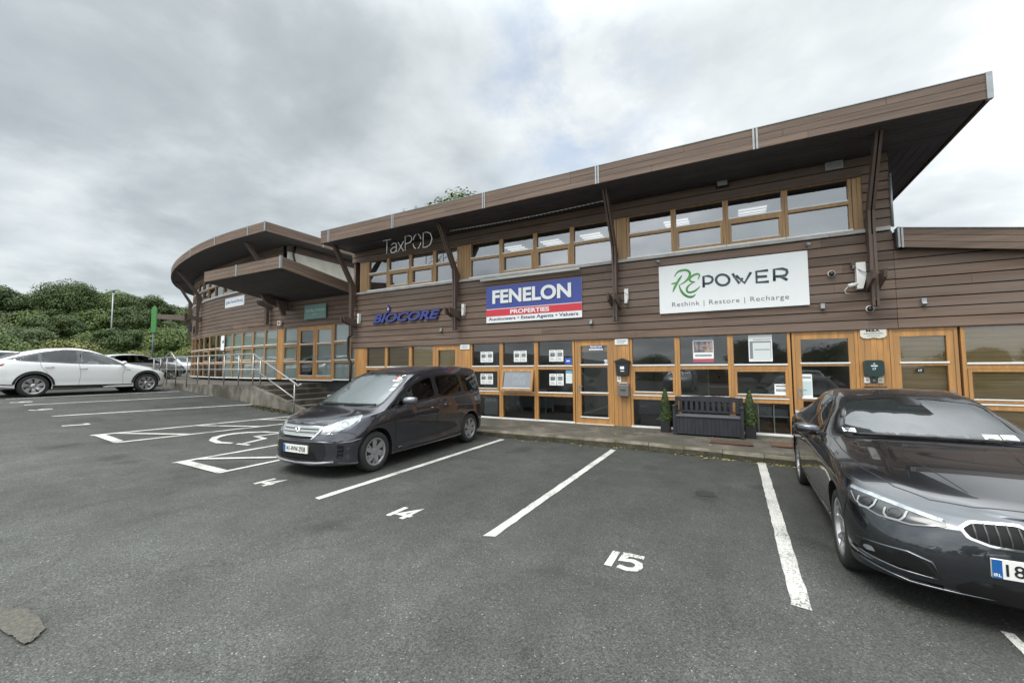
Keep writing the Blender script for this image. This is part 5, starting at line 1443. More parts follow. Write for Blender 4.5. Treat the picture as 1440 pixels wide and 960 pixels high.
mpv = dict(name='people_carrier', label='dark purple-grey compact people carrier with red learner plate on its windscreen', levels=mpv_levels(), paint=P_mpv, wb=2.74, r=.305, track=.735, tw=.19, rim=.205, style='cap', gap=.05,
    belt=.97, cowl=1.28, rooff=.20, cabw=.62, seats=(.10, -.75, -1.5), mirror=(.70, .83, 1.04), mirror_mat=mat('mirror_shell', (.20, .20, .22), .25, metal=.6, coat=1.0), handles=((-.08, .86), (-.50, .88)), plate=(0, .42, '141-WW-2938', None), dlo=[[(1.20, .905), (.95, 1.04), (.65, 1.20), (.35, 1.345), (.08, 1.42), (-.27, 1.465), (-.65, 1.485), (-1.15, 1.485), (-1.68, 1.44), (-1.90, 1.20), (-1.88, 1.06), (-1.2, 1.04), (-.2, 1.02), (.70, .97)]],
    windscreen=[(-.715, .965), (-.635, 1.425), (-.3, 1.495), (.3, 1.495), (.635, 1.425), (.715, .965), (.35, .978), (-.35, .978)], screen_mat=M_windscreen2,
    rear_glass=[(-.55, 1.15), (-.48, 1.50), (0, 1.55), (.48, 1.50), (.55, 1.15), (0, 1.15)], rear_mat=M_privacy,
    side_glass=[([(1.12, .93), (.95, 1.01), (.74, 1.12), (.74, .965)], M_carglass), ([(.68, .985), (.66, 1.16), (.35, 1.315), (.08, 1.39), (-.15, 1.425), (-.17, 1.035)], M_carglass), ([(-.27, 1.04), (-.26, 1.435), (-.6, 1.455), (-1.05, 1.455), (-1.10, 1.06)], M_privacy), ([(-1.18, 1.065), (-1.15, 1.45), (-1.63, 1.41), (-1.84, 1.19), (-1.82, 1.08)], M_privacy)],
    seams_side=[[(1.0, .92), (.93, .6), (.96, .24)], [(-.20, 1.01), (-.17, .6), (-.22, .24)], [(-1.14, 1.03), (-1.12, .9), (-1.0, .62), (-.95, .45)], [(.96, .24), (-.95, .24)], [(-1.2, .99), (-2.0, .99)], [(1.98, .70), (1.75, .62), (1.72, .45)]],
    seams_top=[[(1.99, 0), (1.98, .25), (1.90, .48), (1.7, .62), (1.45, .70), (1.38, .71)]],
    patches=[
     ('front', [(-.42, .745), (.42, .745), (.39, .645), (.29, .555), (-.29, .555), (-.39, .645)], M_chrome, 'grille_surround', .006),
     ('front', [(-.33, .605), (.33, .605), (.27, .565), (-.27, .565)], M_mesh, 'grille', .012),
     ('front', [(-.44, .775), (.44, .775), (.43, .752), (-.43, .752)], M_black, 'bonnet_gap', .004),
     ('front', [(-.50, .52), (.50, .52), (.52, .40), (.48, .255), (-.48, .255), (-.52, .40)], P_glossb, 'lower_bumper', .004),
     ('front', [(-.34, .40), (.34, .40), (.40, .27), (-.40, .27)], M_mesh, 'lower_grille', .008),
     ('obl40', [(.37, .63), (.40, .725), (.60, .80), (.80, .86), (.93, .88), (.905, .80), (.78, .71), (.58, .642)], M_lens, 'headlight', .006),
     ('obl40', [(.60, .30), (.62, .44), (.60, .485), (.70, .48), (.69, .30)], M_mesh, 'bumper_intake', .006),
     ('side', [(-2.06, .86), (-2.05, 1.08), (-1.93, 1.09), (-1.90, .95)], M_red, 'tail_light', .004),
    ],
    strips=[
     ('front', [(0, .722), (.385, .72)], .026, M_led, 'grille_bar', .013), ('front', [(0, .676), (.37, .676)], .026, M_led, 'grille_bar', .013), ('front', [(0, .630), (.34, .635)], .026, M_led, 'grille_bar', .013),
     ('front', [(0, .699), (.37, .698)], .012, M_lensd, 'grille_slot', .012), ('front', [(0, .653), (.35, .655)], .012, M_lensd, 'grille_slot', .012),
     ('obl40', [(.62, .315), (.68, .315)], .016, P_mpv, 'intake_blade', .012), ('obl40', [(.62, .37), (.68, .37)], .016, P_mpv, 'intake_blade', .012), ('obl40', [(.62, .425), (.68, .425)], .016, P_mpv, 'intake_blade', .012),
     ('front', [(0, .225), (.45, .235), (.62, .255)], .03, M_hub, 'bumper_lip', .012),
     ('obl40', [(.50, .650), (.64, .67), (.78, .73), (.88, .81)], .012, M_lensd, 'headlight_edge', .009),
     ('obl40', arc(.70, .765, .052, .044, 0, 340, 16), .016, M_led, 'headlight_ring', .010), ('obl40', arc(.52, .710, .040, .034, 0, 340, 14), .012, M_led, 'headlight_ring', .010),
     ('side', [(.80, .27), (-.90, .29)], .02, P_mpv, 'sill_skirt', .012),
    ], wipers=[((-.64, .975), (-.02, .992)), ((.02, .988), (.62, .992))])
mpv_root, mpv_sh = make_car(mpv)
# badge on the grille
q = MB(); x0 = mpv_sh.ray('front', (0, .665))[0].x + .016
for pts in ([(-.032, .715), (-.024, .615)], [(.032, .715), (.024, .615)], [(-.028, .665), (.028, .665)]): q.tube([(x0, a, c) for a, c in pts], .0075, 6)
q.tube([(x0, a, c) for a, c in ((-.050, .728), (.050, .728), (.040, .60), (-.040, .60))], .006, 6, closed=True); q.build('badge', M_chrome, mpv_root)
# learner plate and discs in the windscreen corner (its nearside), red L
M_lred = mat('learner_red', (0.55, 0.02, 0.04), 0.5)
sticker(mpv_sh, mpv_root, .40, .54, 1.36, 1.46, M_paper, 'learner_plate', 'L', tm=M_lred); sticker(mpv_sh, mpv_root, .53, .60, 1.27, 1.315, M_tax); sticker(mpv_sh, mpv_root, .56, .63, 1.20, 1.245, M_tax)
ridge(mpv_sh, mpv_root, [(.0, .535), (.40, .53), (.62, .52)], 'front', .014, P_mpv, 'bumper_ledge', lift=.004)
ridge(mpv_sh, mpv_root, [(.62, .515), (.80, .52), (.94, .555)], 'obl', .014, P_mpv, 'bumper_ledge', ang=rad(40), lift=.003)
ridge(mpv_sh, mpv_root, [(.0, .225), (.40, .232), (.60, .25)], 'front', .018, M_hub, 'bumper_lip', lift=.012)
ridge(mpv_sh, mpv_root, [(.88, .29), (.0, .27), (-.92, .30)], 'side', .022, P_mpv, 'sill_skirt', lift=.004)
ridge(mpv_sh, mpv_root, [(.9, .60), (.2, .66), (-.9, .74), (-1.7, .80)], 'side', .008, P_mpv, 'swage_line', lift=-.003)
mpv_root.location = (-5.82, 4.72 + 1.37, 0); mpv_root.rotation_euler = (0, 0, rad(-88.0))

# ---- white electric crossover ------------------------------------------------------
def ev_levels():
    top = [(2.18, .80), (2.0, .88), (1.6, .98), (1.2, 1.05), (1.0, 1.10), (.6, 1.30), (.2, 1.475), (-.1, 1.565), (-.5, 1.62), (-.9, 1.60), (-1.4, 1.50), (-1.9, 1.335), (-2.2, 1.20), (-2.35, 1.12), (-2.42, .98)]
    k7z = [(2.15, .775), (2.0, .845), (1.6, .95), (1.2, 1.02), (1.0, 1.06), (.6, 1.225), (.2, 1.415), (-.1, 1.515), (-.5, 1.568), (-.9, 1.545), (-1.4, 1.44), (-1.9, 1.275), (-2.2, 1.155), (-2.35, 1.085), (-2.42, .95)]
    k7w = [(2.1, .52), (1.6, .66), (1.0, .76), (.6, .69), (.1, .61), (-.5, .585), (-1.2, .585), (-1.9, .60), (-2.4, .62)]
    mid = [(x, a + (lerp_tab(k7z, x) - a) * .28) for x, a in top]
    return [
     dict(f=2.05, r=-2.25, w=[(0, 0)], z=[(2, .20), (-2, .24)]),
     dict(f=2.17, r=-2.32, w=[(0, .78)], z=[(2.0, .19), (-2, .27)], rf=.75, sharp=.4),
     dict(f=2.265, r=-2.40, w=[(2.1, .90), (0, .92), (-2, .91)], z=[(2.2, .26), (1.0, .25), (-1, .25), (-2.4, .36)], rf=.80, sharp=.6, nf=2.2),
     dict(f=2.28, r=-2.45, w=[(2.1, .91), (1.445, .95), (.8, .93), (-.8, .93), (-1.445, .955), (-2, .93)], z=[(2.2, .40), (-2.4, .48)], rf=.82, nf=2.2),
     dict(f=2.285, r=-2.465, w=[(2.1, .92), (1.445, .957), (.8, .945), (-.8, .945), (-1.445, .96), (-2, .93)], z=[(2.2, .54), (-2.4, .66)], rf=.84, nf=2.2),
     dict(f=2.27, r=-2.46, w=[(2.1, .90), (1.445, .95), (.8, .945), (-.8, .945), (-1.445, .955), (-2, .92)], z=[(2.2, .68), (1.2, .82), (-2.4, .90)], rf=.86, nf=2.15, sharp=.2),
     dict(f=2.22, r=-2.445, w=[(2.1, .80), (1.5, .875), (.8, .90), (-.9, .90), (-1.6, .89), (-2.4, .80)], z=[(2.22, .745), (1.8, .86), (1.4, .93), (.9, .985), (0, 1.04), (-.9, 1.09), (-1.7, 1.13), (-2.2, 1.10), (-2.44, 1.0)], rf=.88, nf=2.1, sharp=.5),
     dict(f=2.19, r=-2.43, w=k7w, z=k7z, rf=.75, nf=2.1, sharp=.4),
     dict(f=2.19, r=-2.43, w=[(2.1, .3), (1, .40), (.1, .31), (-1.2, .30), (-2.4, .34)], z=mid, rf=.5, nf=2.1),
     dict(f=2.19, r=-2.43, w=[(0, 0)], z=top)]
ev = dict(name='electric_car', label='white electric crossover car parked nose towards the terrace at the far left', levels=ev_levels(), paint=P_white, wb=2.89, r=.352, track=.82, tw=.25, rim=.245, style='blade', gap=.05,
    belt=1.05, cowl=1.0, rooff=0.0, cabw=.70, seats=(-.1, -1.0), mirror=(.72, .90, 1.10), handles=((-.32, .90), (-1.12, .95)), handle_mat=M_hub,
    windscreen=[(-.72, 1.08), (-.6, 1.42), (-.25, 1.53), (.25, 1.53), (.6, 1.42), (.72, 1.08), (.35, 1.10), (-.35, 1.10)],
    rear_glass=[(-.56, 1.18), (-.5, 1.38), (0, 1.45), (.5, 1.38), (.56, 1.18), (0, 1.19)], rear_mat=M_privacy,
    dlo=[[(.82, 1.02), (.62, 1.17), (.25, 1.385), (-.1, 1.50), (-.42, 1.545), (-.75, 1.545), (-1.2, 1.46), (-1.7, 1.31), (-2.02, 1.205), (-1.75, 1.135), (-.4, 1.06)]],
    side_glass=[([(.78, 1.03), (.62, 1.15), (.25, 1.36), (-.1, 1.485), (-.34, 1.525), (-.38, 1.075)], M_carglass), ([(-.45, 1.08), (-.42, 1.53), (-.75, 1.525), (-1.15, 1.44), (-1.28, 1.40), (-1.30, 1.125)], M_privacy), ([(-1.345, 1.13), (-1.325, 1.385), (-1.7, 1.27), (-1.98, 1.20), (-1.75, 1.15)], M_privacy)],
    pillars=[[(-.385, 1.075), (-.345, 1.525), (-.415, 1.53), (-.445, 1.08)]],
    seams_side=[[(.82, 1.0), (.72, .7), (.75, .30)], [(-.42, 1.06), (-.38, .7), (-.42, .30)], [(-1.33, 1.11), (-1.30, .95), (-1.15, .76)], [(1.0, 1.0), (1.8, .87)]],
    patches=[('side', [(-2.45, .92), (-2.42, 1.02), (-2.05, 1.07), (-2.10, 1.0), (-2.25, .93)], M_red, 'tail_light', .004),
             ('side', [(2.02, .80), (1.98, .85), (1.55, .90), (1.70, .84)], M_lensd, 'headlight', .004), ('side', [(.95, .84), (.94, .86), (.84, .865), (.80, .85)], M_black, 'side_camera', .004),
             ('side', [(2.17, .55), (2.17, .63), (2.08, .63), (2.08, .56)], M_black, 'fog_lamp', .004)],
    strips=[('side', [(1.03, .29), (-1.03, .31)], .10, M_black, 'sill_trim', .008), ('side', [(-1.87, .35), (-2.38, .40)], .11, M_black, 'sill_trim', .008),
            ('side', arc(1.445, .36, .44, .44, 8, 178, 24), .060, M_black, 'arch_trim', .010), ('side', arc(-1.445, .36, .44, .44, 2, 172, 24), .060, M_black, 'arch_trim', .010)])
ev_root, ev_sh = make_car(ev)
ev_root.location = (-20.60, 5.93, .715); ev_root.rotation_euler = (0, 0, rad(90.5))

# ---- ordinary hatchbacks beyond ----------------------------------------------------
def hatch_levels():
    top = [(1.98, .80), (1.7, .90), (1.3, .98), (1.05, 1.03), (.7, 1.20), (.3, 1.37), (0, 1.44), (-.6, 1.47), (-1.2, 1.44), (-1.6, 1.35), (-1.8, 1.15), (-1.9, 1.0), (-1.95, .9)]
    k7z = [(x, z - .04 if x < 1.1 else z - .025) for x, z in top]
    k7w = [(2, .5), (1.3, .64), (1.0, .70), (.6, .66), (.1, .58), (-.6, .56), (-1.5, .56), (-1.95, .62)]
    mid = [(x, z - .012) for x, z in top]
    return [
     dict(f=1.9, r=-1.88, w=[(0, 0)], z=[(0, .2)]), dict(f=1.98, r=-1.93, w=[(0, .72)], z=[(0, .19)], rf=.7, sharp=.4),
     dict(f=2.06, r=-1.99, w=[(0, .84)], z=[(2, .25), (-2, .3)], rf=.7, sharp=.5), dict(f=2.08, r=-2.0, w=[(0, .87)], z=[(0, .45)], rf=.75),
     dict(f=2.07, r=-2.0, w=[(0, .88)], z=[(2, .62), (-2, .70)], rf=.78), dict(f=2.05, r=-1.99, w=[(0, .87)], z=[(2, .70), (1, .80), (-2, .86)], rf=.8, sharp=.2),
     dict(f=2.02, r=-1.98, w=[(2, .74), (1, .83), (-1, .83), (-2, .78)], z=[(2, .75), (1.2, .90), (0, .96), (-2, 1.0)], rf=.82, sharp=.5),
     dict(f=1.99, r=-1.965, w=k7w, z=k7z, rf=.7, sharp=.4), dict(f=1.99, r=-1.965, w=[(2, .3), (0, .3), (-2, .34)], z=mid, rf=.5), dict(f=1.99, r=-1.965, w=[(0, 0)], z=top)]
def hatch(p_, label):
    return make_car(dict(name='hatchback_car', label=label, levels=hatch_levels(), paint=p_, wb=2.55, r=.31, track=.755, tw=.2, rim=.205, style='ten', belt=.97, cowl=1.0, rooff=.1, cabw=.6, seats=(-.1, -.9),
        mirror=(.68, .84, 1.02), handles=((-.2, .84), (-1.0, .87)), windscreen=[(-.66, 1.02), (-.54, 1.34), (0, 1.40), (.54, 1.34), (.66, 1.02), (0, 1.04)], rear_glass=[(-.54, 1.06), (-.48, 1.30), (.48, 1.30), (.54, 1.06)],
        dlo=[[(.82, .965), (.35, 1.25), (.02, 1.385), (-.33, 1.41), (-.9, 1.40), (-1.3, 1.36), (-1.55, 1.27), (-1.70, 1.05), (-1.3, 1.0)]],
        side_glass=[([(.78, .975), (.35, 1.23), (.02, 1.36), (-.28, 1.39), (-.30, .99)], M_carglass), ([(-.36, .99), (-.35, 1.39), (-.9, 1.38), (-1.2, 1.34), (-1.25, 1.01)], M_privacy), ([(-1.31, 1.015), (-1.27, 1.33), (-1.5, 1.27), (-1.66, 1.06)], M_privacy)],
        seams_side=[[(.80, .93), (.74, .6), (.76, .3)], [(-.33, .97), (-.3, .6), (-.33, .3)], [(-1.27, 1.0), (-1.2, .8), (-1.0, .6)]],
        patches=[('obl40', [(.42, .68), (.6, .74), (.80, .80), (.78, .70), (.6, .66)], M_lens, 'headlight', .005), ('side', [(-1.98, .78), (-1.96, .98), (-1.80, 1.0), (-1.84, .82)], M_red, 'tail_light', .004), ('front', [(-.4, .5), (.4, .5), (.34, .38), (-.34, .38)], M_mesh, 'grille', .004)]))
h_white, _ = hatch(P_white, 'white hatchback just showing its roof behind the rear of the white electric car'); h_silver, _ = hatch(P_silver, 'silver hatchback beyond the bonnet of the white electric car')
def place(o, x, y, rz, z=None): o.location = (x, y, gz(x) if z is None else z); o.rotation_euler = (0, 0, rad(rz))
place(h_white, -24.2, 5.0, 90); place(h_silver, -29.5, 10.6, 92)
h3 = copy_tree(h_silver); h3['label'] = 'silver car far off behind the railing at the end of the curved building'; place(h3, -43.5, 18.6, 15)
h4 = copy_tree(h_white); h4['label'] = 'white hatchback parked far left beyond the other cars'; place(h4, -31.5, 6.0, 90)
# ================================================================== signs
YS = YF - .035
M_sblue = mat('sign_blue', (0.040, 0.065, 0.30), 0.35, var=.05); M_sred = mat('sign_red', (0.60, 0.030, 0.050), 0.35); M_swhite = mat('sign_white', (0.78, 0.80, 0.80), 0.35, var=.03, vscale=2)
M_sdark = mat('sign_navy', (0.020, 0.030, 0.090), 0.4); M_green = mat('letter_green', (0.020, 0.20, 0.045), 0.4, hue2=(0.09, 0.36, 0.06), var=.2, vscale=2.5); M_slate = mat('letter_slate', (0.035, 0.065, 0.075), 0.4); M_grey = mat('letter_grey', (0.12, 0.13, 0.14), 0.5)
# estate agent's sign
F = thing('shop_sign', 'blue, red and white estate agent sign reading FENELON PROPERTIES', 'sign', (-6.39, YS, 2.88))
w, h = 2.92, 1.06
MB().box(0, w, -.03, 0, 0, h).build('sign_board', M_swhite, F)
MB().box(.0, w, -.034, -.031, .405, h).build('blue_panel', M_sblue, F); MB().box(.0, w, -.034, -.031, .185, .385).build('red_panel', M_sred, F)
o = text_mb('FENELON', .235, .525, 2.42, .40, .004, .040, y=-.036); o.build('letter_shadow', M_sdark, F)
o = text_mb('FENELON', .215, .545, 2.42, .40, .006, .035, y=-.041); o.build('lettering', M_swhite, F)
o = text_mb('PROPERTIES', .80, .225, 1.20, .125, .003, .030, y=-.036); o.build('lettering', M_swhite, F)
o = text_mb('Auctioneers \u2022 Estate Agents \u2022 Valuers', .08, .035, 2.74, .118, .003, .016, y=-.032); o.build('lettering', M_sdark, F)
# REPOWER sign
R = thing('shop_sign', 'large white sign reading REPOWER with green script letters', 'sign', (-1.54, YS, 2.84))
w, h = 2.93, 1.13
MB().box(0, w, -.03, 0, 0, h).build('sign_board', M_swhite, R)
def flat_strokes(strokes, name, m, parent, y=-.034, n=10):
    b = MB()
    for i, (pts, r) in enumerate(strokes): b.tube([(p[0], y - i * .0006, p[1]) for p in pts], r, n, flat=(1, .12, y - i * .0006))
    return b.build(name, m, parent)
def sp(pts, n=6): return spline(pts, n)
def taper(pts, r, a=.25, b_=.25):
    n = len(pts); return [r * (a + (1 - a) * min(1, 4 * i / (n - 1))) * (b_ + (1 - b_) * min(1, 4 * (n - 1 - i) / (n - 1))) for i in range(n)]
# script R and E, rounded capitals
flat_strokes([(sp([(0.35, 0.861), (0.411, 0.95), (0.495, 0.987), (0.596, 0.989), (0.67, 0.942), (0.685, 0.863), (0.644, 0.78), (0.558, 0.701), (0.457, 0.653)], 4), taper(sp([(0.35, 0.861), (0.411, 0.95), (0.495, 0.987), (0.596, 0.989), (0.67, 0.942), (0.685, 0.863), (0.644, 0.78), (0.558, 0.701), (0.457, 0.653)], 4), 0.026, .35, .3)), (sp([(0.512, 0.872), (0.457, 0.795), (0.393, 0.689), (0.342, 0.593), (0.304, 0.498)], 4), taper(sp([(0.512, 0.872), (0.457, 0.795), (0.393, 0.689), (0.342, 0.593), (0.304, 0.498)], 4), 0.026, .35, .3)), (sp([(0.274, 0.69), (0.342, 0.704), (0.411, 0.717)], 4), taper(sp([(0.274, 0.69), (0.342, 0.704), (0.411, 0.717)], 4), 0.018, .35, .3)), (sp([(0.444, 0.654), (0.469, 0.556), (0.52, 0.456), (0.596, 0.381), (0.672, 0.353), (0.736, 0.36), (0.791, 0.401)], 4), taper(sp([(0.444, 0.654), (0.469, 0.556), (0.52, 0.456), (0.596, 0.381), (0.672, 0.353), (0.736, 0.36), (0.791, 0.401)], 4), 0.026, .35, .3)), (sp([(0.852, 0.745), (0.888, 0.828), (0.857, 0.867), (0.791, 0.863), (0.72, 0.824), (0.675, 0.765), (0.695, 0.715), (0.756, 0.697), (0.791, 0.688)], 4), taper(sp([(0.852, 0.745), (0.888, 0.828), (0.857, 0.867), (0.791, 0.863), (0.72, 0.824), (0.675, 0.765), (0.695, 0.715), (0.756, 0.697), (0.791, 0.688)], 4), 0.02, .35, .3)), (sp([(0.766, 0.684), (0.672, 0.636), (0.614, 0.565), (0.614, 0.488), (0.672, 0.459), (0.761, 0.474), (0.837, 0.525), (0.883, 0.579)], 4), taper(sp([(0.766, 0.684), (0.672, 0.636), (0.614, 0.565), (0.614, 0.488), (0.672, 0.459), (0.761, 0.474), (0.837, 0.525), (0.883, 0.579)], 4), 0.021, .35, .3))], 'lettering', M_green, R)
flat_strokes([(p, .027) for p in ([(0.967, 0.545), (0.967, 0.796), (1.078, 0.796), (1.142, 0.76), (1.157, 0.704), (1.131, 0.649), (1.065, 0.624), (0.977, 0.627)],
  [(1.487, 0.664), (1.48, 0.702), (1.461, 0.738), (1.432, 0.768), (1.395, 0.789), (1.355, 0.799), (1.314, 0.798), (1.277, 0.784), (1.248, 0.761), (1.229, 0.728), (1.223, 0.691), (1.229, 0.652), (1.248, 0.616), (1.277, 0.586), (1.314, 0.565), (1.355, 0.555), (1.395, 0.558), (1.432, 0.571), (1.461, 0.595), (1.48, 0.627), (1.487, 0.664)],
  [(1.553, 0.798), (1.679, 0.566), (1.745, 0.68)],
  [(1.624, 0.748), (1.781, 0.565), (1.908, 0.79)],
  [(2.227, 0.795), (2.009, 0.791), (2.009, 0.555), (2.232, 0.55)],
  [(2.009, 0.675), (2.202, 0.667)],
  [(2.334, 0.552), (2.334, 0.8), (2.486, 0.8), (2.557, 0.766), (2.567, 0.707), (2.537, 0.656), (2.461, 0.642), (2.344, 0.648)],
  [(2.44, 0.644), (2.562, 0.552)])], 'lettering', M_slate, R)
o = text_mb('Rethink | Restore | Recharge', .28, .115, 2.30, .135, .003, -.004, y=-.032, spacing=1.15); o.build('lettering', M_grey, R)
# TaxPOD: thin white letters standing on the dark boarding under the eave
M_lit = mat('white_letter', (0.60, 0.62, 0.62), 0.4)
TP = thing('shop_letters', 'thin white raised letters reading TaxPOD under the roof overhang', 'sign', (-9.74, 9.52, 5.17), 0)
def lt(x, pts, s=1.0): return [(x + a * s, c * s) for a, c in pts]
tx = [lt(0, [(0, .52), (.36, .52)]), lt(0, [(.18, .52), (.18, 0)]),
      lt(.36, [(.02, .30), (.12, .36), (.22, .34), (.25, .26), (.25, 0)]), lt(.36, [(.25, .2), (.1, .2), (.0, .13), (.02, .03), (.12, .0), (.22, .05), (.25, .1)]),
      lt(.68, [(0, .36), (.25, 0)]), lt(.68, [(.25, .36), (0, 0)]),
      lt(1.0, [(0, 0), (0, .52), (.17, .52), (.27, .46), (.28, .36), (.22, .28), (.1, .25), (0, .25)]),
      lt(1.76, [(0, 0), (0, .52), (.15, .52), (.30, .44), (.36, .26), (.30, .08), (.15, 0), (0, 0)])]
for a0 in (12, 102, 192, 282): tx.append([(1.50 + .165 * math.cos(rad(a0 + k * 7)), .26 + .26 * math.sin(rad(a0 + k * 7))) for k in range(10)])
b = MB()
for p in tx: b.tube([(x, 0, z) for x, z in p], .016, 8, flat=(1, .6, 0))
b.build('lettering', M_lit, TP)
TP.scale = (.93, 1, .86)
# BIOCORE: blue italic letters
M_bio = mat('letter_blue', (0.018, 0.030, 0.20), 0.35, coat=.3); M_bio2 = mat('letter_blue_edge', (0.006, 0.010, 0.075), 0.4)
BC = thing('shop_letters', 'blue italic raised letters reading BIOCORE on the brown cladding', 'sign', (-11.0, YS, 3.10))
text_mb('BIOCORE', .0, .0, 2.95, .345, .035, .055, .32, y=-.005).build('letter_back', M_bio2, BC)
text_mb('BIOCORE', .03, .022, 2.89, .30, .02, .035, .32, y=-.042).build('lettering', M_bio, BC)
b = MB(); b.prism([(.62, .40), (.72, .62), (.80, .46), (.74, .36)], -.05, -.01, 'y'); b.build('flame_emblem', M_bio, BC); MB().prism([(.69, .44), (.725, .54), (.75, .44)], -.054, -.051, 'y').build('flame_spot', M_swhite, BC)
# teal sign over the entrance, white sign on the curve, small far sign
M_teal = mat('sign_teal', (0.115, 0.235, 0.205), 0.4, var=.05)
TS = thing('shop_sign', 'pale teal sign with faint cream lettering under the entrance canopy', 'sign', (-15.42, 10.87, 3.56), rad(-1.0))
MB().box(0, 1.34, -.03, 0, 0, .58).build('sign_board', M_teal, TS); M_cream = mat('letter_cream', (.52, .58, .52), .5)
text_mb('Care Bay Collective', .07, .27, 1.2, .145, .003, .004, y=-.031).build('lettering', M_cream, TS); MB().box(.52, .80, -.033, -.0305, .17, .182).build('lettering', M_cream, TS)
WS = thing('shop_sign', 'white sign with blue lettering about financial planning on the curved wall', 'sign', (-22.45, 11.46, 4.60), rad(-6.5))
MB().box(0, 2.08, -.03, 0, 0, .47).build('sign_board', M_swhite, WS); M_lblue = mat('letter_sky_blue', (.06, .16, .38), .5)
text_mb('Blue Financial Planning', .30, .15, 1.65, .17, .003, .0, y=-.031, shear=.15).build('lettering', M_lblue, WS); MB().prism([(.12, .13), (.20, .34), (.26, .20)], -.034, -.031, 'y').build('emblem', M_lblue, WS)
FS = thing('shop_sign', 'small dark sign with pale letters at the far left end of the curved wall', 'sign', (-28.45, 12.70, 3.72), rad(-26)); MB().box(0, 1.5, -.03, 0, 0, .42).build('sign_board', M_sdark, FS)
text_mb('ACTION', .12, .10, 1.2, .22, .004, .02, y=-.031).build('lettering', M_swhite, FS)

# ------------------------------------------------------------------ lights, cameras, boxes on the wall
def ball(b, c, r, n=12, mi=0, z0=-1.0, z1=1.0, sq=(1, 1, 1)):
    prof = [(r * math.sqrt(max(0, 1 - (z0 + (z1 - z0) * i / 8) ** 2)) + 1e-4, r * (z0 + (z1 - z0) * i / 8)) for i in range(9)]
    return b.lathe(prof, c, 'z', n, mi)
def dome_cam(x, z, label):
    t = thing('security_camera', label, 'security camera', (x, YF - .03, z), group='security cameras on the cladding')
    b = MB(); b.lathe([(.001, .0), (.062, .0), (.066, -.025), (.060, -.055), (.052, -.058)], axis='y', n=24); b.build('housing', M_white, t)
    b = MB(); b.lathe([(.052, -.055), (.045, -.085), (.028, -.102), (.001, -.108)], axis='y', n=20); b.build('lens_dome', M_trim, t, (0, 0, -.008))
dome_cam(1.77, 3.44, 'white dome camera on the cladding beside the large white sign'); dome_cam(2.34, 2.69, 'white dome camera low on the cladding under the right-hand roof strut')
t = thing('security_camera', 'white bullet camera on a looped cable left of the right-hand strut bracket', 'security camera', (2.09, YF - .03, 3.16), group='security cameras on the cladding')
b = MB(); b.tube([(.06, -.10, .02), (-.08, -.16, -.01)], .036, 12); b.tube([(.04, 0, .03), (.04, -.10, .02)], .018, 8); b.build('housing', M_white, t)
b = MB(); b.tube([(-.08, -.1, -.02), (-.13, -.08, -.08), (-.11, -.05, -.14), (-.05, -.03, -.15)], .009, 6); b.build('cable', M_white, t)
t = thing('wall_lamp', 'small brown spotlight on the cladding above the bullet camera', 'lamp', (2.11, YF - .03, 3.60)); b = MB(); b.box(-.03, .03, -.06, 0, -.02, .03); b.tube([(0, -.05, -.0), (0, -.08, -.07)], .026, 10); b.build('housing', M_strut, t); b = MB(); ball(b, (0, -.085, -.085), .018); b.build('lens', M_white, t)
# white junction boxes by each strut
for x, lab in ((-11.66, 'white weathered light box beside the strut at the building corner'), (-7.19, 'white light box beside the strut right of the blue raised letters'), (-2.31, 'white light box beside the strut between the two big signs'), (2.22, 'white light box beside the right-hand strut')):
    t = thing('light_box', lab, 'light fitting', (x, YF - .03, 3.30), group='white light boxes by the roof struts')
    t.scale = (1, 1, 1) if x > 0 else (.62, .8, .68)
    b = MB(); b.prism([(-.075, -.22), (.02, -.22), (.075, -.0), (.075, .30), (-.075, .30)], -.13, 0, 'y'); b.build('housing', M_white, t, bevel=.008)
    b = MB(); b.tube([(-.10, -.09, .22), (0, -.16, .12), (.14, -.20, .02)], .010, 6); b.lathe([(.001, 0), (.03, 0), (.03, .02), (.001, .02)], (-.10, -.09, .22), 'z', 10); b.build('stay', M_metal, t)
# floodlight and white plate under the eaves
t = thing('floodlight', 'small square floodlight on the boarding above the upper windows', 'floodlight', (-.12, YF - .04, 5.62)); b = MB(); b.box(-.12, .12, -.10, -.02, 0, .17); b.tube([(-.12, -.05, .09), (-.13, -.02, .0), (.13, -.02, .0), (.12, -.05, .09)], .008, 6); b.build('housing', M_black, t); b = MB(); b.box(-.10, .10, -.108, -.1005, .02, .15); b.build('lamp_glass', mat('lamp_glass', (.34, .36, .33), .2, coat=.5), t)
t = thing('name_plate', 'small white notice under the eaves at the right-hand strut', 'sign', (1.76, YF - .05, 5.57)); MB().box(0, .29, -.02, 0, 0, .16).build('plate', M_sill, t); b = MB()
for k in range(3): b.box(.03, .26, -.023, -.0205, .035 + k * .04, .048 + k * .04)
b.build('print', M_grey, t)
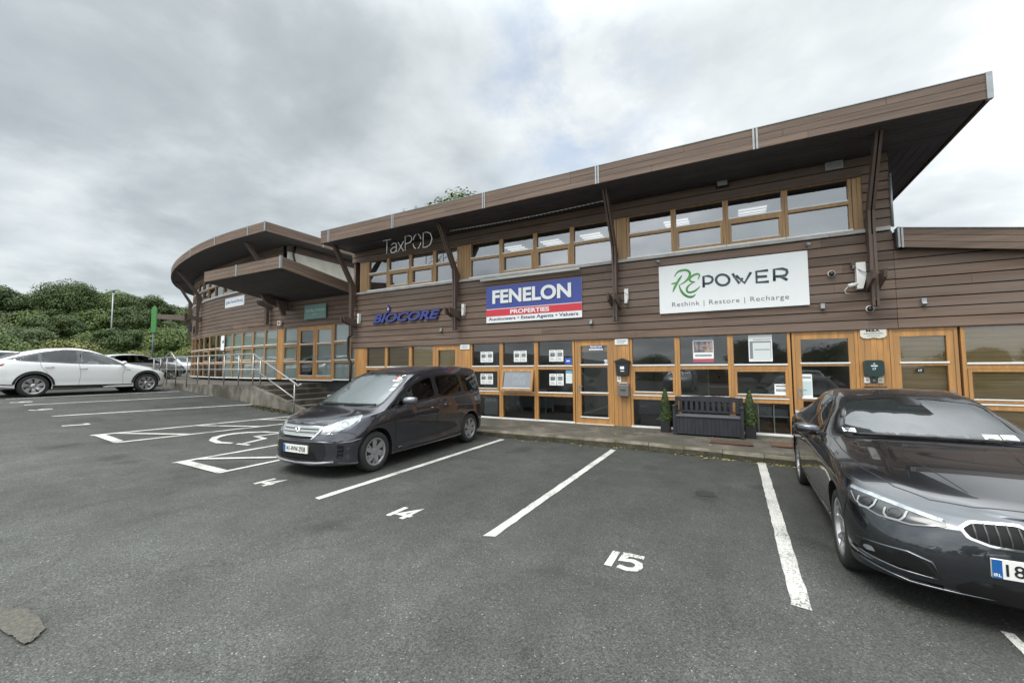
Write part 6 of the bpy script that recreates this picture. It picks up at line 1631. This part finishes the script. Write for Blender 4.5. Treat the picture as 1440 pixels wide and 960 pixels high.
# sign spot lamps
for x, z, lab in ((-1.55, 4.06, 'small silver spotlight over the left corner of the large white sign'), (1.39, 4.05, 'small silver spotlight over the right corner of the large white sign')):
    t = thing('sign_lamp', lab, 'lamp', (x, YF - .03, z), group='spotlights over the white sign'); b = MB(); b.tube([(0, 0, 0), (0, -.12, .03)], .012, 8); b.tube([(-.04, -.11, .05), (.05, -.17, .0)], .032, 12); b.build('housing', M_metal, t)
t = thing('strip_light', 'long white tubular light above the blue estate agent sign', 'lamp', (-6.55, YF - .13, 4.14)); b = MB(); b.tube([(0, 0, 0), (3.05, 0, .01)], .028, 12); b.build('tube', M_white, t); b = MB()
for x in (.3, 1.5, 2.7): b.tube([(x, 0, .02), (x, .11, .03)], .010, 6)
b.build('arm', M_black, t)
for x, z, lab in ((-8.05, 2.76, 'small grey bracket on the cladding under the blue raised letters'), (-3.23, 2.74, 'small grey bracket on the cladding right of the estate agent sign'), (1.60, 2.79, 'small grey bracket just right of the large white sign'), (3.12, 2.77, 'small grey bracket above the window blinds at the right')):
    t = thing('wall_bracket', lab, 'bracket', (x, YF - .028, z), group='small grey brackets on the cladding'); b = MB(); b.box(-.035, .035, -.055, 0, -.06, .06); b.prism([(-.055, .0), (-.09, -.045), (-.055, -.06)], -.03, .03, 'x'); b.build('bracket_body', M_metal, t)
# string of white bulbs slung under the soffit
t = thing('string_lights', 'thin white string of bulbs slung under the eaves between two struts', 'lights'); pts_ = [(-7.35 + 4.72 * i / 40, 9.86, 5.66 - .04 * math.sin(math.pi * i / 40)) for i in range(41)]; b = MB(); b.tube(pts_, .006, 5); b.build('wire', M_white, t); b = MB()
for p in pts_: ball(b, (p[0], p[1], p[2] - .012), .014, 6)
o = b.build('bulbs', M_white, t)
# downpipe at the joint of the two buildings
t = thing('downpipe', 'black rainwater downpipe with a swan neck where the two buildings meet', 'pipe'); b = MB(); b.tube([(-12.0, YF - .16, 2.72), (-12.06, YF - .16, 2.70), (-12.10, YF - .16, 2.60), (-12.10, YF - .16, 2.1), (-12.08, YF - .16, 1.95), (-11.98, YF - .16, 1.82), (-11.96, YF - .16, 1.6), (-11.96, YF - .16, .2)], .045, 10); b.build('pipe', M_black, t)
t = thing('alarm_box', 'small cream and red alarm box above the glazed entrance', 'alarm', (-17.15, 10.95, 3.42)); MB().box(-.11, .11, -.08, 0, 0, .2).build('housing', M_render, t, bevel=.01); MB().box(-.06, .06, -.088, -.0805, .05, .15).build('panel', mat('alarm_red', (.30, .05, .03), .4), t)
t = thing('notice', 'white poster in the glazing at the left end of the terrace railing', 'poster', (-22.75, 11.46, 2.50), rad(-8)); MB().box(0, .42, -.012, 0, 0, .72).build('sheet', M_paper, t); MB().prism([(.16, .42), (.36, .52), (.36, .36), (.24, .34)], -.0145, -.0125, 'y').build('print', M_black, t)

# unit name plates above the timber panels
for x0, x1, lab, l in ((-7.36, -7.02, 'small white unit plate on the timber panel left of the estate agent windows', ()), (-2.645, -2.32, 'small white unit plate on the timber panel over the black letterbox', ())):
    t = thing('name_plate', lab, 'sign', (x0, YF - .0, 2.135), group='white unit plates over the timber panels'); MB().box(0, x1 - x0, -.015, .0, 0, .145).build('plate', M_swhite, t, bevel=.006); b = MB(); b.box(.05, x1 - x0 - .05, -.018, -.0155, .08, .105); b.box(.05, x1 - x0 - .09, -.018, -.0155, .04, .055); b.build('print', M_ink, t)
t = thing('name_plate', 'cream scalloped plate with black lettering over the dark green letterbox', 'sign', (2.18, YF, 2.115)); pl = [(0, .05), (.04, .01), (.12, .0), (.2, .018), (.28, .0), (.36, .012), (.395, .05), (.395, .19), (0, .19)]; MB().prism(pl, -.018, 0, 'y').build('plate', mat('cream_plate', (.66, .64, .55), .5), t)
text_mb('M&A', .09, .125, .21, .05, .002, .03, y=-.0185).build('lettering', M_black, t); b = MB(); b.box(.05, .34, -.0205, -.0185, .085, .105); b.box(.10, .30, -.0205, -.0185, .045, .058); b.build('print', M_ink, t)
# letterboxes
t = thing('letterbox', 'black house-shaped letterbox on the timber panel right of the estate agent door', 'letterbox', (-2.455, YF, 1.37)); b = MB(); b.prism([(-.145, 0), (.145, 0), (.165, .34), (-.165, .34)], -.10, 0, 'y'); b.build('body', M_black, t, bevel=.008); b = MB(); b.prism([(-.20, .33), (.20, .33), (.19, .36), (.0, .43), (-.19, .36)], -.125, 0, 'y'); b.build('roof', M_black, t); b = MB(); b.box(-.05, .05, -.104, -.1005, .16, .23); b.box(-.04, .05, -.104, -.1005, .105, .125); b.build('label', M_paper, t)
t = thing('keypad', 'white door entry keypad under the black letterbox', 'keypad', (-2.55, YF, 1.21)); MB().box(-.05, .05, -.03, 0, 0, .15).build('housing', M_white, t, bevel=.01); MB().box(-.02, .025, -.033, -.0305, .06, .095).build('buttons', M_ink, t)
t = thing('letterbox', 'grey metal letterbox with a white flap low on the timber panel', 'letterbox', (-2.43, YF, .87)); b = MB(); b.prism([(0, 0), (0, .30), (-.07, .33), (-.12, .28), (-.12, 0)][::-1], -.125, .125, 'x'); b.build('body', mat('letterbox_grey', (.17, .165, .16), .45, metal=.4), t, bevel=.008); b = MB(); b.box(-.10, .10, -.128, -.06, .318, .334); b.build('flap', M_white, t); text_mb('POST', -.075, .12, .15, .05, .002, .03, y=-.1205).build('lettering', M_black, t)
t = thing('letterbox', 'dark green rounded letterbox on the right-hand timber panel', 'letterbox', (2.345, YF, 1.385)); b = MB(); b.prism(chaikin([(-.145, 0), (.145, 0), (.15, .31), (-.15, .31)], 2), -.11, 0, 'y'); b.build('body', mat('letterbox_green', (.012, .035, .035), .4, coat=.3), t); b = MB(); b.box(-.05, .05, -.114, -.1105, .19, .21); b.prism([(-.02, .235), (.02, .235), (0, .255)], -.114, -.1105, 'y'); b.build('emblem', M_paper, t); text_mb('17', -.025, .12, .05, .045, .002, .02, y=-.111).build('lettering', M_paper, t)
for x, lab, m_ in ((2.245, 'white intercom card under the dark green letterbox', M_paper), (2.35, 'dark grey intercom unit between two cards under the green letterbox', M_slate), (2.45, 'cream card under the right corner of the green letterbox', M_cream)):
    t = thing('intercom', lab, 'intercom', (x, YF, 1.255)); MB().box(-.042, .042, -.02, 0, 0, .11).build('housing', m_, t, bevel=.004); MB().box(-.018, .018, -.023, -.0205, .035, .07).build('button', M_ink, t)
t = thing('parcel_shelf', 'brown letter flap on the timber panel under the green letterbox', 'letter flap', (2.36, YF, 1.14)); MB().prism([(0, 0), (-.10, .04), (-.10, .06), (0, .05)], -.16, .16, 'x').build('flap', M_strut, t)

# ------------------------------------------------------------------ papers in the windows (just behind the glass)
YP = YF + .05
def sheet_pair(x0, x1, z0, z1, lab):
    t = thing('listing_sheet', lab, 'poster', (x0, YP, z0), group='pairs of property listings in the estate agent windows')
    w, h = x1 - x0, z1 - z0; b = MB()
    for k in (0, 1): b.box(k * w / 2 + .006, (k + 1) * w / 2 - .006, -.004, 0, 0, h)
    b.build('sheet', M_paper, t); b = MB()
    for k in (0, 1): b.box(k * w / 2 + .035, (k + 1) * w / 2 - .035, -.006, -.0045, h * .42, h * .76)
    b.build('photo', M_photo, t); b = MB()
    for k in (0, 1):
        for q in range(3): b.box(k * w / 2 + .035, (k + 1) * w / 2 - .035 - .02 * q, -.006, -.0045, h * (.10 + .09 * q), h * (.135 + .09 * q))
        b.box(k * w / 2 + .04, (k + 1) * w / 2 - .06, -.006, -.0045, h * .85, h * .91)
    b.build('print', M_ink, t)
for i, (x0, x1) in enumerate(((-6.67, -6.23), (-5.55, -5.13), (-4.46, -4.04))):
    pane = ('first pane from the left', 'pane over the tilted-open window', 'pane next to the door')[i]
    sheet_pair(x0, x1, 1.74, 2.05, 'two property listing sheets in the upper ' + pane)
    if i != 1: sheet_pair(x0, x1, 1.10, 1.41, 'two property listing sheets in the middle ' + pane)
sp_ = thing('listing_sheet', 'two property listing sheets on the glass of the tilted-open window', 'poster', (-5.55, YF - .06, 1.10), group='pairs of property listings in the estate agent windows')
sp_.rotation_euler = (rad(-13), 0, 0); b = MB(); b.box(.006, .204, -.004, 0, 0, .3); b.box(.216, .414, -.004, 0, 0, .3); b.build('sheet', M_paper, sp_)
for x in (.03, .24): MB().box(x, x + .15, -.006, -.0045, .125, .23).build('photo', M_photo, sp_)
def poster(x0, x1, z0, z1, lab, parts, y=YP, name='poster'):
    t = thing(name, lab, 'poster', (x0, y, z0)); MB().box(0, x1 - x0, -.004, 0, 0, z1 - z0).build('sheet', M_paper, t)
    for i, (a, c, e, f, m_, nm) in enumerate(parts): MB().box(a * (x1 - x0), c * (x1 - x0), -.006 - i * .0003, -.0045, e * (z1 - z0), f * (z1 - z0)).build(nm, m_, t)
    return t
M_pink = mat('poster_pink', (.42, .09, .13), .5); M_pgrey = mat('poster_grey', (.20, .22, .24), .5); M_people = mat('poster_photo', (.30, .24, .20), .5, var=.9, vscale=14, hue2=(.06, .08, .14))
poster(-.85, -.42, 1.69, 2.27, 'poster with a group photograph and pink foot in the right office window', [(0, 1, .84, .99, M_pgrey, 'heading'), (.03, .97, .38, .82, M_people, 'photo'), (0, 1, .0, .13, M_pink, 'footer'), (.1, .9, .22, .30, M_ink, 'print')])
poster(.27, .71, 1.69, 2.27, 'white notice with pale grey panel in the right office window', [(.05, .95, .10, .76, M_pgrey, 'panel'), (.18, .93, .05, .70, mat('poster_pale', (.62, .66, .65), .5), 'inner_sheet'), (.25, .9, .42, .46, M_ink, 'print'), (.2, .95, .80, .83, M_ink, 'print')])
poster(.72, .95, .94, 1.21, 'small white notice at the bottom right corner of an opening window', [(.1, .9, .4, .62, M_ink, 'print'), (.1, .9, .8, .88, M_grey, 'heading')])
poster(1.20, 1.38, .94, 1.42, 'tall pale blue notice on the right office door', [(.08, .92, .1, .7, mat('poster_blue', (.50, .62, .64), .5), 'panel'), (.1, .9, .82, .9, M_ink, 'print')])
poster(-3.98, -3.80, 1.16, 1.53, 'white and pale blue notice beside the estate agent door', [(.0, 1, .68, .99, mat('poster_sky', (.20, .38, .55), .5), 'heading'), (.1, .9, .1, .6, M_tax, 'panel')])
poster(-4.0, -3.80, 1.67, 1.83, 'small blue sticker in the pane next to the estate agent door', [(.0, 1, 0, 1, mat('sticker_blue', (.03, .10, .42), .4), 'panel'), (.2, .7, .4, .6, M_paper, 'print')])
poster(-2.94, -2.76, 1.66, 1.77, 'white and blue sticker on the right of the estate agent door', [(.0, 1, .1, .65, mat('sticker_navy', (.03, .06, .26), .4), 'panel'), (.1, .5, .3, .5, M_paper, 'print')])
t = thing('door_sticker', 'blue and white nameplate high in the estate agent door reading FENELON', 'sticker', (-3.33, YF + .035, 2.02)); MB().box(0, .37, -.004, 0, 0, .14).build('sheet', M_swhite, t); MB().box(0, .37, -.0055, -.0045, .035, .14).build('panel', M_sblue, t); text_mb('FENELON', .03, .06, .31, .05, .001, .03, y=-.006).build('lettering', M_swhite, t)
t = thing('number_sticker', 'small black sticker with white number 17 on the blinded door', 'sticker', (2.98, YF + .03, 1.455)); MB().box(0, .11, -.004, 0, 0, .08).build('sheet', M_black, t); text_mb('17', .03, .02, .05, .04, .001, .02, y=-.0045).build('lettering', M_paper, t)

# things inside the offices
def drawers(x, y, lab):
    t = thing('drawer_unit', lab, 'cabinet', (x, y, .13)); b = MB(); b.box(0, .52, 0, .5, 0, 1.42); b.build('carcass', mat('cabinet_pale', (.42, .38, .30), .6), t)
    for k in range(3): q = MB(); q.box(.03, .49, -.015, -.001, .05 + k * .46, .48 + k * .46); d_ = q.build('drawer', mat('drawer_brown', (.10, .055, .035), .5), t); q = MB(); ball(q, (.26, -.03, .27 + k * .46), .025, 8); q.build('knob', M_black, d_)
drawers(-.62, 11.6, 'tall brown drawer unit with pale frame inside the right office')
def desk(x, y, w, lab):
    t = thing('desk', lab, 'desk', (x, y, .13)); MB().box(0, w, 0, .7, .70, .735).build('desktop', mat('desk_top', (.36, .33, .29), .5), t); MB().box(.02, w - .02, .60, .62, .1, .69).build('modesty_panel', M_pgrey, t)
    for px_ in (.03, w - .08):
        for py_ in (.03, .62): MB().box(px_, px_ + .05, py_, py_ + .05, 0, .70).build('leg', M_metal, t)
desk(-2.1, 11.2, 1.3, 'office desk inside the right office window'); desk(-6.8, 12.2, 1.5, 'office desk inside the estate agent office')
t = thing('display_screen', 'dark grey panel standing low behind the glass beside the bench', 'screen', (-2.15, YF + .25, .13)); b = MB(); b.box(0, .82, 0, .06, .30, .72); b.build('panel', mat('screen_grey', (.06, .065, .075), .3), t); b = MB(); b.box(.06, .76, .0, .04, 0, .28); b.build('foot', M_black, t)
t = thing('crate_shelf', 'white cube shelf with baskets behind the glass right of the bench', 'shelf', (.40, YF + .22, .13)); b = MB()
for x in (0, .29, .58): b.box(x, x + .025, 0, .3, 0, .74)
for z in (0, .36, .72): b.box(.026, .289, 0, .3, z, z + .022); b.box(.316, .579, 0, .3, z, z + .022)
b.build('frame', M_white, t)
M_wick = mat('wicker', (.17, .105, .06), .8, var=.5, vscale=50)
for x, z, h in ((.04, .025, .24), (.33, .025, .22), (.04, .385, .20), (.33, .385, .15)): b = MB(); b.prism([(x, z), (x + .22, z), (x + .235, z + h), (x - .01, z + h)], .02, .27, 'y'); b.build('basket', M_wick if z < .3 else M_pgrey, t)
t = thing('info_stand', 'pale leaflet stand inside the first estate agent window', 'stand', (-6.72, YF + .35, .13)); b = MB(); b.box(0, .46, 0, .03, .05, 1.9); b.build('panel', mat('stand_grey', (.22, .24, .25), .5), t); text_mb('PROPERTIES', .04, .45, .38, .09, .003, .02, y=-.002).build('lettering', M_paper, t)
t = thing('partition', 'brown timber door frame inside the estate agent office', 'door frame', (-4.3, 12.6, .13)); b = MB(); b.box(0, .08, 0, .1, 0, 2.1); b.box(.9, .98, 0, .1, 0, 2.1); b.box(.081, .899, 0, .1, 2.0, 2.1); b.build('frame', mat('inner_door_wood', (.16, .07, .035), .5), t); MB().box(.085, .895, .04, .06, 0, 1.99).build('leaf', M_roomwall, t)

# ------------------------------------------------------------------ bench, box trees, mats
M_bench = mat('charcoal_bench', (0.022, 0.022, 0.028), 0.5, var=.25, vscale=12, stretch=(1, 1, .3), island=.12); M_bseat = mat('bench_seat_grey', (0.095, 0.098, 0.110), 0.45, var=.15, vscale=8)
BN = thing('storage_bench', 'charcoal slatted bench with a storage box seat standing under the office windows', 'bench', (-1.24, 9.72, path_z(-.6, 9.9)))
w = 1.36; d = .50
b = MB()
for k in range(16): b.box(.06 + k * (w - .12) / 16, .06 + (k + 1) * (w - .12) / 16 - .004, .02, .035, .03, .395)
b.box(.062, w - .062, .036, d - .05, .03, .39); b.build('storage_box', M_bench, BN)
for x in (0, w - .06):
    for y, h in ((0, .60), (d - .06, .80)): MB().box(x, x + .06, y, y + .06, 0, h).build('leg', M_bench, BN, bevel=.004)
    MB().box(x - .006, x + .066, -.02, d - .065, .602, .635).build('armrest', M_bench, BN, bevel=.006)
b = MB()
for k in range(3): b.box(.062, w - .062, -.005 + k * .145, .135 + k * .145, .40, .425)
b.build('seat', M_bseat, BN, bevel=.004)
b = MB(); top_ = [(.06, .70), (w - .06, .70)] + [(w - .06 - (w - .12) * i / 12, .795 + .028 * math.sin(math.pi * i / 12) - (.010 if i == 6 else 0)) for i in range(13)]
b.prism(top_, d - .045, d - .015, 'y'); b.box(.06, w - .06, d - .045, d - .015, .455, .49); b.build('top_rail', M_bench, BN)
for k in range(11):
    x = .09 + k * (w - .18 - .06) / 10; MB().box(x, x + .06, d - .04, d - .02, .491, .699).build('back_slat', M_bench, BN)

def leaf_mat(name, c1, c2, rough=.6, isl=.22):
    m = mat(name, c1, rough, var=.35, vscale=1.2, island=isl, hue2=c2, spec=.3); return m
M_box = leaf_mat('box_leaf', (.050, .080, .024), (.090, .115, .040), isl=.55); M_boxd = mat('box_core', (.012, .022, .006), .9)
def topiary(x, y, lab, seed):
    random.seed(seed); t = thing('potted_box_tree', lab, 'potted plant', (x, y, path_z(x, y)), group='box trees either side of the bench')
    b = MB(); b.prism([(-.10, -.10), (.10, -.10), (.10, .10), (-.10, .10)], 0, .24, 'z'); b.build('pot', M_black, t, bevel=.008); MB().box(-.085, .085, -.085, .085, .235, .248).build('soil', mat('soil%d' % seed, (.03, .022, .015), .95), t)
    b = MB(); b.lathe([(.09, .24), (.105, .40), (.085, .62), (.045, .84), (.005, .90)], n=12); b.build('dark_core', M_boxd, t)  # dark inner cone: shade between the leaves put into its colour
    b = MB()
    for i in range(3600):
        z = random.random() ** 1.25; r = (.122 * (1 - z) ** .7 + .012) * (1 if z > .1 else .75 + 2.5 * z) * random.uniform(.70, 1.10)
        a = random.uniform(0, 6.283); r *= 1 + .16 * math.sin(3 * a + 11 * z + seed) * math.sin(17 * z + 2 * a); c = Vector((r * math.cos(a), r * math.sin(a), .25 + z * .72 + random.uniform(-.01, .01)))
        n = Vector((math.cos(a), math.sin(a), random.uniform(-.3, 1.2))) + Vector([random.uniform(-.7, .7) for _ in range(3)]); n.normalize(); u = n.orthogonal().normalized(); v_ = n.cross(u); s = random.uniform(.010, .021)
        b.add([c + u * s, c + v_ * s * .6, c - u * s, c - v_ * s * .6], [(0, 1, 2, 3)])
    b.build('foliage', M_box, t, fix=False)
topiary(-1.43, 10.02, 'clipped box cone in a black pot left of the charcoal bench', 1); topiary(.235, 9.98, 'clipped box cone in a black pot right of the charcoal bench', 2)
M_mat = mat('coir_mat', (.085, .045, .028), .95, var=.35, vscale=40, stretch=(6, 1, 1))
t = thing('door_mat', 'ribbed brown mat on the footpath in front of the bench end', 'mat', (-.49, 9.10, path_z(-.1, 9.27) + .006)); b = MB(); x = 0
while x < .72: b.box(x, x + .032, 0, .34, 0, .014); x += .042
b.box(0, .72, .01, .33, .0, .006); b.build('ribs', M_mat, t)
t = thing('door_mat', 'plain brown coir mat on the footpath before the right office door', 'mat', (.55, 9.25, path_z(.9, 9.5) + .006)); MB().box(0, .85, 0, .52, 0, .016).build('pile', mat('coir_plain', (.10, .058, .035), .95, var=.3, vscale=60), t)

# fallen leaves along the kerb, moss at the foot of the steps
M_leaf = mat('fallen_leaf', (.30, .26, .11), .8, island=.6); random.seed(12); b = MB()
for i in range(150):
    x = random.choice((random.uniform(-5, 1.2), random.gauss(-2.3, .5), random.gauss(-.2, .5), random.gauss(.7, .3))); y = edge_y(x) - .04 - abs(random.gauss(0, .10)) if random.random() < .8 else random.uniform(8.7, 10)
    z = gz(x) + .006 if y < edge_y(x) else path_z(x, y) + .006; a = random.uniform(0, 6.28); s = random.uniform(.018, .042) * (1 if random.random() < .8 else 1.4); c, q = math.cos(a), math.sin(a)
    b.add([(x + s * c, y + s * q, z), (x - s * .5 * q, y + s * .5 * c, z + .008), (x - s * c, y - s * q, z + .002), (x + s * .5 * q, y - s * .5 * c, z + .010)], [(0, 1, 2, 3)])
tag(b.build('fallen_leaves', M_leaf, fix=False), kind='stuff')
b = MB()
for i in range(900):
    x = random.uniform(-13.9, -11.7); y = 8.15 - abs(random.gauss(0, .16)); z = gz(x) + .003; a = random.uniform(0, 6.28); s = random.uniform(.012, .04); c, q = math.cos(a), math.sin(a)
    b.add([(x + s * c, y + s * q, z), (x - s * q, y + s * c, z + .02), (x - s * c, y - s * q, z + .004), (x + s * q, y - s * c, z + .03 * random.random())], [(0, 1, 2, 3)])
for i in range(1500):
    x = random.uniform(-5, 1.3); y = edge_y(x) - .015 - abs(random.gauss(0, .03)); z = gz(x) + .003; a = random.uniform(0, 6.28); s = random.uniform(.006, .018); c, q = math.cos(a), math.sin(a)
    b.add([(x + s * c, y + s * q, z), (x - s * q, y + s * c, z + .012), (x - s * c, y - s * q, z + .003), (x + s * q, y - s * c, z + .012)], [(0, 1, 2, 3)])
tag(b.build('moss', M_moss, fix=False), kind='stuff')

# ------------------------------------------------------------------ lamp post, green totem
t = thing('street_lamp', 'tall pale street lamp rising out of the trees on the bank', 'street lamp', (-95.2, 30.4, 2.9)); b = MB(); b.tube([(0, 0, 0), (0, 0, 12.2)], [.13, .08], 10); b.build('pole', M_metal, t); b = MB(); b.box(-.8, .8, -.22, .22, 12.2, 12.4); b.build('lamp_head', M_metal, t)
t = thing('totem_sign', 'slim bright green totem sign with pointed top beyond the curved building', 'sign', (-36.4, 13.9, gz(-36))); b = MB(); b.prism([(-.15, 3.1), (.15, 3.1), (.15, 4.75), (-.02, 5.0), (-.15, 4.8)], -.06, .06, 'y'); b.build('panel', mat('totem_green', (.05, .22, .05), .5), t, None, (0, 0, rad(40))); b = MB(); b.tube([(0, 0, 0), (0, 0, 3.1)], .05, 10); b.build('post', M_slate, t)

# ================================================================== trees
def tree_meshes(seed, H, R, lobes, leaf, n, m, flat=.75, base=.25, trunk_r=.16):
    """trunk with limbs + crown of leaf clumps; returns (trunk builder, crown builder)"""
    rng = random.Random(seed); tr = MB(); cr_ = MB(); cs = []
    for i in range(lobes):
        a = rng.uniform(0, 6.283); rr = R * .72 * math.sqrt(rng.random()); z = H * (base + (1 - base) * rng.uniform(.12, .86)); k = math.sin(math.pi * min(1, max(.12, (z / H - base) / (1 - base)))) ** .5
        cs.append((Vector((rr * math.cos(a) * k, rr * math.sin(a) * k, z)), R * rng.uniform(.26, .46)))
    tr.tube([(0, 0, -.3), (.05 * R, 0, H * .25), (-.03 * R, .04 * R, H * .55), (0, 0, H * .8)], [trunk_r, trunk_r * .8, trunk_r * .5, trunk_r * .15], 8)
    for c, r in cs[:10]: tr.tube([(0, 0, H * rng.uniform(.2, .45)), tuple(c * .55 + Vector((0, 0, H * .18))), tuple(c)], [trunk_r * .4, trunk_r * .25, trunk_r * .06], 5)
    for i in range(n):
        c, r = cs[rng.randrange(lobes)]
        while True:
            p = Vector((rng.uniform(-1, 1), rng.uniform(-1, 1), rng.uniform(-1, 1)))
            if .25 < p.length < 1: break
        p = p.normalized() * p.length ** .45; nn = (p + Vector((0, 0, .5)) + Vector([rng.uniform(-.45, .45) for _ in range(3)])).normalized(); q = c + Vector((p.x * r, p.y * r, p.z * r * flat)) * rng.uniform(.8, 1.12)
        u = nn.orthogonal().normalized(); v_ = nn.cross(u); t_ = rng.uniform(0, 3.14); u, v_ = u * math.cos(t_) + v_ * math.sin(t_), v_ * math.cos(t_) - u * math.sin(t_); s = leaf * rng.uniform(.6, 1.3)
        cr_.add([q + u * s, q + v_ * s * .55 + nn * s * .15, q - u * s, q - v_ * s * .55 + nn * s * .1], [(0, 1, 2, 3)])
    return tr, cr_
M_bark = mat('bark', (.075, .06, .045), .9, var=.3, vscale=6)
LEAF = [leaf_mat('leaf_dark', (.044, .074, .018), (.062, .088, .024)), leaf_mat('leaf_mid', (.072, .110, .026), (.092, .120, .032)), leaf_mat('leaf_pale', (.165, .172, .052), (.115, .140, .040)), leaf_mat('leaf_grey', (.080, .108, .042), (.062, .090, .032))]
def make_tree(name, label, seed, H, R, lobes, leaf, n, lm, group, **kw):
    t = thing(name, label, 'tree', group=group); tr, c_ = tree_meshes(seed, H, R, lobes, leaf, n, lm, **kw); tr.build('trunk', M_bark, t); c_.build('crown', LEAF[lm], t, fix=False); return t
G = 'trees and bushes on the bank'
protos = [make_tree('broadleaf_tree', '', 1, 7.5, 3.6, 30, .15, 14000, 0, G), make_tree('broadleaf_tree', '', 2, 7.0, 3.9, 34, .16, 14000, 1, G), make_tree('broadleaf_tree', '', 3, 6.0, 3.4, 28, .14, 13000, 3, G),
          make_tree('bush', '', 4, 3.4, 2.6, 24, .11, 10000, 2, G, base=.0, trunk_r=.08), make_tree('bush', '', 5, 3.6, 2.8, 26, .11, 10000, 1, G, base=.0, trunk_r=.08)]
big = make_tree('broad_domed_tree', 'broad dome-topped tree standing above all the others on the skyline', 6, 7.5, 4.9, 46, .15, 18000, 0, None, flat=.55, base=.42, trunk_r=.4)
used = set()
KIND = ('dark dense tree', 'mid green leafy tree', 'grey-green rounded tree', 'pale yellowish bush', 'green bush')
def plant(k, az, dist, s, where, sx=1.0, dz=0.0):
    x, y = -math.sin(rad(az)) * dist, math.cos(rad(az)) * dist
    o = protos[k] if k not in used else copy_tree(protos[k]); used.add(k)
    z = hillz(x, y) if x < -46 else gz(x)
    o.location = (x, y, z - .1 + dz); o.scale = (s * sx, s * sx, s); o.rotation_euler = (0, 0, random.uniform(0, 6.28)); o['label'] = KIND[k] + ' ' + where
    o['category'] = 'bush' if k > 2 else 'tree'
    return o
random.seed(77)
rows = [  # (distance, az range, kinds, step, scale, description)
 (60, (64.5, 83), (3, 4, 3, 3, 4), 2.6, (.62, .95), 'in the front row'),
 (77, (64, 83.5), (4, 1, 2, 4, 0), 2.6, (.62, .85), 'in the second row'),
 (96, (64, 84), (0, 1, 2, 0, 1), 2.5, (.72, 1.0), 'half way up the bank'),
 (118, (63.5, 84.5), (1, 0, 2, 1, 0), 2.3, (.92, 1.2), 'high on the bank'),
 (145, (63, 85), (0, 1, 0, 2, 1), 2.0, (1.15, 1.6), 'along the skyline')]
ordw = ('leftmost', 'second from the left', 'third from the left', 'fourth from the left', 'fifth from the left', 'sixth from the left', 'seventh from the left', 'eighth from the left', 'ninth from the left', 'tenth from the left', 'eleventh from the left', 'twelfth from the left')
for dist, (a0, a1), kinds, step, (s0, s1), desc in rows:
    azs = []; a = a1
    while a > a0: azs.append(a); a -= step * random.uniform(.8, 1.2)
    for i, a in enumerate(azs):
        k = kinds[i % 5]; s = random.uniform(s0, s1) * (1.25 if k > 2 and dist > 70 else 1)
        plant(k, a, dist + random.uniform(-4, 4), s, desc + ', ' + ordw[min(i, 11)], 1.15)
_a = rad(75.4); big.location = (-math.sin(_a) * 125, math.cos(_a) * 125, hillz(-121, 31)); big.scale = (1.12, 1.12, 1.60)
# tree behind the main roof; its crown tips show over the fascia
rt = make_tree('roof_line_tree', 'green tree behind the main building with leafy tips over the roof edge', 9, 8.4, 2.9, 34, .09, 16000, 1, None); rt.location = (-19.3, 23.4, .4); rt.scale = (2.1, 1.3, 1.75)
# the wooded far side of the car park, seen only in the window reflections
far = 0
for i in range(11):
    x = -34 + i * 6.2; k = (0, 1, 2)[i % 3]; o = copy_tree(protos[k]); o.location = (x + random.uniform(-1, 1), -26 + random.uniform(-2, 2), -1.2); s = random.uniform(.42, .80); o.scale = (s * 1.3, s * 1.3, s); o['label'] = KIND[k] + ' on the far side of the car park behind the camera'; o['group'] = 'trees behind the camera'
for i, (x, src) in enumerate(((-3.3, h_silver), (3.9, h_white))):
    o = copy_tree(src); o['label'] = 'parked hatchback reflected in the office windows, on the far side of the lane'; o['group'] = 'cars behind the camera'; place(o, x, -9.5 - i * .4, -88 + 180)
